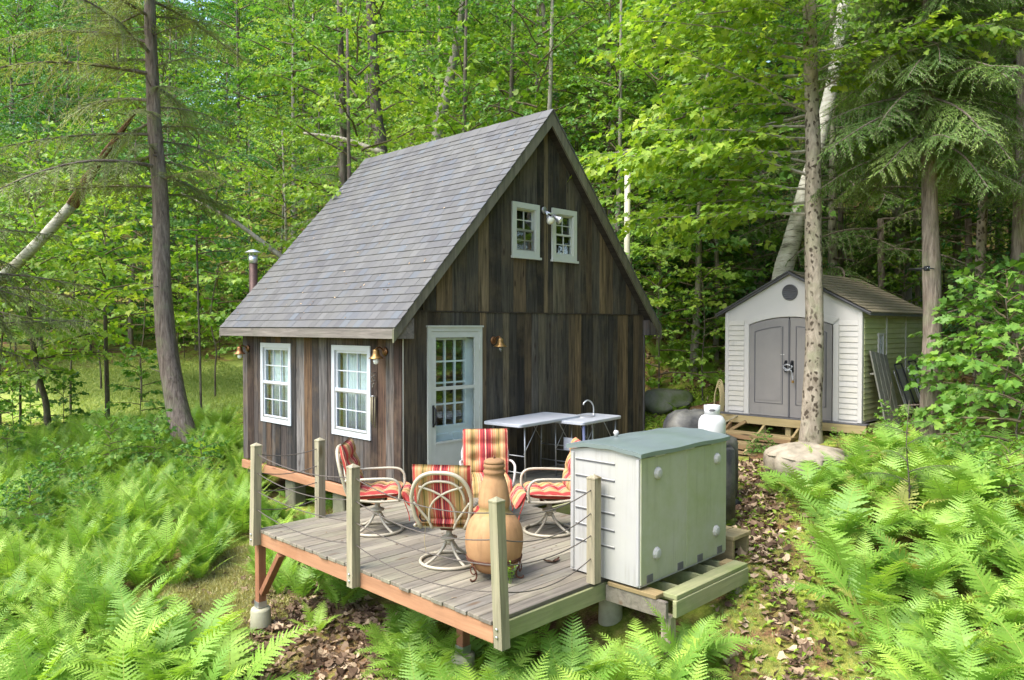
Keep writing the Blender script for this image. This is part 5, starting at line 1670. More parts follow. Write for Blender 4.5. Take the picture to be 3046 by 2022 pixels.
# ------------------------------------------------------------------ rocks, log block
def rock(name, label, u, v, d, size, seed, sink=.25, mat='rock', cat='rock'):
    p = dep(u, v, d)
    g = tz(p[0], p[1])
    r = np.random.default_rng(seed)
    bm = bmesh.new()
    bmesh.ops.create_icosphere(bm, subdivisions=4, radius=1.0)
    ph = r.uniform(0, 6.28, (6, 3)); fr = r.uniform(.8, 3.2, (6, 3))
    pl = r.standard_normal((7, 3)); pl /= np.linalg.norm(pl, axis=1, keepdims=True); dd = r.uniform(.6, .9, 7)
    for vtx in bm.verts:
        c = np.array(vtx.co)
        for n_, q in zip(pl, dd):
            e = c @ n_ - q
            if e > 0: c = c - n_ * e * .85
        k = sum(math.sin(f @ c + p_[0]) * a for f, p_, a in zip(fr * 2.2, ph, (.05, .04, .03, .03, .02, .02)))
        c = c * (1 + k)
        vtx.co = Vector(c * np.array(size))
    for f in bm.faces: f.smooth = True
    me = bpy.data.meshes.new(name); bm.to_mesh(me); bm.free()
    me.materials.append(M[mat])
    o = link(bpy.data.objects.new(name, me))
    o.location = (p[0], p[1], g + size[2] * (1 - sink) * .6)
    o.rotation_euler = (0, 0, r.uniform(0, 6))
    return tag(o, label, cat)
rock('boulder', 'large mossy boulder beyond the cabin wall', 1985, 1195, 14.6, (.52, .40, .30), 3)
rock('boulder', 'low flat mossy stone at the foot of the large boulder', 1955, 1222, 13.4, (.42, .34, .12), 5)
rock('stone', 'small grey stone half hidden in the ferns below the shed', 2560, 1325, 10.6, (.16, .13, .1), 8)
rock('stone', 'pale stone lying on the dry grass by the concrete footing', 655, 1785, 8.4, (.09, .08, .045), 9)
p = dep(2105, 1178, 14.2)
o = MB().box((0, 0, .12), (.62, .20, .20), rotm(.2, -.22, 0), bev=.03).build('log_block', M['bark_rot'], None, (p[0], p[1], tz(p[0], p[1])))
o.rotation_euler = (0, 0, R(-50)); tag(o, 'split brown log block lying beside the boulder', 'log')
for k, (x, y, rz, dz) in enumerate(((-.55, .9, .3, .0), (-.62, 1.5, 1.1, .0), (-.35, 1.2, 2.0, .03))):
    g = tz(x, y)
    o = MB().box((0, 0, .03), (.5 - .1 * k, .34, .05), rotm(.06, .1, 0), bev=.01).build('flat_stone', M['concrete'], None, (x, y, g + .02 + dz)); o.rotation_euler = (0, 0, rz)
    tag(o, 'flat grey slab lying on the ground beneath the red sill beam', 'stone', 'flat slabs under the sill')

# ------------------------------------------------------------------ leaf and wood kernels
class Plant:
    """gathers leaves (template copies) and twigs (3-5 sided tubes) for one mesh; material 0 wood, 1 leaf"""
    def __init__(self):
        self.V = []; self.F3 = []; self.MI = []; self.RN = []; self.n = 0
    def leaves(self, tv, tf, pos, X, Y, Z, scl, rn, mi=1):
        """tv (k,3) template, tf (m,3); pos (n,3); X,Y,Z unit frames (n,3); scl (n,)"""
        n = len(pos); k = len(tv)
        if n == 0: return
        P = pos[:, None, :] + scl[:, None, None] * (tv[None, :, 0:1] * X[:, None, :] + tv[None, :, 1:2] * Y[:, None, :] + tv[None, :, 2:3] * Z[:, None, :])
        self.V.append(P.reshape(-1, 3))
        f = (tf[None] + (np.arange(n) * k)[:, None, None]).reshape(-1, 3) + self.n
        self.F3.append(f); self.MI.append(np.full(len(f), mi)); self.RN.append(np.repeat(rn, k))
        self.n += n * k
    def tube(self, P, rad, sides=4, mi=0):
        P = np.asarray(P, float); n = len(P)
        rad = np.full(n, rad, float) if np.isscalar(rad) else np.asarray(rad, float)
        T = np.gradient(P, axis=0); T /= np.maximum(np.linalg.norm(T, axis=1, keepdims=True), 1e-9)
        ref = np.array([0, 0, 1.0]) if abs(T[0, 2]) < .8 else np.array([1.0, 0, 0])
        U = np.cross(T, ref); U /= np.maximum(np.linalg.norm(U, axis=1, keepdims=True), 1e-9)
        Wv = np.cross(T, U)
        a = np.arange(sides) * 2 * math.pi / sides
        V = P[:, None] + rad[:, None, None] * (np.cos(a)[None, :, None] * U[:, None] + np.sin(a)[None, :, None] * Wv[:, None])
        self.V.append(V.reshape(-1, 3))
        i = np.arange(n - 1)[:, None] * sides; k = np.arange(sides)[None]; l = (k + 1) % sides
        a_, b_, c_, d_ = i + k, i + l, i + sides + l, i + sides + k
        f = np.concatenate([np.stack([a_, b_, c_], -1).reshape(-1, 3), np.stack([a_, c_, d_], -1).reshape(-1, 3)]) + self.n
        self.F3.append(f); self.MI.append(np.full(len(f), mi)); self.RN.append(np.full(n * sides, .5))
        self.n += n * sides
    def mesh(self, name, mats, smooth=False):
        return np_mesh(name, np.concatenate(self.V), np.concatenate(self.F3), mats, np.concatenate(self.MI), smooth, {'rnd': np.concatenate(self.RN)})
    def arrays(self):
        return np.concatenate(self.V), np.concatenate(self.F3), np.concatenate(self.MI), np.concatenate(self.RN)
    def add_arrays(self, A, rot, loc, scl, rshift=0.0):
        V, F, MI, RN = A
        self.V.append((V * scl) @ rot.T + loc); self.F3.append(F + self.n); self.MI.append(MI); self.RN.append(np.clip(RN + rshift, 0, 1)); self.n += len(V)

def nrm(a): return a / np.maximum(np.linalg.norm(a, axis=-1, keepdims=True), 1e-9)
# leaf templates, Y is the length (0..1)
LEAF2 = (np.array([(0, 0, 0), (.30, .45, .06), (0, 1, -.06), (-.30, .45, .06)]), np.array([(0, 1, 2), (0, 2, 3)]))
LEAF4 = (np.array([(0, 0, 0), (.24, .25, .05), (.26, .6, .03), (0, 1, -.12), (-.26, .6, .03), (-.24, .25, .05), (0, .5, -.02)]),
         np.array([(0, 1, 6), (1, 2, 6), (2, 3, 6), (3, 4, 6), (4, 5, 6), (5, 0, 6)]))
_mo = [(0, 0), (.18, .05), (.42, .02), (.30, .24), (.56, .42), (.34, .50), (.20, .62), (.24, .78), (0, 1.02)]
_mo = _mo + [(-x, y) for x, y in _mo[-2:0:-1]]
MAPLE = (np.array([(x, y, .10 * abs(x) - .10 * y * y) for x, y in _mo] + [(0, .38, .0)]), np.array([(i, (i + 1) % len(_mo), len(_mo)) for i in range(len(_mo))]))
_m2 = [(0, 0), (.40, .10), (.50, .42), (.20, .58), (0, 1), (-.20, .58), (-.50, .42), (-.40, .10)]
MAPLE6 = (np.array([(x, y, .12 * abs(x) - .10 * y * y) for x, y in _m2]), np.array([(0, 1, 2), (0, 2, 3), (0, 3, 4), (0, 4, 5), (0, 5, 6), (0, 6, 7)]))

def spray_leaves(pl, rng, P, T, size, tmpl, per, flat=.35, tilt=.45, bright=0.0, jit=.02, petiole=.6, droop=.38):
    """leaves along a twig: points P (n,3), tangents T; 'per' leaves at each point, alternating sides"""
    n = len(P)
    P = np.repeat(P, per, 0); T = np.repeat(T, per, 0)
    m = len(P)
    up = nrm(np.array([0, 0, 1.0]) + flat * rng.standard_normal((m, 3)))
    side = nrm(np.cross(T, up)) * np.where(np.arange(m) % 2, 1, -1)[:, None]
    ang = rng.uniform(.15, .95, m)[:, None]
    Y = nrm(T * np.cos(ang) + side * np.sin(ang) + np.array([0, 0, -droop]) + tilt * .35 * rng.standard_normal((m, 3)))
    Zv = nrm(up - Y * (up * Y).sum(1, keepdims=True))
    X = np.cross(Y, Zv)
    s = size * rng.uniform(.65, 1.2, m)
    pos = P + Y * (s * petiole * .5)[:, None] * rng.uniform(.2, 1.0, m)[:, None] + jit * rng.standard_normal((m, 3))
    rn = np.clip(rng.beta(2, 2.2, m) + bright, 0, 1)
    pl.leaves(tmpl[0], tmpl[1], pos, X, Y, Zv, s, rn)

def decid_branch(pl, rng, base, az, elev, length, size, tmpl, rad, dens=1.0, per=2, bright=0.0, sag=.18, flat=.58, twig_sides=3):
    """limb with alternate side twigs in a flat, layered spray"""
    n = 9
    t = np.linspace(0, 1, n)
    d = np.array([math.cos(az) * math.cos(elev), math.sin(az) * math.cos(elev), math.sin(elev)])
    P = base + d * (t * length)[:, None]
    P[:, 2] -= sag * length * t ** 2
    P[1:] += np.cumsum(rng.standard_normal((n - 1, 3)) * .03 * length / 3, 0)
    pl.tube(P, rad * (1 - .85 * t) + .003, 4)
    side0 = nrm(np.cross(d, [0, 0, 1.0]))
    nt = max(4, int(dens * length * 4.2))
    for k in range(nt):
        f = .08 + .92 * (k + rng.uniform(0, .8)) / nt
        f = min(f, 1.0)
        i = f * (n - 1); i0 = min(int(i), n - 2)
        q = P[i0] + (P[i0 + 1] - P[i0]) * (i - i0)
        tg = nrm(P[i0 + 1] - P[i0])
        s = 1 if k % 2 else -1
        a = rng.uniform(.5, 1.05)
        if f > .95: a = rng.uniform(0, .3)
        tl = length * (.50 - .30 * f) * rng.uniform(.7, 1.25) + .12
        dd = nrm(tg * math.cos(a) + s * side0 * math.sin(a) + np.array([0, 0, rng.uniform(-.12, .2)]))
        m = max(4, int(tl / (size * .75)))
        u = np.linspace(0, 1, m)
        Q = q + dd * (u * tl)[:, None]
        Q[:, 2] -= .20 * tl * u ** 2
        Q[1:] += np.cumsum(rng.standard_normal((m - 1, 3)) * .02 * tl, 0) * .6
        pl.tube(Q[::max(1, m // 4)], np.linspace(.0042, .0016, len(Q[::max(1, m // 4)])), twig_sides)
        TT = np.gradient(Q, axis=0)
        spray_leaves(pl, rng, Q[1:], nrm(TT[1:]), size, tmpl, per, flat, .45, bright)

def decid_crown(seed, H, base_h, Rm, size=.10, nb=26, tmpl=LEAF2, dens=1.0, per=2, bright=0.0, shape='round', sag=.18):
    """a whole crown for a tree whose trunk stands on the origin"""
    r = np.random.default_rng(seed)
    pl = Plant()
    for k in range(nb):
        f = (k + r.uniform(0, 1)) / nb
        z = base_h + (H - base_h) * f ** .9
        az = k * 2.39996 + r.uniform(-.4, .4)
        if shape == 'round': prof = math.sin(math.pi * (.18 + .80 * f)) ** .8
        elif shape == 'cone': prof = 1.05 - .92 * f
        else: prof = .95 - .55 * f
        ln = Rm * prof * r.uniform(.72, 1.15) + .25
        el = .12 + .75 * f ** 1.4 + r.uniform(-.1, .12)
        decid_branch(pl, r, np.array([0, 0, z]), az, el, ln, size, tmpl, .006 + .008 * ln, dens, per, bright, sag)
    return pl

def trunk_mesh(name, pts, r0, r1, mat, sides=12, rings=26, flare=.35, seed=0, rough=.04, stubs=0):
    """tapered, slightly crooked trunk with a root flare; pts: control path from the ground up"""
    r = np.random.default_rng(seed)
    P = smooth_path(pts, max(3, rings // max(1, len(pts) - 1)))
    n = len(P); t = np.linspace(0, 1, n)
    rad = r0 + (r1 - r0) * t ** .85
    hgt = np.linalg.norm(P - P[0], axis=1)
    rad = rad * (1 + flare * np.exp(-hgt / (1.6 * r0 + .05)))
    mb = MB()
    a = np.arange(sides) * 2 * math.pi / sides
    T = np.gradient(P, axis=0); T /= np.linalg.norm(T, axis=1, keepdims=True)
    u = np.cross((0, 1.0, 0), T[0]); u /= np.linalg.norm(u)
    V = []
    ph = r.uniform(0, 6.28, 4)
    for i in range(n):
        u = u - T[i] * (u @ T[i]); u /= np.linalg.norm(u); w = np.cross(T[i], u)
        lob = 1 + rough * (np.sin(3 * a + ph[0] + hgt[i]) + .7 * np.sin(5 * a + ph[1] - .8 * hgt[i])) + rough * .5 * r.standard_normal(sides)
        lob += .5 * flare * np.exp(-hgt[i] / (1.2 * r0 + .02)) * np.maximum(0, np.sin(4 * a + ph[2])) * .7
        V.append(P[i] + ((np.cos(a) * lob)[:, None] * u + (np.sin(a) * lob)[:, None] * w) * rad[i])
    F = []
    for i in range(n - 1):
        for k in range(sides):
            l = (k + 1) % sides
            F.append((i * sides + k, i * sides + l, (i + 1) * sides + l, (i + 1) * sides + k))
    F.append(tuple(range((n - 1) * sides, n * sides)))
    mb.add(np.concatenate(V), F, 0, True)
    for k in range(stubs):
        f = r.uniform(.15, .95); i = int(f * (n - 1)); az = r.uniform(0, 6.28)
        d = np.array([math.cos(az), math.sin(az), r.uniform(-.2, .4)]); L_ = r.uniform(.1, .5)
        mb.tube([P[i], P[i] + d * (rad[i] + L_)], [.018, .005], 5)
    me = bpy.data.meshes.new(name)
    me.from_pydata(np.concatenate(mb.v).tolist(), [], mb.f)
    me.materials.append(mat)
    me.polygons.foreach_set('use_smooth', np.ones(len(me.polygons), bool))
    me.update(); fix_normals(me)
    return me

# ------------------------------------------------------------------ hemlock boughs
def hemlock_branch(seed, length=2.6, dens=1.0, droop=.16):
    r = np.random.default_rng(seed)
    pl = Plant()
    n = 12
    t = np.linspace(0, 1, n)
    P = np.stack([t * length, .06 * length * np.sin(t * 3 + r.uniform(0, 6)) * t, .05 * length * np.sin(t * 2.4) - droop * length * t ** 2.2], 1)
    pl.tube(P, .030 * (1 - .88 * t) * length / 2.6 + .003, 5)
    tip = []
    posL, XL, YL, ZL, SL_, RN_ = [], [], [], [], [], []
    ns = int(length * 18 * dens)
    for k in range(ns):
        f = .08 + .92 * (k + r.uniform(0, .9)) / ns
        i = min(f, .999) * (n - 1); i0 = int(i)
        q = P[i0] + (P[i0 + 1] - P[i0]) * (i - i0)
        tg = nrm(P[i0 + 1] - P[i0])
        s = 1 if k % 2 else -1
        tl = (.22 + .75 * (1 - f) ** .7 * min(1.0, .35 + f * 3)) * r.uniform(.6, 1.2) * length / 2.6
        a = r.uniform(.75, 1.15)
        dd = nrm(tg * math.cos(a) + np.array([0, s, 0]) * math.sin(a) + np.array([0, 0, r.uniform(-.45, .15)]))
        m = max(4, int(tl / .024))
        u = np.linspace(0, 1, m)
        Q = q + dd * (u * tl)[:, None]; Q[:, 2] -= r.uniform(.2, .6) * tl * u ** 2
        pl.tube(Q[[0, m // 2, m - 1]], np.array([.005, .004, .002]), 3)
        T2 = nrm(np.gradient(Q, axis=0))
        upv = np.tile(np.array([0, 0, 1.0]), (m, 1)) + .25 * r.standard_normal((m, 3))
        sd2 = nrm(np.cross(T2, upv)) * np.where(np.arange(m) % 2, 1, -1)[:, None]
        aa = r.uniform(.55, 1.0, m)[:, None]
        Y = nrm(T2 * np.cos(aa) + sd2 * np.sin(aa) + np.array([0, 0, -.12]) + .12 * r.standard_normal((m, 3)))
        Y[-1] = T2[-1]
        Zv = nrm(upv - Y * (upv * Y).sum(1, keepdims=True))
        posL.append(Q); YL.append(Y); ZL.append(Zv); XL.append(np.cross(Y, Zv))
        SL_.append((.035 + .075 * (1 - u) ** .6) * r.uniform(.7, 1.25, m)); RN_.append(np.clip(.25 + .55 * f * u + .25 * u ** 3 + .12 * r.standard_normal(m), 0, 1))
        # second pair
        j = r.permutation(m)[: m * 2 // 3]
        posL.append(Q[j]); Yb = nrm(T2[j] * .75 - sd2[j] * .65 + .15 * r.standard_normal((len(j), 3))); YL.append(Yb)
        Zb = nrm(upv[j] - Yb * (upv[j] * Yb).sum(1, keepdims=True)); ZL.append(Zb); XL.append(np.cross(Yb, Zb))
        SL_.append((.03 + .065 * (1 - u[j])) * r.uniform(.6, 1.2, len(j))); RN_.append(np.clip(.2 + .5 * f * u[j] + .12 * r.standard_normal(len(j)), 0, 1))
    # needle-clad twiglet: a narrow strip with notched sides
    tv = np.array([(0, 0, 0), (.085, .22, .01), (.055, .30, 0), (.080, .52, .01), (.045, .60, 0), (.06, .80, .01), (0, 1.05, -.05), (-.06, .80, .01), (-.045, .60, 0), (-.080, .52, .01), (-.055, .30, 0), (-.085, .22, .01)])
    tf = np.array([(0, 1, 11), (1, 2, 10), (1, 10, 11), (2, 3, 9), (2, 9, 10), (3, 4, 8), (3, 8, 9), (4, 5, 7), (4, 7, 8), (5, 6, 7)])
    tv = tv * np.array([1.25, 1, 1])
    pl.leaves(tv, tf, np.concatenate(posL), np.concatenate(XL), np.concatenate(YL), np.concatenate(ZL), np.concatenate(SL_), np.concatenate(RN_))
    return pl

HB = [hemlock_branch(100 + k, 2.6, 1.0, (.10, .20, .14, .26)[k]) for k in range(4)]
HB_right = [p_.mesh('branch', [M['bark_hemlock'], M['needle']]) for p_ in HB]
HB_left = [hemlock_branch(140 + k, 2.8, .85, (.08, .18, .14)[k]).mesh('branch', [M['bark_hemlock'], M['needle_left']]) for k in range(3)]

def hemlock(name, label, base, path, r0, r1, blist, z0, z1, nb, lmax, seed, bark='bark_hemlock', az_pref=None, stubs=6, group=None, lean_el=.0, cat='tree', lmin=.5, low_side=None):
    """path: trunk control points relative to the base"""
    r = np.random.default_rng(seed)
    t = thing(name, label, cat, base, 0, group)
    link(bpy.data.objects.new('trunk', trunk_mesh('trunk', path, r0, r1, M[bark], 14, 30, .4, seed, .05, stubs)), t)
    path = smooth_path(path, 10)
    for k in range(nb):
        f = (k + r.uniform(0, .9)) / nb
        z = z0 + (z1 - z0) * f
        i = int(np.argmin(abs(path[:, 2] - z)))
        az = k * 2.39996 + r.uniform(-.5, .5)
        if az_pref is not None and r.random() < .7: az = r.uniform(*az_pref)
        ln = (lmax + (lmin - lmax) * f) * r.uniform(.75, 1.15)
        if low_side is not None and f < .5 and math.cos(az - low_side) > .2: ln *= .45
        inst('branch', blist[k % len(blist)], t, tuple(path[i]), (r.uniform(-.45, .45), -(lean_el + r.uniform(-.22, .18) + .25 * f), az), ln / 2.6)
    return t

# ------------------------------------------------------------------ named trees that the photograph shows one by one
def ground_at(x, y): return (x, y, tz(x, y))
def rel(base, pts):
    return [tuple(np.array(p) - np.array(base)) for p in pts]
_dirR = math.atan2(RT[1], RT[0])

# big leaning hemlock beyond the long wall
b = dep(572, 1345, 15.0); b = np.array([b[0], b[1], tz(b[0], b[1])])
path = rel(b, [b + np.array([0, 0, -.15]), dep(535, 1240, 15.0), dep(500, 1050, 15.1), dep(482, 850, 15.1), dep(478, 600, 15.2), dep(462, 400, 15.2), dep(452, 200, 15.3), dep(445, 0, 15.3), dep(440, -350, 15.4)])
hemlock('hemlock_tree', 'tall curving hemlock with bare lower trunk beyond the long wall', tuple(b), path, .235, .09, HB_left, 5.0, 12.6, 54, 3.3, 21, stubs=14, lean_el=-.05, lmin=1.9, low_side=_dirR - .3)
# hemlock standing out of frame whose boughs reach in over the lawn
g = sd(-11.6, 14.0)
hemlock('hemlock_tree', 'dark hemlock whose boughs hang over the broken birch', ground_at(*g), [(0, 0, -.2), (.05, 0, 3), (.1, .1, 7), (.1, .1, 13)], .22, .06, HB_left, 2.8, 11, 56, 3.3, 22, az_pref=(_dirR - 1.0, _dirR + 1.0))
# hemlock with the trail camera beside the shed
b = dep(2764, 1290, 11.4); b = np.array([b[0], b[1], tz(b[0], b[1])])
path = rel(b, [b + np.array([0, 0, -.15]), dep(2766, 1240, 11.4), dep(2772, 1000, 11.4), dep(2768, 700, 11.45), dep(2762, 400, 11.5), dep(2760, 0, 11.5), dep(2765, -500, 11.5)])
hemr = hemlock('hemlock_tree', 'tan-barked hemlock with bright bough tips beside the shed, black camera on its trunk', tuple(b), path, .17, .07, HB_right, 4.2, 10.0, 150, 1.9, 23, bark='bark_tan', stubs=4, lean_el=-.28, lmin=1.3)
q = dep(2757, 798, 11.21)
tc = thing('trail_camera', 'small black trail camera strapped to the tan hemlock trunk', 'camera', tuple(q), YAW)
MB().box((0, 0, 0), (.075, .06, .075), None, bev=.01).build('housing', M['black_metal'], tc)
MB().lathe([(0, 0), (.022, 0), (.022, .012), (0, .014)], 12, (0, -.03, .0), rot=rotm(math.pi / 2, 0, 0)).build('lens', M['glass'], tc)
a = np.linspace(0, 2 * math.pi, 24, endpoint=False)
MB().tube(np.stack([.172 * np.cos(a), .172 * np.sin(a) + .165, np.full(24, .0)], 1), .009, 5, closed=True).build('strap', M['black_metal'], tc)
# second hemlock, boughs over the frame edge
g = dep(3080, 1150, 13.2)
hemlock('hemlock_tree', 'dark hemlock with a brown trunk behind the maple saplings', ground_at(g[0], g[1]), [(0, 0, -.2), (-.04, .02, 2.5), (-.08, 0, 6), (-.1, 0, 12)], .17, .06, HB_right, 3.4, 11, 100, 2.0, 24, lean_el=-.22, lmin=1.2)
# pale spotted tree in front of the shed
b = dep(2412, 1297, 11.9); b = np.array([b[0], b[1], tz(b[0], b[1])])
path = rel(b, [b + np.array([0, 0, -.15]), dep(2412, 1250, 11.9), dep(2424, 1000, 11.9), dep(2420, 700, 11.9), dep(2418, 450, 11.9), dep(2412, 250, 11.95), dep(2405, -50, 11.35), dep(2400, -450, 11.4)])
spot = thing('spotted_tree', 'pale tree with dark spotted bark standing in front of the shed doors', 'tree', tuple(b))
link(bpy.data.objects.new('trunk', trunk_mesh('trunk', path, .165, .085, M['bark_spot'], 16, 36, .35, 31, .045, 0)), spot)

# its maple-like boughs: big five-lobed leaves, bright in the sun
def maple_bough(seed, length, size, dens=1.0, tmpl=MAPLE, bright=.1, sag=.12):
    r = np.random.default_rng(seed)
    pl = Plant()
    decid_branch(pl, r, np.zeros(3), 0.0, .10, length, size, tmpl, .022, dens, 2, bright, sag, .5)
    return pl
MBGH = [maple_bough(200 + k, 3.0, .125, 1.25) for k in range(4)]
MBm_lime = [p_.mesh('branch', [M['bark_maple'], M['leaf_lime']]) for p_ in MBGH]
MBm_green = [p_.mesh('branch', [M['bark_maple'], M['leaf_green']]) for p_ in MBGH[:3]]
def boughs(t, base, path_z, specs, meshes, seed):
    r = np.random.default_rng(seed)
    for k, (z, az, ln, tilt) in enumerate(specs):
        inst('branch', meshes[k % len(meshes)], t, (path_z(z)[0], path_z(z)[1], z), (r.uniform(-.3, .3), -tilt, az), ln / 3.0)
_pz = smooth_path(path, 12)
pz = lambda z: _pz[int(np.argmin(abs(_pz[:, 2] - z)))]
specs = []
r = np.random.default_rng(77)
for k in range(20):
    specs.append((3.6 + .2 * k, _dirR + math.pi + r.uniform(-1.25, -.1), r.uniform(2.4, 3.7), r.uniform(-.05, .35)))
for k in range(12):
    specs.append((4.6 + .3 * k, r.uniform(0, 6.28), r.uniform(1.6, 2.6), r.uniform(.0, .3)))
for k in range(10):                                    # towards the open side, hiding the upper trunk
    specs.append((5.7 + .16 * k, math.atan2(-_FW[1], -_FW[0]) + r.uniform(-1.2, 1.2), r.uniform(1.0, 1.7), r.uniform(-.1, .2)))
boughs(spot, b, pz, specs, MBm_lime, 5)

# leaning white birch behind the shed
b0 = dep(2322, 860, 14.6)
g = np.array([b0[0], b0[1], tz(b0[0], b0[1])])
path = rel(g, [g + np.array([-.15, .1, -.2]), dep(2322, 860, 14.6), dep(2352, 730, 14.7), dep(2392, 580, 14.8), dep(2440, 400, 15.0), dep(2488, 180, 15.2), dep(2530, -150, 15.5)])
bi = thing('white_birch', 'leaning white birch rising behind the shed roof', 'tree', tuple(g))
link(bpy.data.objects.new('trunk', trunk_mesh('trunk', path, .21, .11, M['bark_birch'], 14, 34, .15, 41, .04, 2)), bi)
_pb = smooth_path(path, 12); pzb = lambda z: _pb[int(np.argmin(abs(_pb[:, 2] - z)))]
boughs(bi, g, pzb, [(6.5 + .35 * k, k * 2.4, 2.0, .2) for k in range(8)], MBm_green, 6)

# broken birch snag leaning over the lawn
P_ = [dep(-120, 905, 17.2), dep(0, 830, 17.0), dep(120, 715, 16.8), dep(215, 610, 16.6), dep(290, 490, 16.5), dep(345, 415, 16.4), dep(380, 365, 16.35), dep(415, 318, 16.3)]
g = np.array(sd(-13.6, 17.8)); g = np.array([g[0], g[1], tz(*g)])
sn = thing('birch_snag', 'broken leaning birch snag with splintered orange rotten top', 'tree', tuple(g))
low = rel(g, [g + np.array([0, 0, -.2]), (g + P_[0]) / 2 + np.array([0, 0, .3])] + P_[:4])
hi = rel(g, P_[3:])
link(bpy.data.objects.new('trunk', trunk_mesh('trunk', low, .14, .11, M['bark_birch'], 14, 30, .3, 51, .05, 2)), sn)
link(bpy.data.objects.new('splintered_top', trunk_mesh('splintered_top', hi, .11, .022, M['bark_rot'], 12, 22, .0, 52, .22, 7)), sn)

# single dark trunks that stand out of the foliage
def far_tree(name, label, pts, d, r0, r1, bark, crown=None, seed=0, group=None, crown_s=1.0, stubs=4, crown_z=None):
    b = dep(pts[0][0], pts[0][1], d)
    g = np.array([b[0], b[1], tz(b[0], b[1])])
    path = rel(g, [g + np.array([0, 0, -.3])] + [dep(u, v, d) for u, v in pts if dep(u, v, d)[2] > g[2] + .3])
    t = thing(name, label, 'tree', tuple(g), 0, group)
    link(bpy.data.objects.new('trunk', trunk_mesh('trunk', path, r0, r1, M[bark], 10, 22, .3, seed, .05, stubs)), t)
    if crown is not None:
        top = path[-1]
        cz = crown_z if crown_z is not None else 0.0
        inst('crown', crown, t, (top[0] * .5, top[1] * .5, cz), (0, 0, seed * 1.7), crown_s)
    return t

# ------------------------------------------------------------------ crown meshes shared by the woods
CROWN = {}
def mk(key, mat, bark='twig', **kw):
    CROWN[key] = decid_crown(**kw).mesh('crown', [M[bark], M[mat]])
mk('lime1', 'leaf_lime', seed=301, H=9.0, base_h=1.6, Rm=2.9, size=.125, nb=30, tmpl=MAPLE6, dens=1.0, bright=.10, shape='round')
mk('lime2', 'leaf_lime', seed=302, H=7.0, base_h=.9, Rm=2.5, size=.11, nb=28, tmpl=LEAF4, dens=1.05, bright=.05, shape='taper')
mk('green1', 'leaf_green', seed=303, H=10.0, base_h=2.2, Rm=3.0, size=.125, nb=32, tmpl=MAPLE6, dens=.95, shape='round')
mk('green2', 'leaf_green', seed=304, H=8.0, base_h=1.0, Rm=2.7, size=.115, nb=30, tmpl=LEAF4, dens=1.0, shape='taper')
mk('deep1', 'leaf_deep', seed=305, H=10.0, base_h=1.8, Rm=2.9, size=.12, nb=32, tmpl=LEAF4, dens=1.0, shape='round')
mk('big1', 'leaf_lime', seed=321, H=6.5, base_h=1.2, Rm=2.5, size=.19, nb=24, tmpl=MAPLE6, dens=.85, bright=.05, shape='taper')
mk('big2', 'leaf_green', seed=322, H=7.0, base_h=1.3, Rm=2.6, size=.18, nb=24, tmpl=MAPLE6, dens=.85, shape='taper')
mk('sapbig', 'leaf_green', seed=323, H=3.0, base_h=.5, Rm=1.2, size=.21, nb=14, tmpl=MAPLE6, dens=1.0, shape='taper')
mk('sap1', 'leaf_lime', seed=311, H=3.2, base_h=.5, Rm=1.15, size=.105, nb=18, tmpl=MAPLE6, dens=1.35, bright=.02, shape='taper')
mk('sap2', 'leaf_green', seed=312, H=2.6, base_h=.35, Rm=1.05, size=.14, nb=20, tmpl=MAPLE, dens=1.9, shape='taper')
mk('sap3', 'leaf_green', seed=313, H=1.6, base_h=.15, Rm=.8, size=.12, nb=15, tmpl=MAPLE, dens=1.9, shape='taper')
mk('sap4', 'leaf_deep', seed=314, H=4.2, base_h=.6, Rm=1.5, size=.11, nb=22, tmpl=LEAF4, dens=1.2, shape='taper')
# hemlock crown for the woods
_hp = Plant(); _r = np.random.default_rng(9)
HBs = [hemlock_branch(170 + k, 2.4, .55, .2) for k in range(2)]
_HA = [p_.arrays() for p_ in HBs]
for k in range(40):
    f = k / 40
    z = 1.6 + 9.0 * f
    _hp.add_arrays(_HA[k % 2], np.array(Euler((0, .12 - .3 * f, k * 2.4 + _r.uniform(-.4, .4))).to_matrix()), np.array([0, 0, z]), (2.5 - 1.9 * f) / 2.4 * _r.uniform(.8, 1.15), -.1)
CROWN['hem'] = _hp.mesh('crown', [M['bark_hemlock'], M['needle']])
TRK = [trunk_mesh('trunk', [(0, 0, -.4), (.06, -.03, 2.2), (-.05, .08, 5), (.05, .05, 9.6)], .13, .03, M[m], 9, 18, .35, 60 + k, .05, 5) for k, m in enumerate(('bark_dark', 'bark_maple', 'bark_hemlock'))]
STEM = [trunk_mesh('trunk', [(0, 0, -.2), (.03, -.02, .9), (-.03, .03, 2), (.02, .0, 3.1)], .024, .006, M['bark_dark'], 6, 10, .2, 70, .04, 0)]

far_tree('dark_trunk_tree', 'straight dark-barked tree rising above the cabin ridge', [(1135, 480), (1120, 350), (1112, 200), (1105, 60), (1100, -120)], 21.0, .20, .12, 'bark_dark', CROWN['green1'], 1, None, 1.0, 5, 4.2)
far_tree('thin_dark_tree', 'thin dark tree beside the straight dark trunk above the ridge', [(1022, 470), (1020, 330), (1015, 180), (1010, 0)], 22.5, .13, .08, 'bark_dark', CROWN['hem'], 2, None, .8, 5, 2.5)
far_tree('forked_tree', 'pale forked tree half hidden in leaves over the ridge', [(1300, 420), (1325, 300), (1352, 170), (1372, 60), (1385, -100)], 24.0, .20, .11, 'bark_maple', CROWN['green1'], 3, None, 1.0, 3, 5.0)
far_tree('twin_stem_tree', 'slim twin stemmed tree just beyond the ridge end', [(1655, 330), (1635, 220), (1622, 110), (1610, -60)], 22.0, .10, .06, 'bark_dark', CROWN['lime2'], 4, None, .9, 2, 4.0)
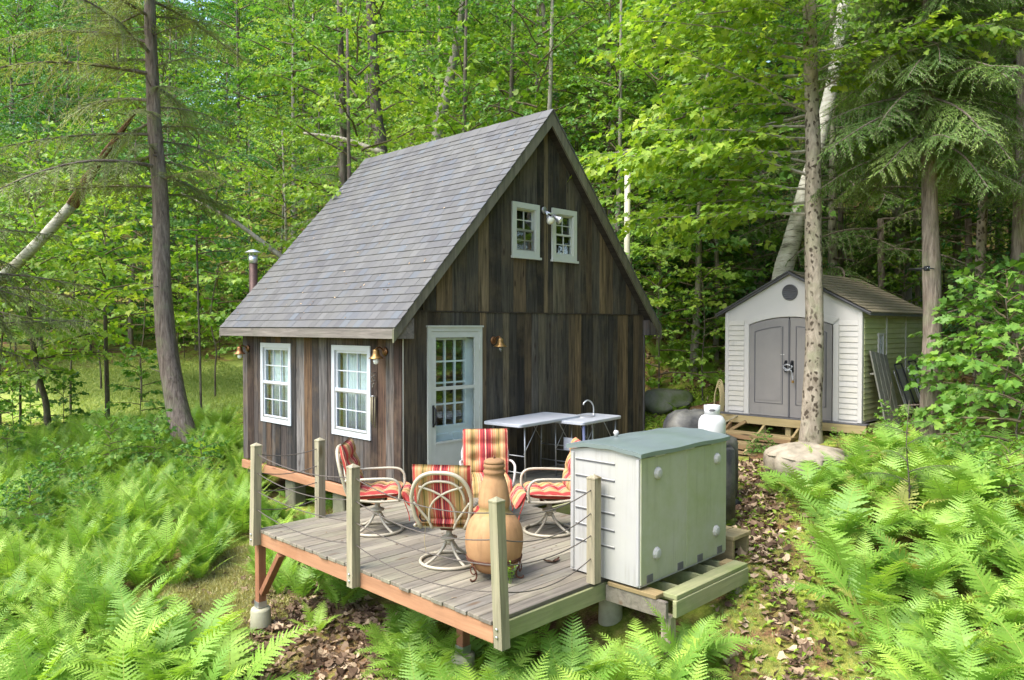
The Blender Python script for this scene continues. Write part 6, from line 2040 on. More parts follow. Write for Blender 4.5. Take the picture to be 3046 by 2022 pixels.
far_tree('pale_slim_tree', 'slim pale-barked tree between the shed and the saplings', [(2912, 980), (2916, 800), (2925, 600), (2930, 430), (2935, 150)], 14.2, .105, .07, 'bark_spot', CROWN['green2'], 5, None, .8, 1, 3.5)
for k, (u, v, d, cs) in enumerate(((2620, 1150, 15.5, .95), (2880, 1150, 15.0, .9), (3010, 1150, 16.5, 1.0), (2500, 1100, 17.5, .95))):
    far_tree('slope_hemlock', 'dense green hemlock on the slope behind the shed', [(u, v), (u + 3, v - 200), (u, v - 500)], d, .10, .06, 'bark_hemlock', CROWN['hem'], 80 + k, 'hemlocks on the slope behind the shed', cs, 2, .8)
far_tree('slim_grey_tree', 'slender grey sapling trunk standing just past the shed roof', [(2732, 920), (2728, 760), (2724, 600), (2722, 400)], 17.0, .07, .05, 'bark_maple', CROWN['green2'], 6, None, .7, 1, 3.0)
far_tree('grey_trunk_tree', 'grey maple trunk on the dark slope behind the shed', [(2685, 850), (2682, 720), (2676, 560), (2668, 380)], 17.5, .20, .14, 'bark_maple', CROWN['green1'], 7, None, .9, 2, 3.6)
far_tree('mossy_tree', 'stout mottled trunk on the dark slope left of the white birch', [(2250, 800), (2252, 700), (2254, 600), (2256, 450)], 18.5, .24, .17, 'bark_maple', CROWN['deep1'], 8, None, .9, 2, 4.5)
far_tree('dark_slope_tree', 'dark trunk beside the stout mottled one on the slope', [(2284, 800), (2283, 700), (2280, 560), (2278, 400)], 20.0, .16, .11, 'bark_dark', CROWN['deep1'], 9, None, .9, 2, 5.0)
far_tree('brown_edge_tree', 'brown ridged trunk above the large-leaved saplings', [(3022, 1100), (3028, 900), (3034, 650), (3040, 400), (3042, 100)], 12.6, .13, .09, 'bark_tan', CROWN['hem'], 10, None, .7, 2, 4.5)
def sapling(name, label, u, v, mesh, stem_h, s, seed, group=None, d=None):
    p = gnd(u, v) if d is None else dep(u, v, d)
    t = thing(name, label, 'sapling', ground_at(p[0], p[1]), seed * 1.3, group)
    inst('trunk', STEM[0], t, (0, 0, 0), (0, 0, 0), (s * 1.2, s * 1.2, stem_h / 3.1))
    inst('crown', CROWN[mesh], t, (0, 0, 0), (0, 0, seed), s)
    return t
# dark little trunks on the lawn edge
far_tree('young_maple', 'young maple with a dark stem at the lawn edge below the snag', [(142, 1262), (135, 1190), (118, 1130), (95, 1000), (80, 850)], 17.5, .085, .05, 'bark_dark', CROWN['big1'], 12, None, .75, 2, .6)
far_tree('young_maple', 'slim young maple on the lawn between the dark stem and the hemlock', [(320, 1232), (318, 1130), (315, 1040), (312, 900)], 19.0, .07, .045, 'bark_dark', CROWN['big1'], 13, None, .8, 2, .9)
far_tree('thin_pole_sapling', 'very thin straight sapling pole beside the hemlock trunk', [(598, 1210), (595, 1060), (590, 900), (585, 700)], 17.5, .03, .02, 'bark_dark', CROWN['sap4'], 14, None, .8, 0, 3.2)

for k, (u, v, d, cr, cs, cz) in enumerate(((60, 1180, 19, 'big1', .8, .5), (210, 1150, 21, 'big1', .9, 1.0), (420, 1130, 24.5, 'big1', .95, 1.0), (640, 1100, 25, 'big1', 1.0, 1.2), (0, 1230, 17.5, 'big2', .7, .4), (520, 1110, 27, 'big2', 1.1, 1.0), (300, 1110, 26, 'big2', 1.1, 1.0), (110, 1120, 25, 'big1', 1.1, .8))):
    far_tree('lawn_maple', 'small sunlit maple spreading its leaves over the lawn', [(u, v), (u + 8 * math.sin(k * 3), v - 60), (u - 14 * math.cos(k * 2), v - 160), (u + 12, v - 320)], d, .035, .018, 'bark_dark', CROWN[cr], 20 + k, 'small maples over the lawn', cs, 1, cz)

# ------------------------------------------------------------------ the woods: every tree its own object
r = np.random.default_rng(404)
def blocked(x, y, s, d, rad):
    if -1.2 - rad < x < W + 1.0 + rad * .6 and -5 < y < L + 1.2 + rad * .6: return True
    if SX - 1.5 - rad < x < SX + SLEN + .6 + rad * .4 and SYA - 1.2 - rad < y < SYB + .8 + rad * .4: return True
    if abs(s + 9.5) < 9.5 and 17 < d < 30.5 and s < -1.5: return True       # lawn
    if d < 16 and s < -3: return True
    if s > 1.2 and d < 11.8: return True
    return False
placed = []
def woods(n, drange, srange, kinds, labels, sc, rad, mind, group, maxtry=6000, name='woodland_tree', edge=.62):
    k = 0; tr = 0
    while k < n and tr < maxtry:
        tr += 1
        d = math.sqrt(r.uniform(drange[0] ** 2, drange[1] ** 2))
        s = r.uniform(srange[0], srange[1]) if srange else r.uniform(-1, 1) * (d * edge + 3.5)
        if abs(s) > d * edge + 4.5: continue
        x, y = sd(s, d)
        if blocked(x, y, s, d, rad): continue
        if any((x - a) ** 2 + (y - b) ** 2 < mind ** 2 for a, b in placed): continue
        placed.append((x, y))
        kd = kinds[k % len(kinds)]
        sca = r.uniform(*sc)
        t = thing(name, labels[kd], 'tree', ground_at(x, y), r.uniform(0, 6.28), group[kd] if isinstance(group, dict) else group)
        inst('trunk', TRK[k % 3], t, (0, 0, 0), (r.uniform(-.04, .04), r.uniform(-.04, .04), 0), (sca, sca, sca * (1.0 if kd != 'lime2' else .75)))
        inst('crown', CROWN[kd], t, (0, 0, 0), (0, 0, 0), (sca, sca, sca * r.uniform(.92, 1.12)))
        k += 1
LB = {'big1': 'sunlit large-leaved maple in the woods behind the cabin', 'lime1': 'sunlit yellow-green maple in the woods behind the cabin', 'lime2': 'low bushy yellow-green tree in the woods behind the cabin', 'green1': 'tall leafy green maple in the woods behind the cabin',
      'green2': 'bushy mid-green tree in the woods behind the cabin', 'deep1': 'deep green shady tree in the woods behind the cabin', 'hem': 'feathery dark hemlock in the woods behind the cabin'}
GR = {k: v for k, v in (('big1', 'large-leaved maples in the woods'), ('lime1', 'sunlit maples in the woods'), ('lime2', 'low sunlit trees in the woods'), ('green1', 'green maples in the woods'), ('green2', 'bushy green trees in the woods'), ('deep1', 'shady trees in the woods'), ('hem', 'hemlocks in the woods'))}
# edge of the clearing behind the ridge and the lawn
woods(16, (30, 37), (-22, -3), ['lime1', 'deep1', 'green2', 'lime1', 'deep1'], LB, (.85, 1.2), .8, 2.2, GR)
woods(13, (15.5, 21), (-3.5, 5), ['big1', 'green2', 'lime1', 'green1', 'big1', 'deep1'], LB, (.75, 1.05), .9, 1.9, GR)
woods(10, (14, 21), (3, 15), ['green1', 'hem', 'deep1', 'green2', 'lime2'], LB, (.75, 1.05), .7, 2.3, GR)
woods(44, (20, 34), None, ['green1', 'lime1', 'hem', 'green2', 'deep1', 'lime2', 'green1'], LB, (.95, 1.35), .6, 2.3, GR)
woods(60, (34, 58), None, ['green1', 'lime1', 'deep1', 'green2', 'hem', 'lime1', 'deep1'], LB, (1.2, 1.7), .6, 2.9, GR)
# understorey
LS = {'sap1': 'knee to shoulder high yellow-green maple sapling on the forest edge', 'sap2': 'young green maple sapling with broad leaves on the forest edge', 'sap4': 'slim deep green sapling on the forest edge'}
GS = {'sap1': 'yellow-green saplings on the forest edge', 'sap2': 'green saplings on the forest edge', 'sap4': 'deep green saplings on the forest edge'}
def understorey(n, drange, srange, kinds, sc, mind):
    k = 0; tr = 0
    while k < n and tr < 5000:
        tr += 1
        d = r.uniform(*drange); s = r.uniform(*srange)
        x, y = sd(s, d)
        if blocked(x, y, s, d, .25): continue
        if any((x - a) ** 2 + (y - b) ** 2 < mind ** 2 for a, b in placed): continue
        placed.append((x, y))
        kd = kinds[k % len(kinds)]; sca = r.uniform(*sc)
        t = thing('forest_sapling', LS[kd], 'sapling', ground_at(x, y), r.uniform(0, 6.28), GS[kd])
        inst('trunk', STEM[0], t, (0, 0, 0), (0, 0, 0), sca * (1.3 if kd == 'sap4' else .95))
        inst('crown', CROWN[kd], t, (0, 0, 0), (0, 0, 0), sca)
        k += 1
understorey(26, (14.2, 20), (1.8, 5.2), ['sap1', 'sap2', 'sap4'], (.7, 1.15), .8)
understorey(22, (13, 19), (5.2, 11), ['sap2', 'sap1', 'sap4'], (.6, 1.0), 1.0)
understorey(16, (16, 22), (-3.4, 2), ['sap1', 'sap4', 'sap2'], (.9, 1.3), 1.0)
lawn_edge = [(u, v, d) for u, v, d in ((40, 1270, 16.5), (190, 1255, 18.5), (420, 1245, 18.0), (90, 1210, 20), (-30, 1240, 18), (20, 1330, 14.5), (120, 1420, 12.2), (20, 1480, 11.5))]
for k, (u, v, d) in enumerate(lawn_edge):
    p = dep(u, v, d); kd = 'sapbig'
    t = thing('lawn_sapling', 'slight leafy sapling among the ferns along the lawn edge', 'sapling', ground_at(p[0], p[1]), k * 1.9, 'saplings along the lawn edge')
    sc_ = (.55, .5, .6)[k % 3] * (1 if k < 5 else .55)
    inst('trunk', STEM[0], t, (0, 0, 0), (0, 0, 0), sc_); inst('crown', CROWN[kd], t, (0, 0, 0), (0, 0, 0), sc_)
for k, (u, v, d, cr, cs) in enumerate(((1960, 1000, 16.6, 'big1', .9), (2130, 980, 16.2, 'big2', .8), (2050, 930, 19.0, 'big1', 1.1), (1800, 900, 19.5, 'big1', 1.2), (2300, 900, 20, 'green1', .9))):
    far_tree('edge_maple', 'bright maple on the slope between the vent pipe and the shed', [(u, v), (u + 4, v - 150), (u - 6, v - 400)], d, .07, .04, 'bark_maple', CROWN[cr], 50 + k, 'bright maples on the slope by the shed', cs, 1, .8)
understorey(22, (28, 34), (-20, -4), ['sap1', 'sap4', 'sap2'], (.9, 1.5), 1.2)
# large-leaved saplings beside the fern bed and the plants under the shed
for k, (u, v, d, m, s) in enumerate(((2900, 1260, 11.0, 'sap2', .78), (2990, 1290, 10.2, 'sap2', .85), (2960, 1150, 12.4, 'sap2', .9), (3035, 1400, 9.0, 'sap3', 1.0), (2650, 1290, 11.0, 'sap3', .32))):
    sapling('broadleaf_sapling', 'broad-leaved maple sapling behind the fern bed past the tan hemlock', u, v, m, 2.0 if m == 'sap2' else .9, s, k + 1, 'broad-leaved saplings behind the fern bed', d)
for k, (u, v, d) in enumerate(((2240, 1300, 12.3), (2275, 1305, 12.2), (2490, 1330, 11.2), (2205, 1165, 13.8))):
    sapling('broadleaf_seedling', 'small broad-leaved seedling growing around the shed steps', u, v, 'sap3', .2, .15 + .05 * (k % 2), k + 3, 'seedlings around the shed steps', d)

# far hillside of trees that reads as one mass
def gn_scatter(name, pts, rots, scls, vids, sources, label, cat, mats=()):
    me = bpy.data.meshes.new(name)
    me.vertices.add(len(pts)); me.vertices.foreach_set('co', np.asarray(pts, np.float32).ravel())
    a = me.attributes.new('rot', 'FLOAT_VECTOR', 'POINT'); a.data.foreach_set('vector', np.asarray(rots, np.float32).ravel())
    a = me.attributes.new('scl', 'FLOAT', 'POINT'); a.data.foreach_set('value', np.asarray(scls, np.float32))
    a = me.attributes.new('vid', 'INT', 'POINT'); a.data.foreach_set('value', np.asarray(vids, np.int32))
    o = link(bpy.data.objects.new(name, me))
    tag(o, label, cat, kind='stuff')
    ng = bpy.data.node_groups.new(name + '_nodes', 'GeometryNodeTree')
    ng.interface.new_socket('Geometry', in_out='INPUT', socket_type='NodeSocketGeometry')
    ng.interface.new_socket('Geometry', in_out='OUTPUT', socket_type='NodeSocketGeometry')
    N = ng.nodes; Lk = ng.links
    gi = N.new('NodeGroupInput'); go = N.new('NodeGroupOutput')
    m2p = N.new('GeometryNodeMeshToPoints')
    ip = N.new('GeometryNodeInstanceOnPoints'); ip.inputs['Pick Instance'].default_value = True
    jn = N.new('GeometryNodeJoinGeometry')
    for src in reversed(sources):
        oi = N.new('GeometryNodeObjectInfo'); oi.transform_space = 'ORIGINAL'
        oi.inputs['Object'].default_value = src; oi.inputs['As Instance'].default_value = True
        Lk.new(oi.outputs['Geometry'], jn.inputs[0])
    def na(nm, ty):
        q = N.new('GeometryNodeInputNamedAttribute'); q.data_type = ty; q.inputs['Name'].default_value = nm
        return q.outputs[0]
    Lk.new(gi.outputs[0], m2p.inputs['Mesh']); Lk.new(m2p.outputs[0], ip.inputs['Points']); Lk.new(jn.outputs[0], ip.inputs['Instance'])
    Lk.new(na('vid', 'INT'), ip.inputs['Instance Index'])
    e2r = N.new('FunctionNodeEulerToRotation'); Lk.new(na('rot', 'FLOAT_VECTOR'), e2r.inputs[0])
    Lk.new(e2r.outputs[0], ip.inputs['Rotation']); Lk.new(na('scl', 'FLOAT'), ip.inputs['Scale'])
    Lk.new(ip.outputs[0], go.inputs[0])
    md = o.modifiers.new('scatter', 'NODES'); md.node_group = ng
    return o
src_crowns = []
for key in ('green1', 'lime1', 'deep1', 'green2'):
    src_crowns.append(next(o for o in bpy.data.objects if o.type == 'MESH' and o.data == CROWN[key]))
pts, rots, scls, vids = [], [], [], []
for k in range(260):
    d = math.sqrt(r.uniform(56 ** 2, 115 ** 2)); s = r.uniform(-1, 1) * (d * .72 + 4)
    x, y = sd(s, d)
    z = tz(x, y) if math.hypot(x, y) < 110 else tz(x * 110 / math.hypot(x, y), y * 110 / math.hypot(x, y))
    pts.append((x, y, z - .3)); rots.append((0, 0, r.uniform(0, 6.28))); scls.append(r.uniform(1.5, 2.3)); vids.append(k % 4)
for k in range(70):                                  # the woods go on round the clearing, beyond the frame
    d = r.uniform(-16, 9); s_ = r.uniform(9.5, 26)
    if s_ < .70 * max(d, 0) + 9.0: continue
    x, y = sd(s_, d)
    pts.append((x, y, tz(x, y) - .3)); rots.append((0, 0, r.uniform(0, 6.28))); scls.append(r.uniform(1.4, 1.9)); vids.append(k % 4)
for k in range(70):                                  # and, farther off, behind the photographer
    a_ = R(-70 - 130 * k / 70) + YAW; q_ = r.uniform(42, 60)
    x, y = CAM[0] - math.sin(-a_ - 2 * YAW) * 0 + q_ * math.cos(a_ + math.pi), CAM[1] + q_ * math.sin(a_ + math.pi)
    if (np.array([x, y, 0]) - CAM) @ _FW > -4: continue
    pts.append((x, y, tz(x, y) - .3)); rots.append((0, 0, r.uniform(0, 6.28))); scls.append(r.uniform(1.4, 1.9)); vids.append(k % 4)
gn_scatter('far_woods', pts, rots, scls, vids, src_crowns, 'far wooded hillside of leafy green trees', 'woods')

# ------------------------------------------------------------------ ferns
def pinna_template(teeth=5, w0=.092):
    """one toothed leaflet, length 1 along Y"""
    half = []
    for i in range(teeth):
        a = i / teeth; b = (i + .62) / teeth
        w = w0 * (1 - a) ** .8
        half += [(w * .62 if i else .04, a), (w + .008, b)]
    V = [(x, y, -.10 * y * y + .03 * x) for x, y in half] + [(0, 1.0, -.12)] + [(-x, y, -.10 * y * y + .03 * x) for x, y in half[::-1]]
    n = len(V); k = n // 2
    F = []
    for i in range(k):
        j = n - 1 - i
        if i + 1 == j - 1: F.append((i, i + 1, j))
        else: F += [(i, i + 1, j - 1), (i, j - 1, j)]
    return np.array(V), np.array(F)
PIN_FINE = pinna_template(5, .10); PIN_BROAD = pinna_template(5, .125)
def frond(pl, r, base, az, length, rise, arch, npairs=24, width=.30, bend=0.0, bright=0.0, PIN=PIN_FINE):
    n = npairs + 6
    t = np.linspace(0, 1, n)
    ang = rise - arch * t ** 1.25
    stp = length / (n - 1)
    hx = np.cumsum(np.cos(ang) * stp); hz = np.cumsum(np.sin(ang) * stp)
    hx -= hx[0]; hz -= hz[0]
    az_t = az + bend * t
    dx, dy = np.cumsum(np.cos(az_t) * np.gradient(hx)), np.cumsum(np.sin(az_t) * np.gradient(hx))
    P = base + np.stack([dx - dx[0], dy - dy[0], hz], 1)
    pl.tube(P[::3], .0045 * (1 - .8 * t[::3]) + .0008, 3, 0)
    T = nrm(np.gradient(P, axis=0))
    side = nrm(np.cross(T, np.array([0, 0, 1.0])))
    up = np.cross(side, T)
    k0 = 6
    ti = (np.arange(k0, n) - k0) / (n - 1 - k0)
    prof = np.clip(np.minimum(.55 + 2.2 * ti, 1.0) * (1 - ti ** 1.7), .04, 1) * width * length
    for s in (-1, 1):
        q = P[k0:] + .0
        fwd = np.clip(.25 + .45 * ti, 0, .8)[:, None] + .06 * r.standard_normal((n - k0, 1))
        Y = nrm(s * side[k0:] + T[k0:] * fwd + up[k0:] * (.12 + .1 * r.standard_normal((n - k0, 1))))
        Z = nrm(up[k0:] - Y * (up[k0:] * Y).sum(1, keepdims=True))
        X = np.cross(Y, Z)
        pl.leaves(PIN[0] , PIN[1], q, X, Y, Z, prof * r.uniform(.9, 1.08, n - k0), np.clip(.42 + .2 * ti + bright + .10 * r.standard_normal(n - k0), 0, 1))
def fern_clump(seed, nf=9, L0=.75, npairs=22, spread=1.0, wid=(.16, .21), PIN=PIN_FINE):
    r = np.random.default_rng(seed)
    pl = Plant()
    for k in range(nf):
        az = k * 2.39996 + r.uniform(-.35, .35)
        ln = L0 * r.uniform(.75, 1.15)
        rise = r.uniform(1.2, 1.5) if k % 3 else r.uniform(.95, 1.2)
        frond(pl, r, np.array([.04 * math.cos(az), .04 * math.sin(az), -.02]), az, ln, rise, r.uniform(.55, 1.1) * spread, npairs, r.uniform(*wid), r.uniform(-.35, .35), r.uniform(-.15, .18), PIN)
    return pl
FM = [M['stem'], M['fern']]
FERN = [fern_clump(500 + k, nf + 3, l, 28, s).mesh('fern', FM) for k, (nf, l, s) in enumerate(((9, .78, 1.0), (8, .85, .85), (10, .72, 1.15), (7, .80, 1.0), (6, .62, 1.1)))]
FERN_B = [fern_clump(560 + k, nf, l, 20, s, (.23, .28), PIN_BROAD).mesh('fern', [M['stem'], M['fern' if k != 3 else 'fern_yellow']]) for k, (nf, l, s) in enumerate(((8, .85, 1.45), (7, .92, 1.25), (9, .78, 1.6), (3, .70, 1.7), (6, .70, 1.3)))]
# single fronds for the ferns that show theirs one by one
FROND = []
for k in range(5):
    pl = Plant(); rr = np.random.default_rng(520 + k)
    frond(pl, rr, np.zeros(3), 0.0, .9, 1.35 - .10 * k, .85 + .18 * k, 22 + k, .25 - .01 * k, rr.uniform(-.3, .3), 0.0, PIN_BROAD)
    FROND.append(pl.mesh('frond', FM))

def inside(poly, x, y):
    c = False; n = len(poly)
    for i in range(n):
        x0, y0 = poly[i]; x1, y1 = poly[(i + 1) % n]
        if (y0 > y) != (y1 > y) and x < (x1 - x0) * (y - y0) / (y1 - y0) + x0: c = not c
    return c
def gpoly(px):
    return [tuple(gnd(u, v)[:2]) for u, v in px]
BEDS = {
    'bed beyond the deck': ([(-60, 1360), (250, 1310), (560, 1345), (720, 1330), (745, 1500), (745, 1640), (650, 1700), (500, 1790), (300, 1810), (-80, 1820)], .62, 1.0),
    'lower bed': ([(-100, 1840), (330, 1830), (440, 1880), (600, 2000), (700, 2120), (780, 2450), (-300, 2450)], .70, 1.05),
    'fern bed by the path': ([(2370, 1500), (2500, 1430), (2700, 1380), (3000, 1400), (3150, 1500), (3200, 2400), (2800, 2400), (2640, 2050), (2540, 1850), (2450, 1660)], .74, .88),
    'front of deck': ([(1080, 1990), (1500, 1940), (1850, 1860), (2090, 1840), (2110, 1960), (2060, 2250), (1150, 2300)], .62, .88),
    'lawn edge': ([(250, 1270), (700, 1270), (710, 1340), (560, 1350), (250, 1320)], .5, .85),
    'behind cabin': ([(1930, 1040), (2150, 1060), (2150, 1140), (1930, 1130)], .55, .8),
}
def fill(poly, spacing, rg):
    xs = [p[0] for p in poly]; ys = [p[1] for p in poly]
    out = []
    x = min(xs)
    while x < max(xs):
        y = min(ys)
        while y < max(ys):
            a, b = x + rg.uniform(-.5, .5) * spacing, y + rg.uniform(-.5, .5) * spacing
            if inside(poly, a, b): out.append((a, b))
            y += spacing
        x += spacing
    return out
BROAD = ('fern bed by the path', 'front of deck', 'deck ferns')
rf = np.random.default_rng(808)
allf = []
for name_, (px, ht, sc) in BEDS.items():
    poly = gpoly(px)
    sp = .45 if 'lawn' in name_ or 'behind' in name_ else (.30 if name_ in BROAD else .33)
    for a, b in fill(poly, sp, rf):
        q = np.array([a, b, tz(a, b)]) - CAM
        w = q @ FW
        if w < 2.2: continue
        u = PW / 2 + FPX * (q @ RT) / w; v = PH / 2 - FPX * (q @ UP) / w
        if math.sin(a * 2.1 + 1) * math.sin(b * 2.7) + .5 * math.sin(a * 5 + b * 4) > .95 and 'front' not in name_: continue
        if u < -350 or u > PW + 350 or v > PH + 700: continue
        allf.append((name_, a, b, sc * rf.uniform(.62, 1.15), w, u, v))
# singles under and around the deck
for u, v, s in ((900, 1800, .7), (960, 1760, .75), (1010, 1830, .6), (940, 1900, .55), (1060, 1790, .6), (1250, 1880, .6), (1330, 1900, .7), (1200, 1930, .55), (1130, 1960, .65),
                (1640, 1880, .6), (1750, 1850, .55), (850, 1560, .5), (980, 1530, .6), (1010, 1490, .5), (870, 1500, .5), (2330, 1440, .5), (2310, 1480, .55), (2030, 1120, .7), (2090, 1100, .6), (1960, 1215, .5), (2010, 1235, .45), (2070, 1225, .5), (1945, 1170, .6), (2120, 1160, .6)):
    p = gnd(u, v)
    allf.append(('deck ferns', p[0], p[1], s, (p - CAM) @ FW, u, v))
for k in range(46):
    x, y = rf.uniform(-1.7, -.28), rf.uniform(.15, 4.9)
    q = np.array([x, y, tz(x, y)]) - CAM; w = q @ FW
    allf.append(('cabin wall', x, y, rf.uniform(.45, .85), w, PW / 2 + FPX * (q @ RT) / w, PH / 2 - FPX * (q @ UP) / w))
FLAB = {'cabin wall': 'fern growing close against the red sill of the long wall', 'bed beyond the deck': 'feathery green fern in the bed below the long wall', 'lower bed': 'bright fern in the bed across the dry grass from the deck post',
        'fern bed by the path': 'large bright fern in the bed between the leafy path and the saplings', 'front of deck': 'bright fern growing below the mossy end of the deck',
        'lawn edge': 'low fern along the lawn edge under the hemlock', 'behind cabin': 'fern on the bank beyond the cabin corner', 'deck ferns': 'small fern growing under or close around the deck'}
def under_wood(x, y, s):
    if DX0 - .05 < x < .8 and DY0 - .05 < y < .1: return tz(x, y) + .78 * s > -.22
    if -.95 < x < .8 and -4.72 < y < -3.9: return True
    if SX - 1.2 < x < SX + 3.2 and SYA - .1 < y < SYB + .3: return True
    return False
allf = [f for f in allf if not under_wood(f[1], f[2], f[3])]
# parts for the nearest, whole meshes for the next, one mass for the rest
vis = [f for f in allf if -150 < f[5] < PW + 150 and f[6] < PH + 420]
vis.sort(key=lambda f: f[4] / f[3])
near = vis[:56]; mid = vis[56:296]
own = {id(f) for f in near} | {id(f) for f in mid}
rest = [f for f in allf if id(f) not in own]
def fern_tilt(): return (rf.uniform(-.12, .12), rf.uniform(-.12, .12), rf.uniform(0, 6.28))
for f in near:
    t = thing('fern', FLAB[f[0]], 'fern', (f[1], f[2], tz(f[1], f[2])), rf.uniform(0, 6.28), 'ferns: ' + f[0])
    nf = 9
    for k in range(nf):
        az = k * 2.39996 + rf.uniform(-.3, .3)
        inst('frond', FROND[int(rf.integers(0, 5))], t, (.03 * math.cos(az), .03 * math.sin(az), -.02), (rf.uniform(-.2, .2), rf.uniform(-.2, .15), az), f[3] * rf.uniform(.72, 1.1))
fsrc = []; fsrcb = []
for k, f in enumerate(mid):
    o = inst('fern', (FERN_B if f[0] in BROAD else FERN)[k % 5], None, (f[1], f[2], tz(f[1], f[2])), fern_tilt(), f[3])
    tag(o, FLAB[f[0]], 'fern', 'ferns: ' + f[0])
    if len(fsrc) < 5 and o.data in FERN and o.data not in [q.data for q in fsrc]: fsrc.append(o)
    if len(fsrcb) < 5 and o.data in FERN_B and o.data not in [q.data for q in fsrcb]: fsrcb.append(o)
src_all = fsrc + fsrcb
def pick(f): return int(rf.integers(0, len(fsrc))) if f[0] not in BROAD else len(fsrc) + int(rf.integers(0, len(fsrcb)))
if rest:
    gn_scatter('fern_ground_cover', [(f[1], f[2], tz(f[1], f[2])) for f in rest], [fern_tilt() for _ in rest], [f[3] for f in rest], [pick(f) for f in rest], src_all,
               'dense fern ground cover filling the beds', 'ferns')
print('ferns', len(allf), 'near', len(near), 'mid', len(mid), 'rest', len(rest))

# ------------------------------------------------------------------ dead leaves, grass, low cover
def scatter_poly(px, n, rg):
    poly = gpoly(px); xs = [p[0] for p in poly]; ys = [p[1] for p in poly]
    out = []
    while len(out) < n:
        a, b = rg.uniform(min(xs), max(xs)), rg.uniform(min(ys), max(ys))
        if inside(poly, a, b): out.append((a, b))
    return np.array(out)
PATH = [(2160, 1370), (2320, 1370), (2420, 1480), (2500, 1650), (2540, 1850), (2700, 2200), (2050, 2250), (2120, 1900), (2130, 1700), (2120, 1540)]
STREAK = [(2170, 1380), (2300, 1380), (2310, 1500), (2330, 1650), (2380, 1850), (2480, 2150), (2360, 2150), (2290, 1850), (2230, 1650), (2180, 1520)]
UNDER = [(760, 1800), (900, 1700), (1180, 1830), (1300, 1900), (1300, 2200), (700, 2200), (720, 1980)]
def flat_leaves(name, groups, tmpl, mat, label, cat, smin, smax, tilt, zoff=.01):
    pl = Plant()
    for pts in groups:
        m = len(pts)
        z = tz(pts[:, 0], pts[:, 1]) + rf.uniform(zoff, zoff + .025, m)
        up = nrm(np.array([0, 0, 1.0]) + tilt * rf.standard_normal((m, 3)))
        a = rf.uniform(0, 6.28, m)
        Y = nrm(np.cross(up, np.stack([np.cos(a), np.sin(a), 0 * a], 1)))
        X = np.cross(Y, up)
        pl.leaves(tmpl[0] * np.array([1, 1, 2.4]), tmpl[1], np.column_stack([pts, z]), X, Y, up, rf.uniform(smin, smax, m), rf.uniform(0, 1, m))
    o = link(bpy.data.objects.new(name, pl.mesh(name, [mat, mat])))
    return tag(o, label, cat, kind='stuff')
flat_leaves('leaf_litter', [scatter_poly(PATH, 500, rf), scatter_poly(STREAK, 900, rf), scatter_poly(UNDER, 2200, rf), scatter_poly([(480, 1700), (780, 1640), (900, 1900), (700, 2150)], 160, rf),
            scatter_poly([(1900, 900), (2900, 900), (2900, 1250), (1900, 1250)], 2600, rf)], MAPLE6, M['litter'], 'scattered brown dead leaves on the path and under the deck', 'leaf litter', .045, .115, .5)
def grass(name, groups, label, hmin, hmax, mat='grass'):
    pl = Plant()
    tv = np.array([(-.06, 0, 0), (.06, 0, 0), (.03, .55, .10), (0, 1, .35)]); tf = np.array([(0, 1, 2), (0, 2, 3)])
    for pts in groups:
        m = len(pts)
        z = tz(pts[:, 0], pts[:, 1]) - .005
        a = rf.uniform(0, 6.28, m)
        Y = nrm(np.stack([.7 * rf.standard_normal(m), .7 * rf.standard_normal(m), np.ones(m)], 1))
        X = nrm(np.cross(Y, np.stack([np.cos(a), np.sin(a), 0 * a], 1))); Z = np.cross(X, Y)
        pl.leaves(tv, tf, np.column_stack([pts, z]), X, Y, Z, rf.uniform(hmin, hmax, m), rf.uniform(0, 1, m))
    o = link(bpy.data.objects.new(name, pl.mesh(name, [M[mat], M[mat]])))
    return tag(o, label, 'grass', kind='stuff')
grass('dry_grass', [scatter_poly([(430, 1790), (600, 1690), (760, 1620), (900, 1690), (900, 1800), (760, 1900), (720, 2010), (560, 1960)], 34000, rf)], 'short dry grass around the concrete footing', .03, .085)
grass('path_grass', [scatter_poly(PATH, 9000, rf)], 'short mossy grass along the leafy path', .02, .06, 'grass_green')
grass('lawn_grass', [scatter_poly([(150, 1230), (720, 1230), (730, 1100), (600, 1060), (150, 1080)], 30000, rf)], 'sunlit lawn grass between the hemlock and the woods', .06, .16, 'grass_green')
# low green cover on the bank beyond the cabin and in the path moss
flat_leaves('low_ground_cover', [scatter_poly([(1920, 1180), (2150, 1150), (2160, 1290), (1920, 1300)], 2200, rf), scatter_poly(PATH, 800, rf), scatter_poly([(0, 1240), (720, 1200), (740, 1500), (0, 1650)], 7000, rf)],
            LEAF4, M['leaf_lime'], 'low leafy ground cover between the ferns and stones', 'ground cover', .04, .09, .35, .02)
for k, (u, v, s) in enumerate(((180, 1500, .5), (330, 1440, .6), (90, 1620, .45), (460, 1420, .55), (600, 1470, .5), (250, 1590, .4), (2860, 1480, .35), (3000, 1560, .4))):
    p = gnd(u, v)
    t = thing('leafy_weed', 'broad-leaved weed standing among the ferns', 'plant', (p[0], p[1], tz(p[0], p[1])), k * 1.1, 'broad-leaved weeds among the ferns')
    inst('trunk', STEM[0], t, (0, 0, 0), (0, 0, 0), (s * .5, s * .5, s * .5)); inst('crown', CROWN['sap3'], t, (0, 0, .15), (0, 0, 0), s)
# thin hemlock seedling in the fern bed
b = gnd(2700, 1560); 
t = thing('hemlock_seedling', 'thin bluish hemlock seedling standing in the bright fern bed', 'sapling', (b[0], b[1], tz(b[0], b[1])))
inst('trunk', STEM[0], t, (0, 0, 0), (0, 0, 0), (.5, .5, .42))
for k in range(9): inst('branch', HB_right[k % 4], t, (0, 0, .35 + .1 * k), (0, -.35, k * 2.4), .20 - .01 * k)
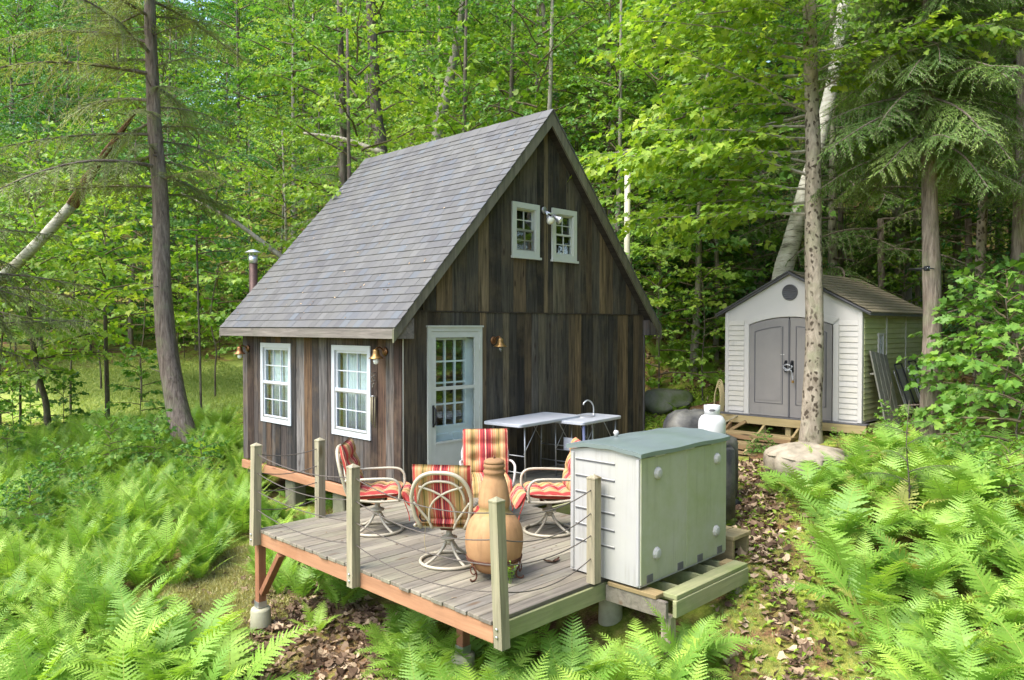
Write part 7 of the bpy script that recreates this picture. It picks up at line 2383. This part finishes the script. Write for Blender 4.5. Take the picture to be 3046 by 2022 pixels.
# fallen branches behind the roof and on the hill
def fallen(u0, v0, d0, u1, v1, d1, r_, label):
    A = dep(u0, v0, d0); B = dep(u1, v1, d1)
    m = (A + B) / 2 + np.array([.05, .05, .12])
    o = MB().tube(smooth_path([A, m, B], 6), np.linspace(r_, r_ * .4, 13), 7).build('fallen_branch', M['bark_maple'])
    tag(o, label, 'branch')
fallen(840, 765, 16.5, 540, 575, 18.5, .06, 'thin dead branch slanting down behind the stove pipe')
fallen(1140, 455, 19.5, 900, 395, 21, .08, 'dead limb lodged against the dark trunk above the ridge')

# bits of leaf and twig lying on the roof and the deck
pl = Plant()
m = 90
yy = rf.uniform(-.1, L + .1, m); ff = rf.uniform(.02, .9, m)
xx = -OX + ff * (W / 2 + OX)
nn_ = np.tile(np.array([-math.sin(slope), 0, math.cos(slope)]), (m, 1))
P_ = np.stack([xx, yy, HE + (xx + OX) * SL], 1) + nn_ * .024
a_ = rf.uniform(0, 6.28, m)
e1 = np.tile(np.array([0, 1.0, 0]), (m, 1)); e2 = np.cross(nn_, e1)
Y_ = e1 * np.cos(a_)[:, None] + e2 * np.sin(a_)[:, None]
pl.leaves(LEAF4[0] * np.array([.8, 1, 1]), LEAF4[1], P_, np.cross(Y_, nn_), Y_, nn_, rf.uniform(.02, .055, m), rf.uniform(0, 1, m))
m = 60
P_ = np.stack([rf.uniform(DX0 + .05, .6, m), rf.uniform(DY0 + .1, DY1 - .1, m), np.full(m, .006)], 1)
a_ = rf.uniform(0, 6.28, m); Z_ = np.tile(np.array([0, 0, 1.0]), (m, 1)); Y_ = np.stack([np.cos(a_), np.sin(a_), 0 * a_], 1)
pl.leaves(LEAF4[0] * np.array([.7, 1, 1]), LEAF4[1], P_, np.cross(Y_, Z_), Y_, Z_, rf.uniform(.015, .045, m), rf.uniform(0, 1, m))
tag(link(bpy.data.objects.new('fallen_debris', pl.mesh('fallen_debris', [M['litter'], M['litter']]))), 'crumbs of dead leaf on the roof shingles and deck boards', 'leaf litter', kind='stuff')
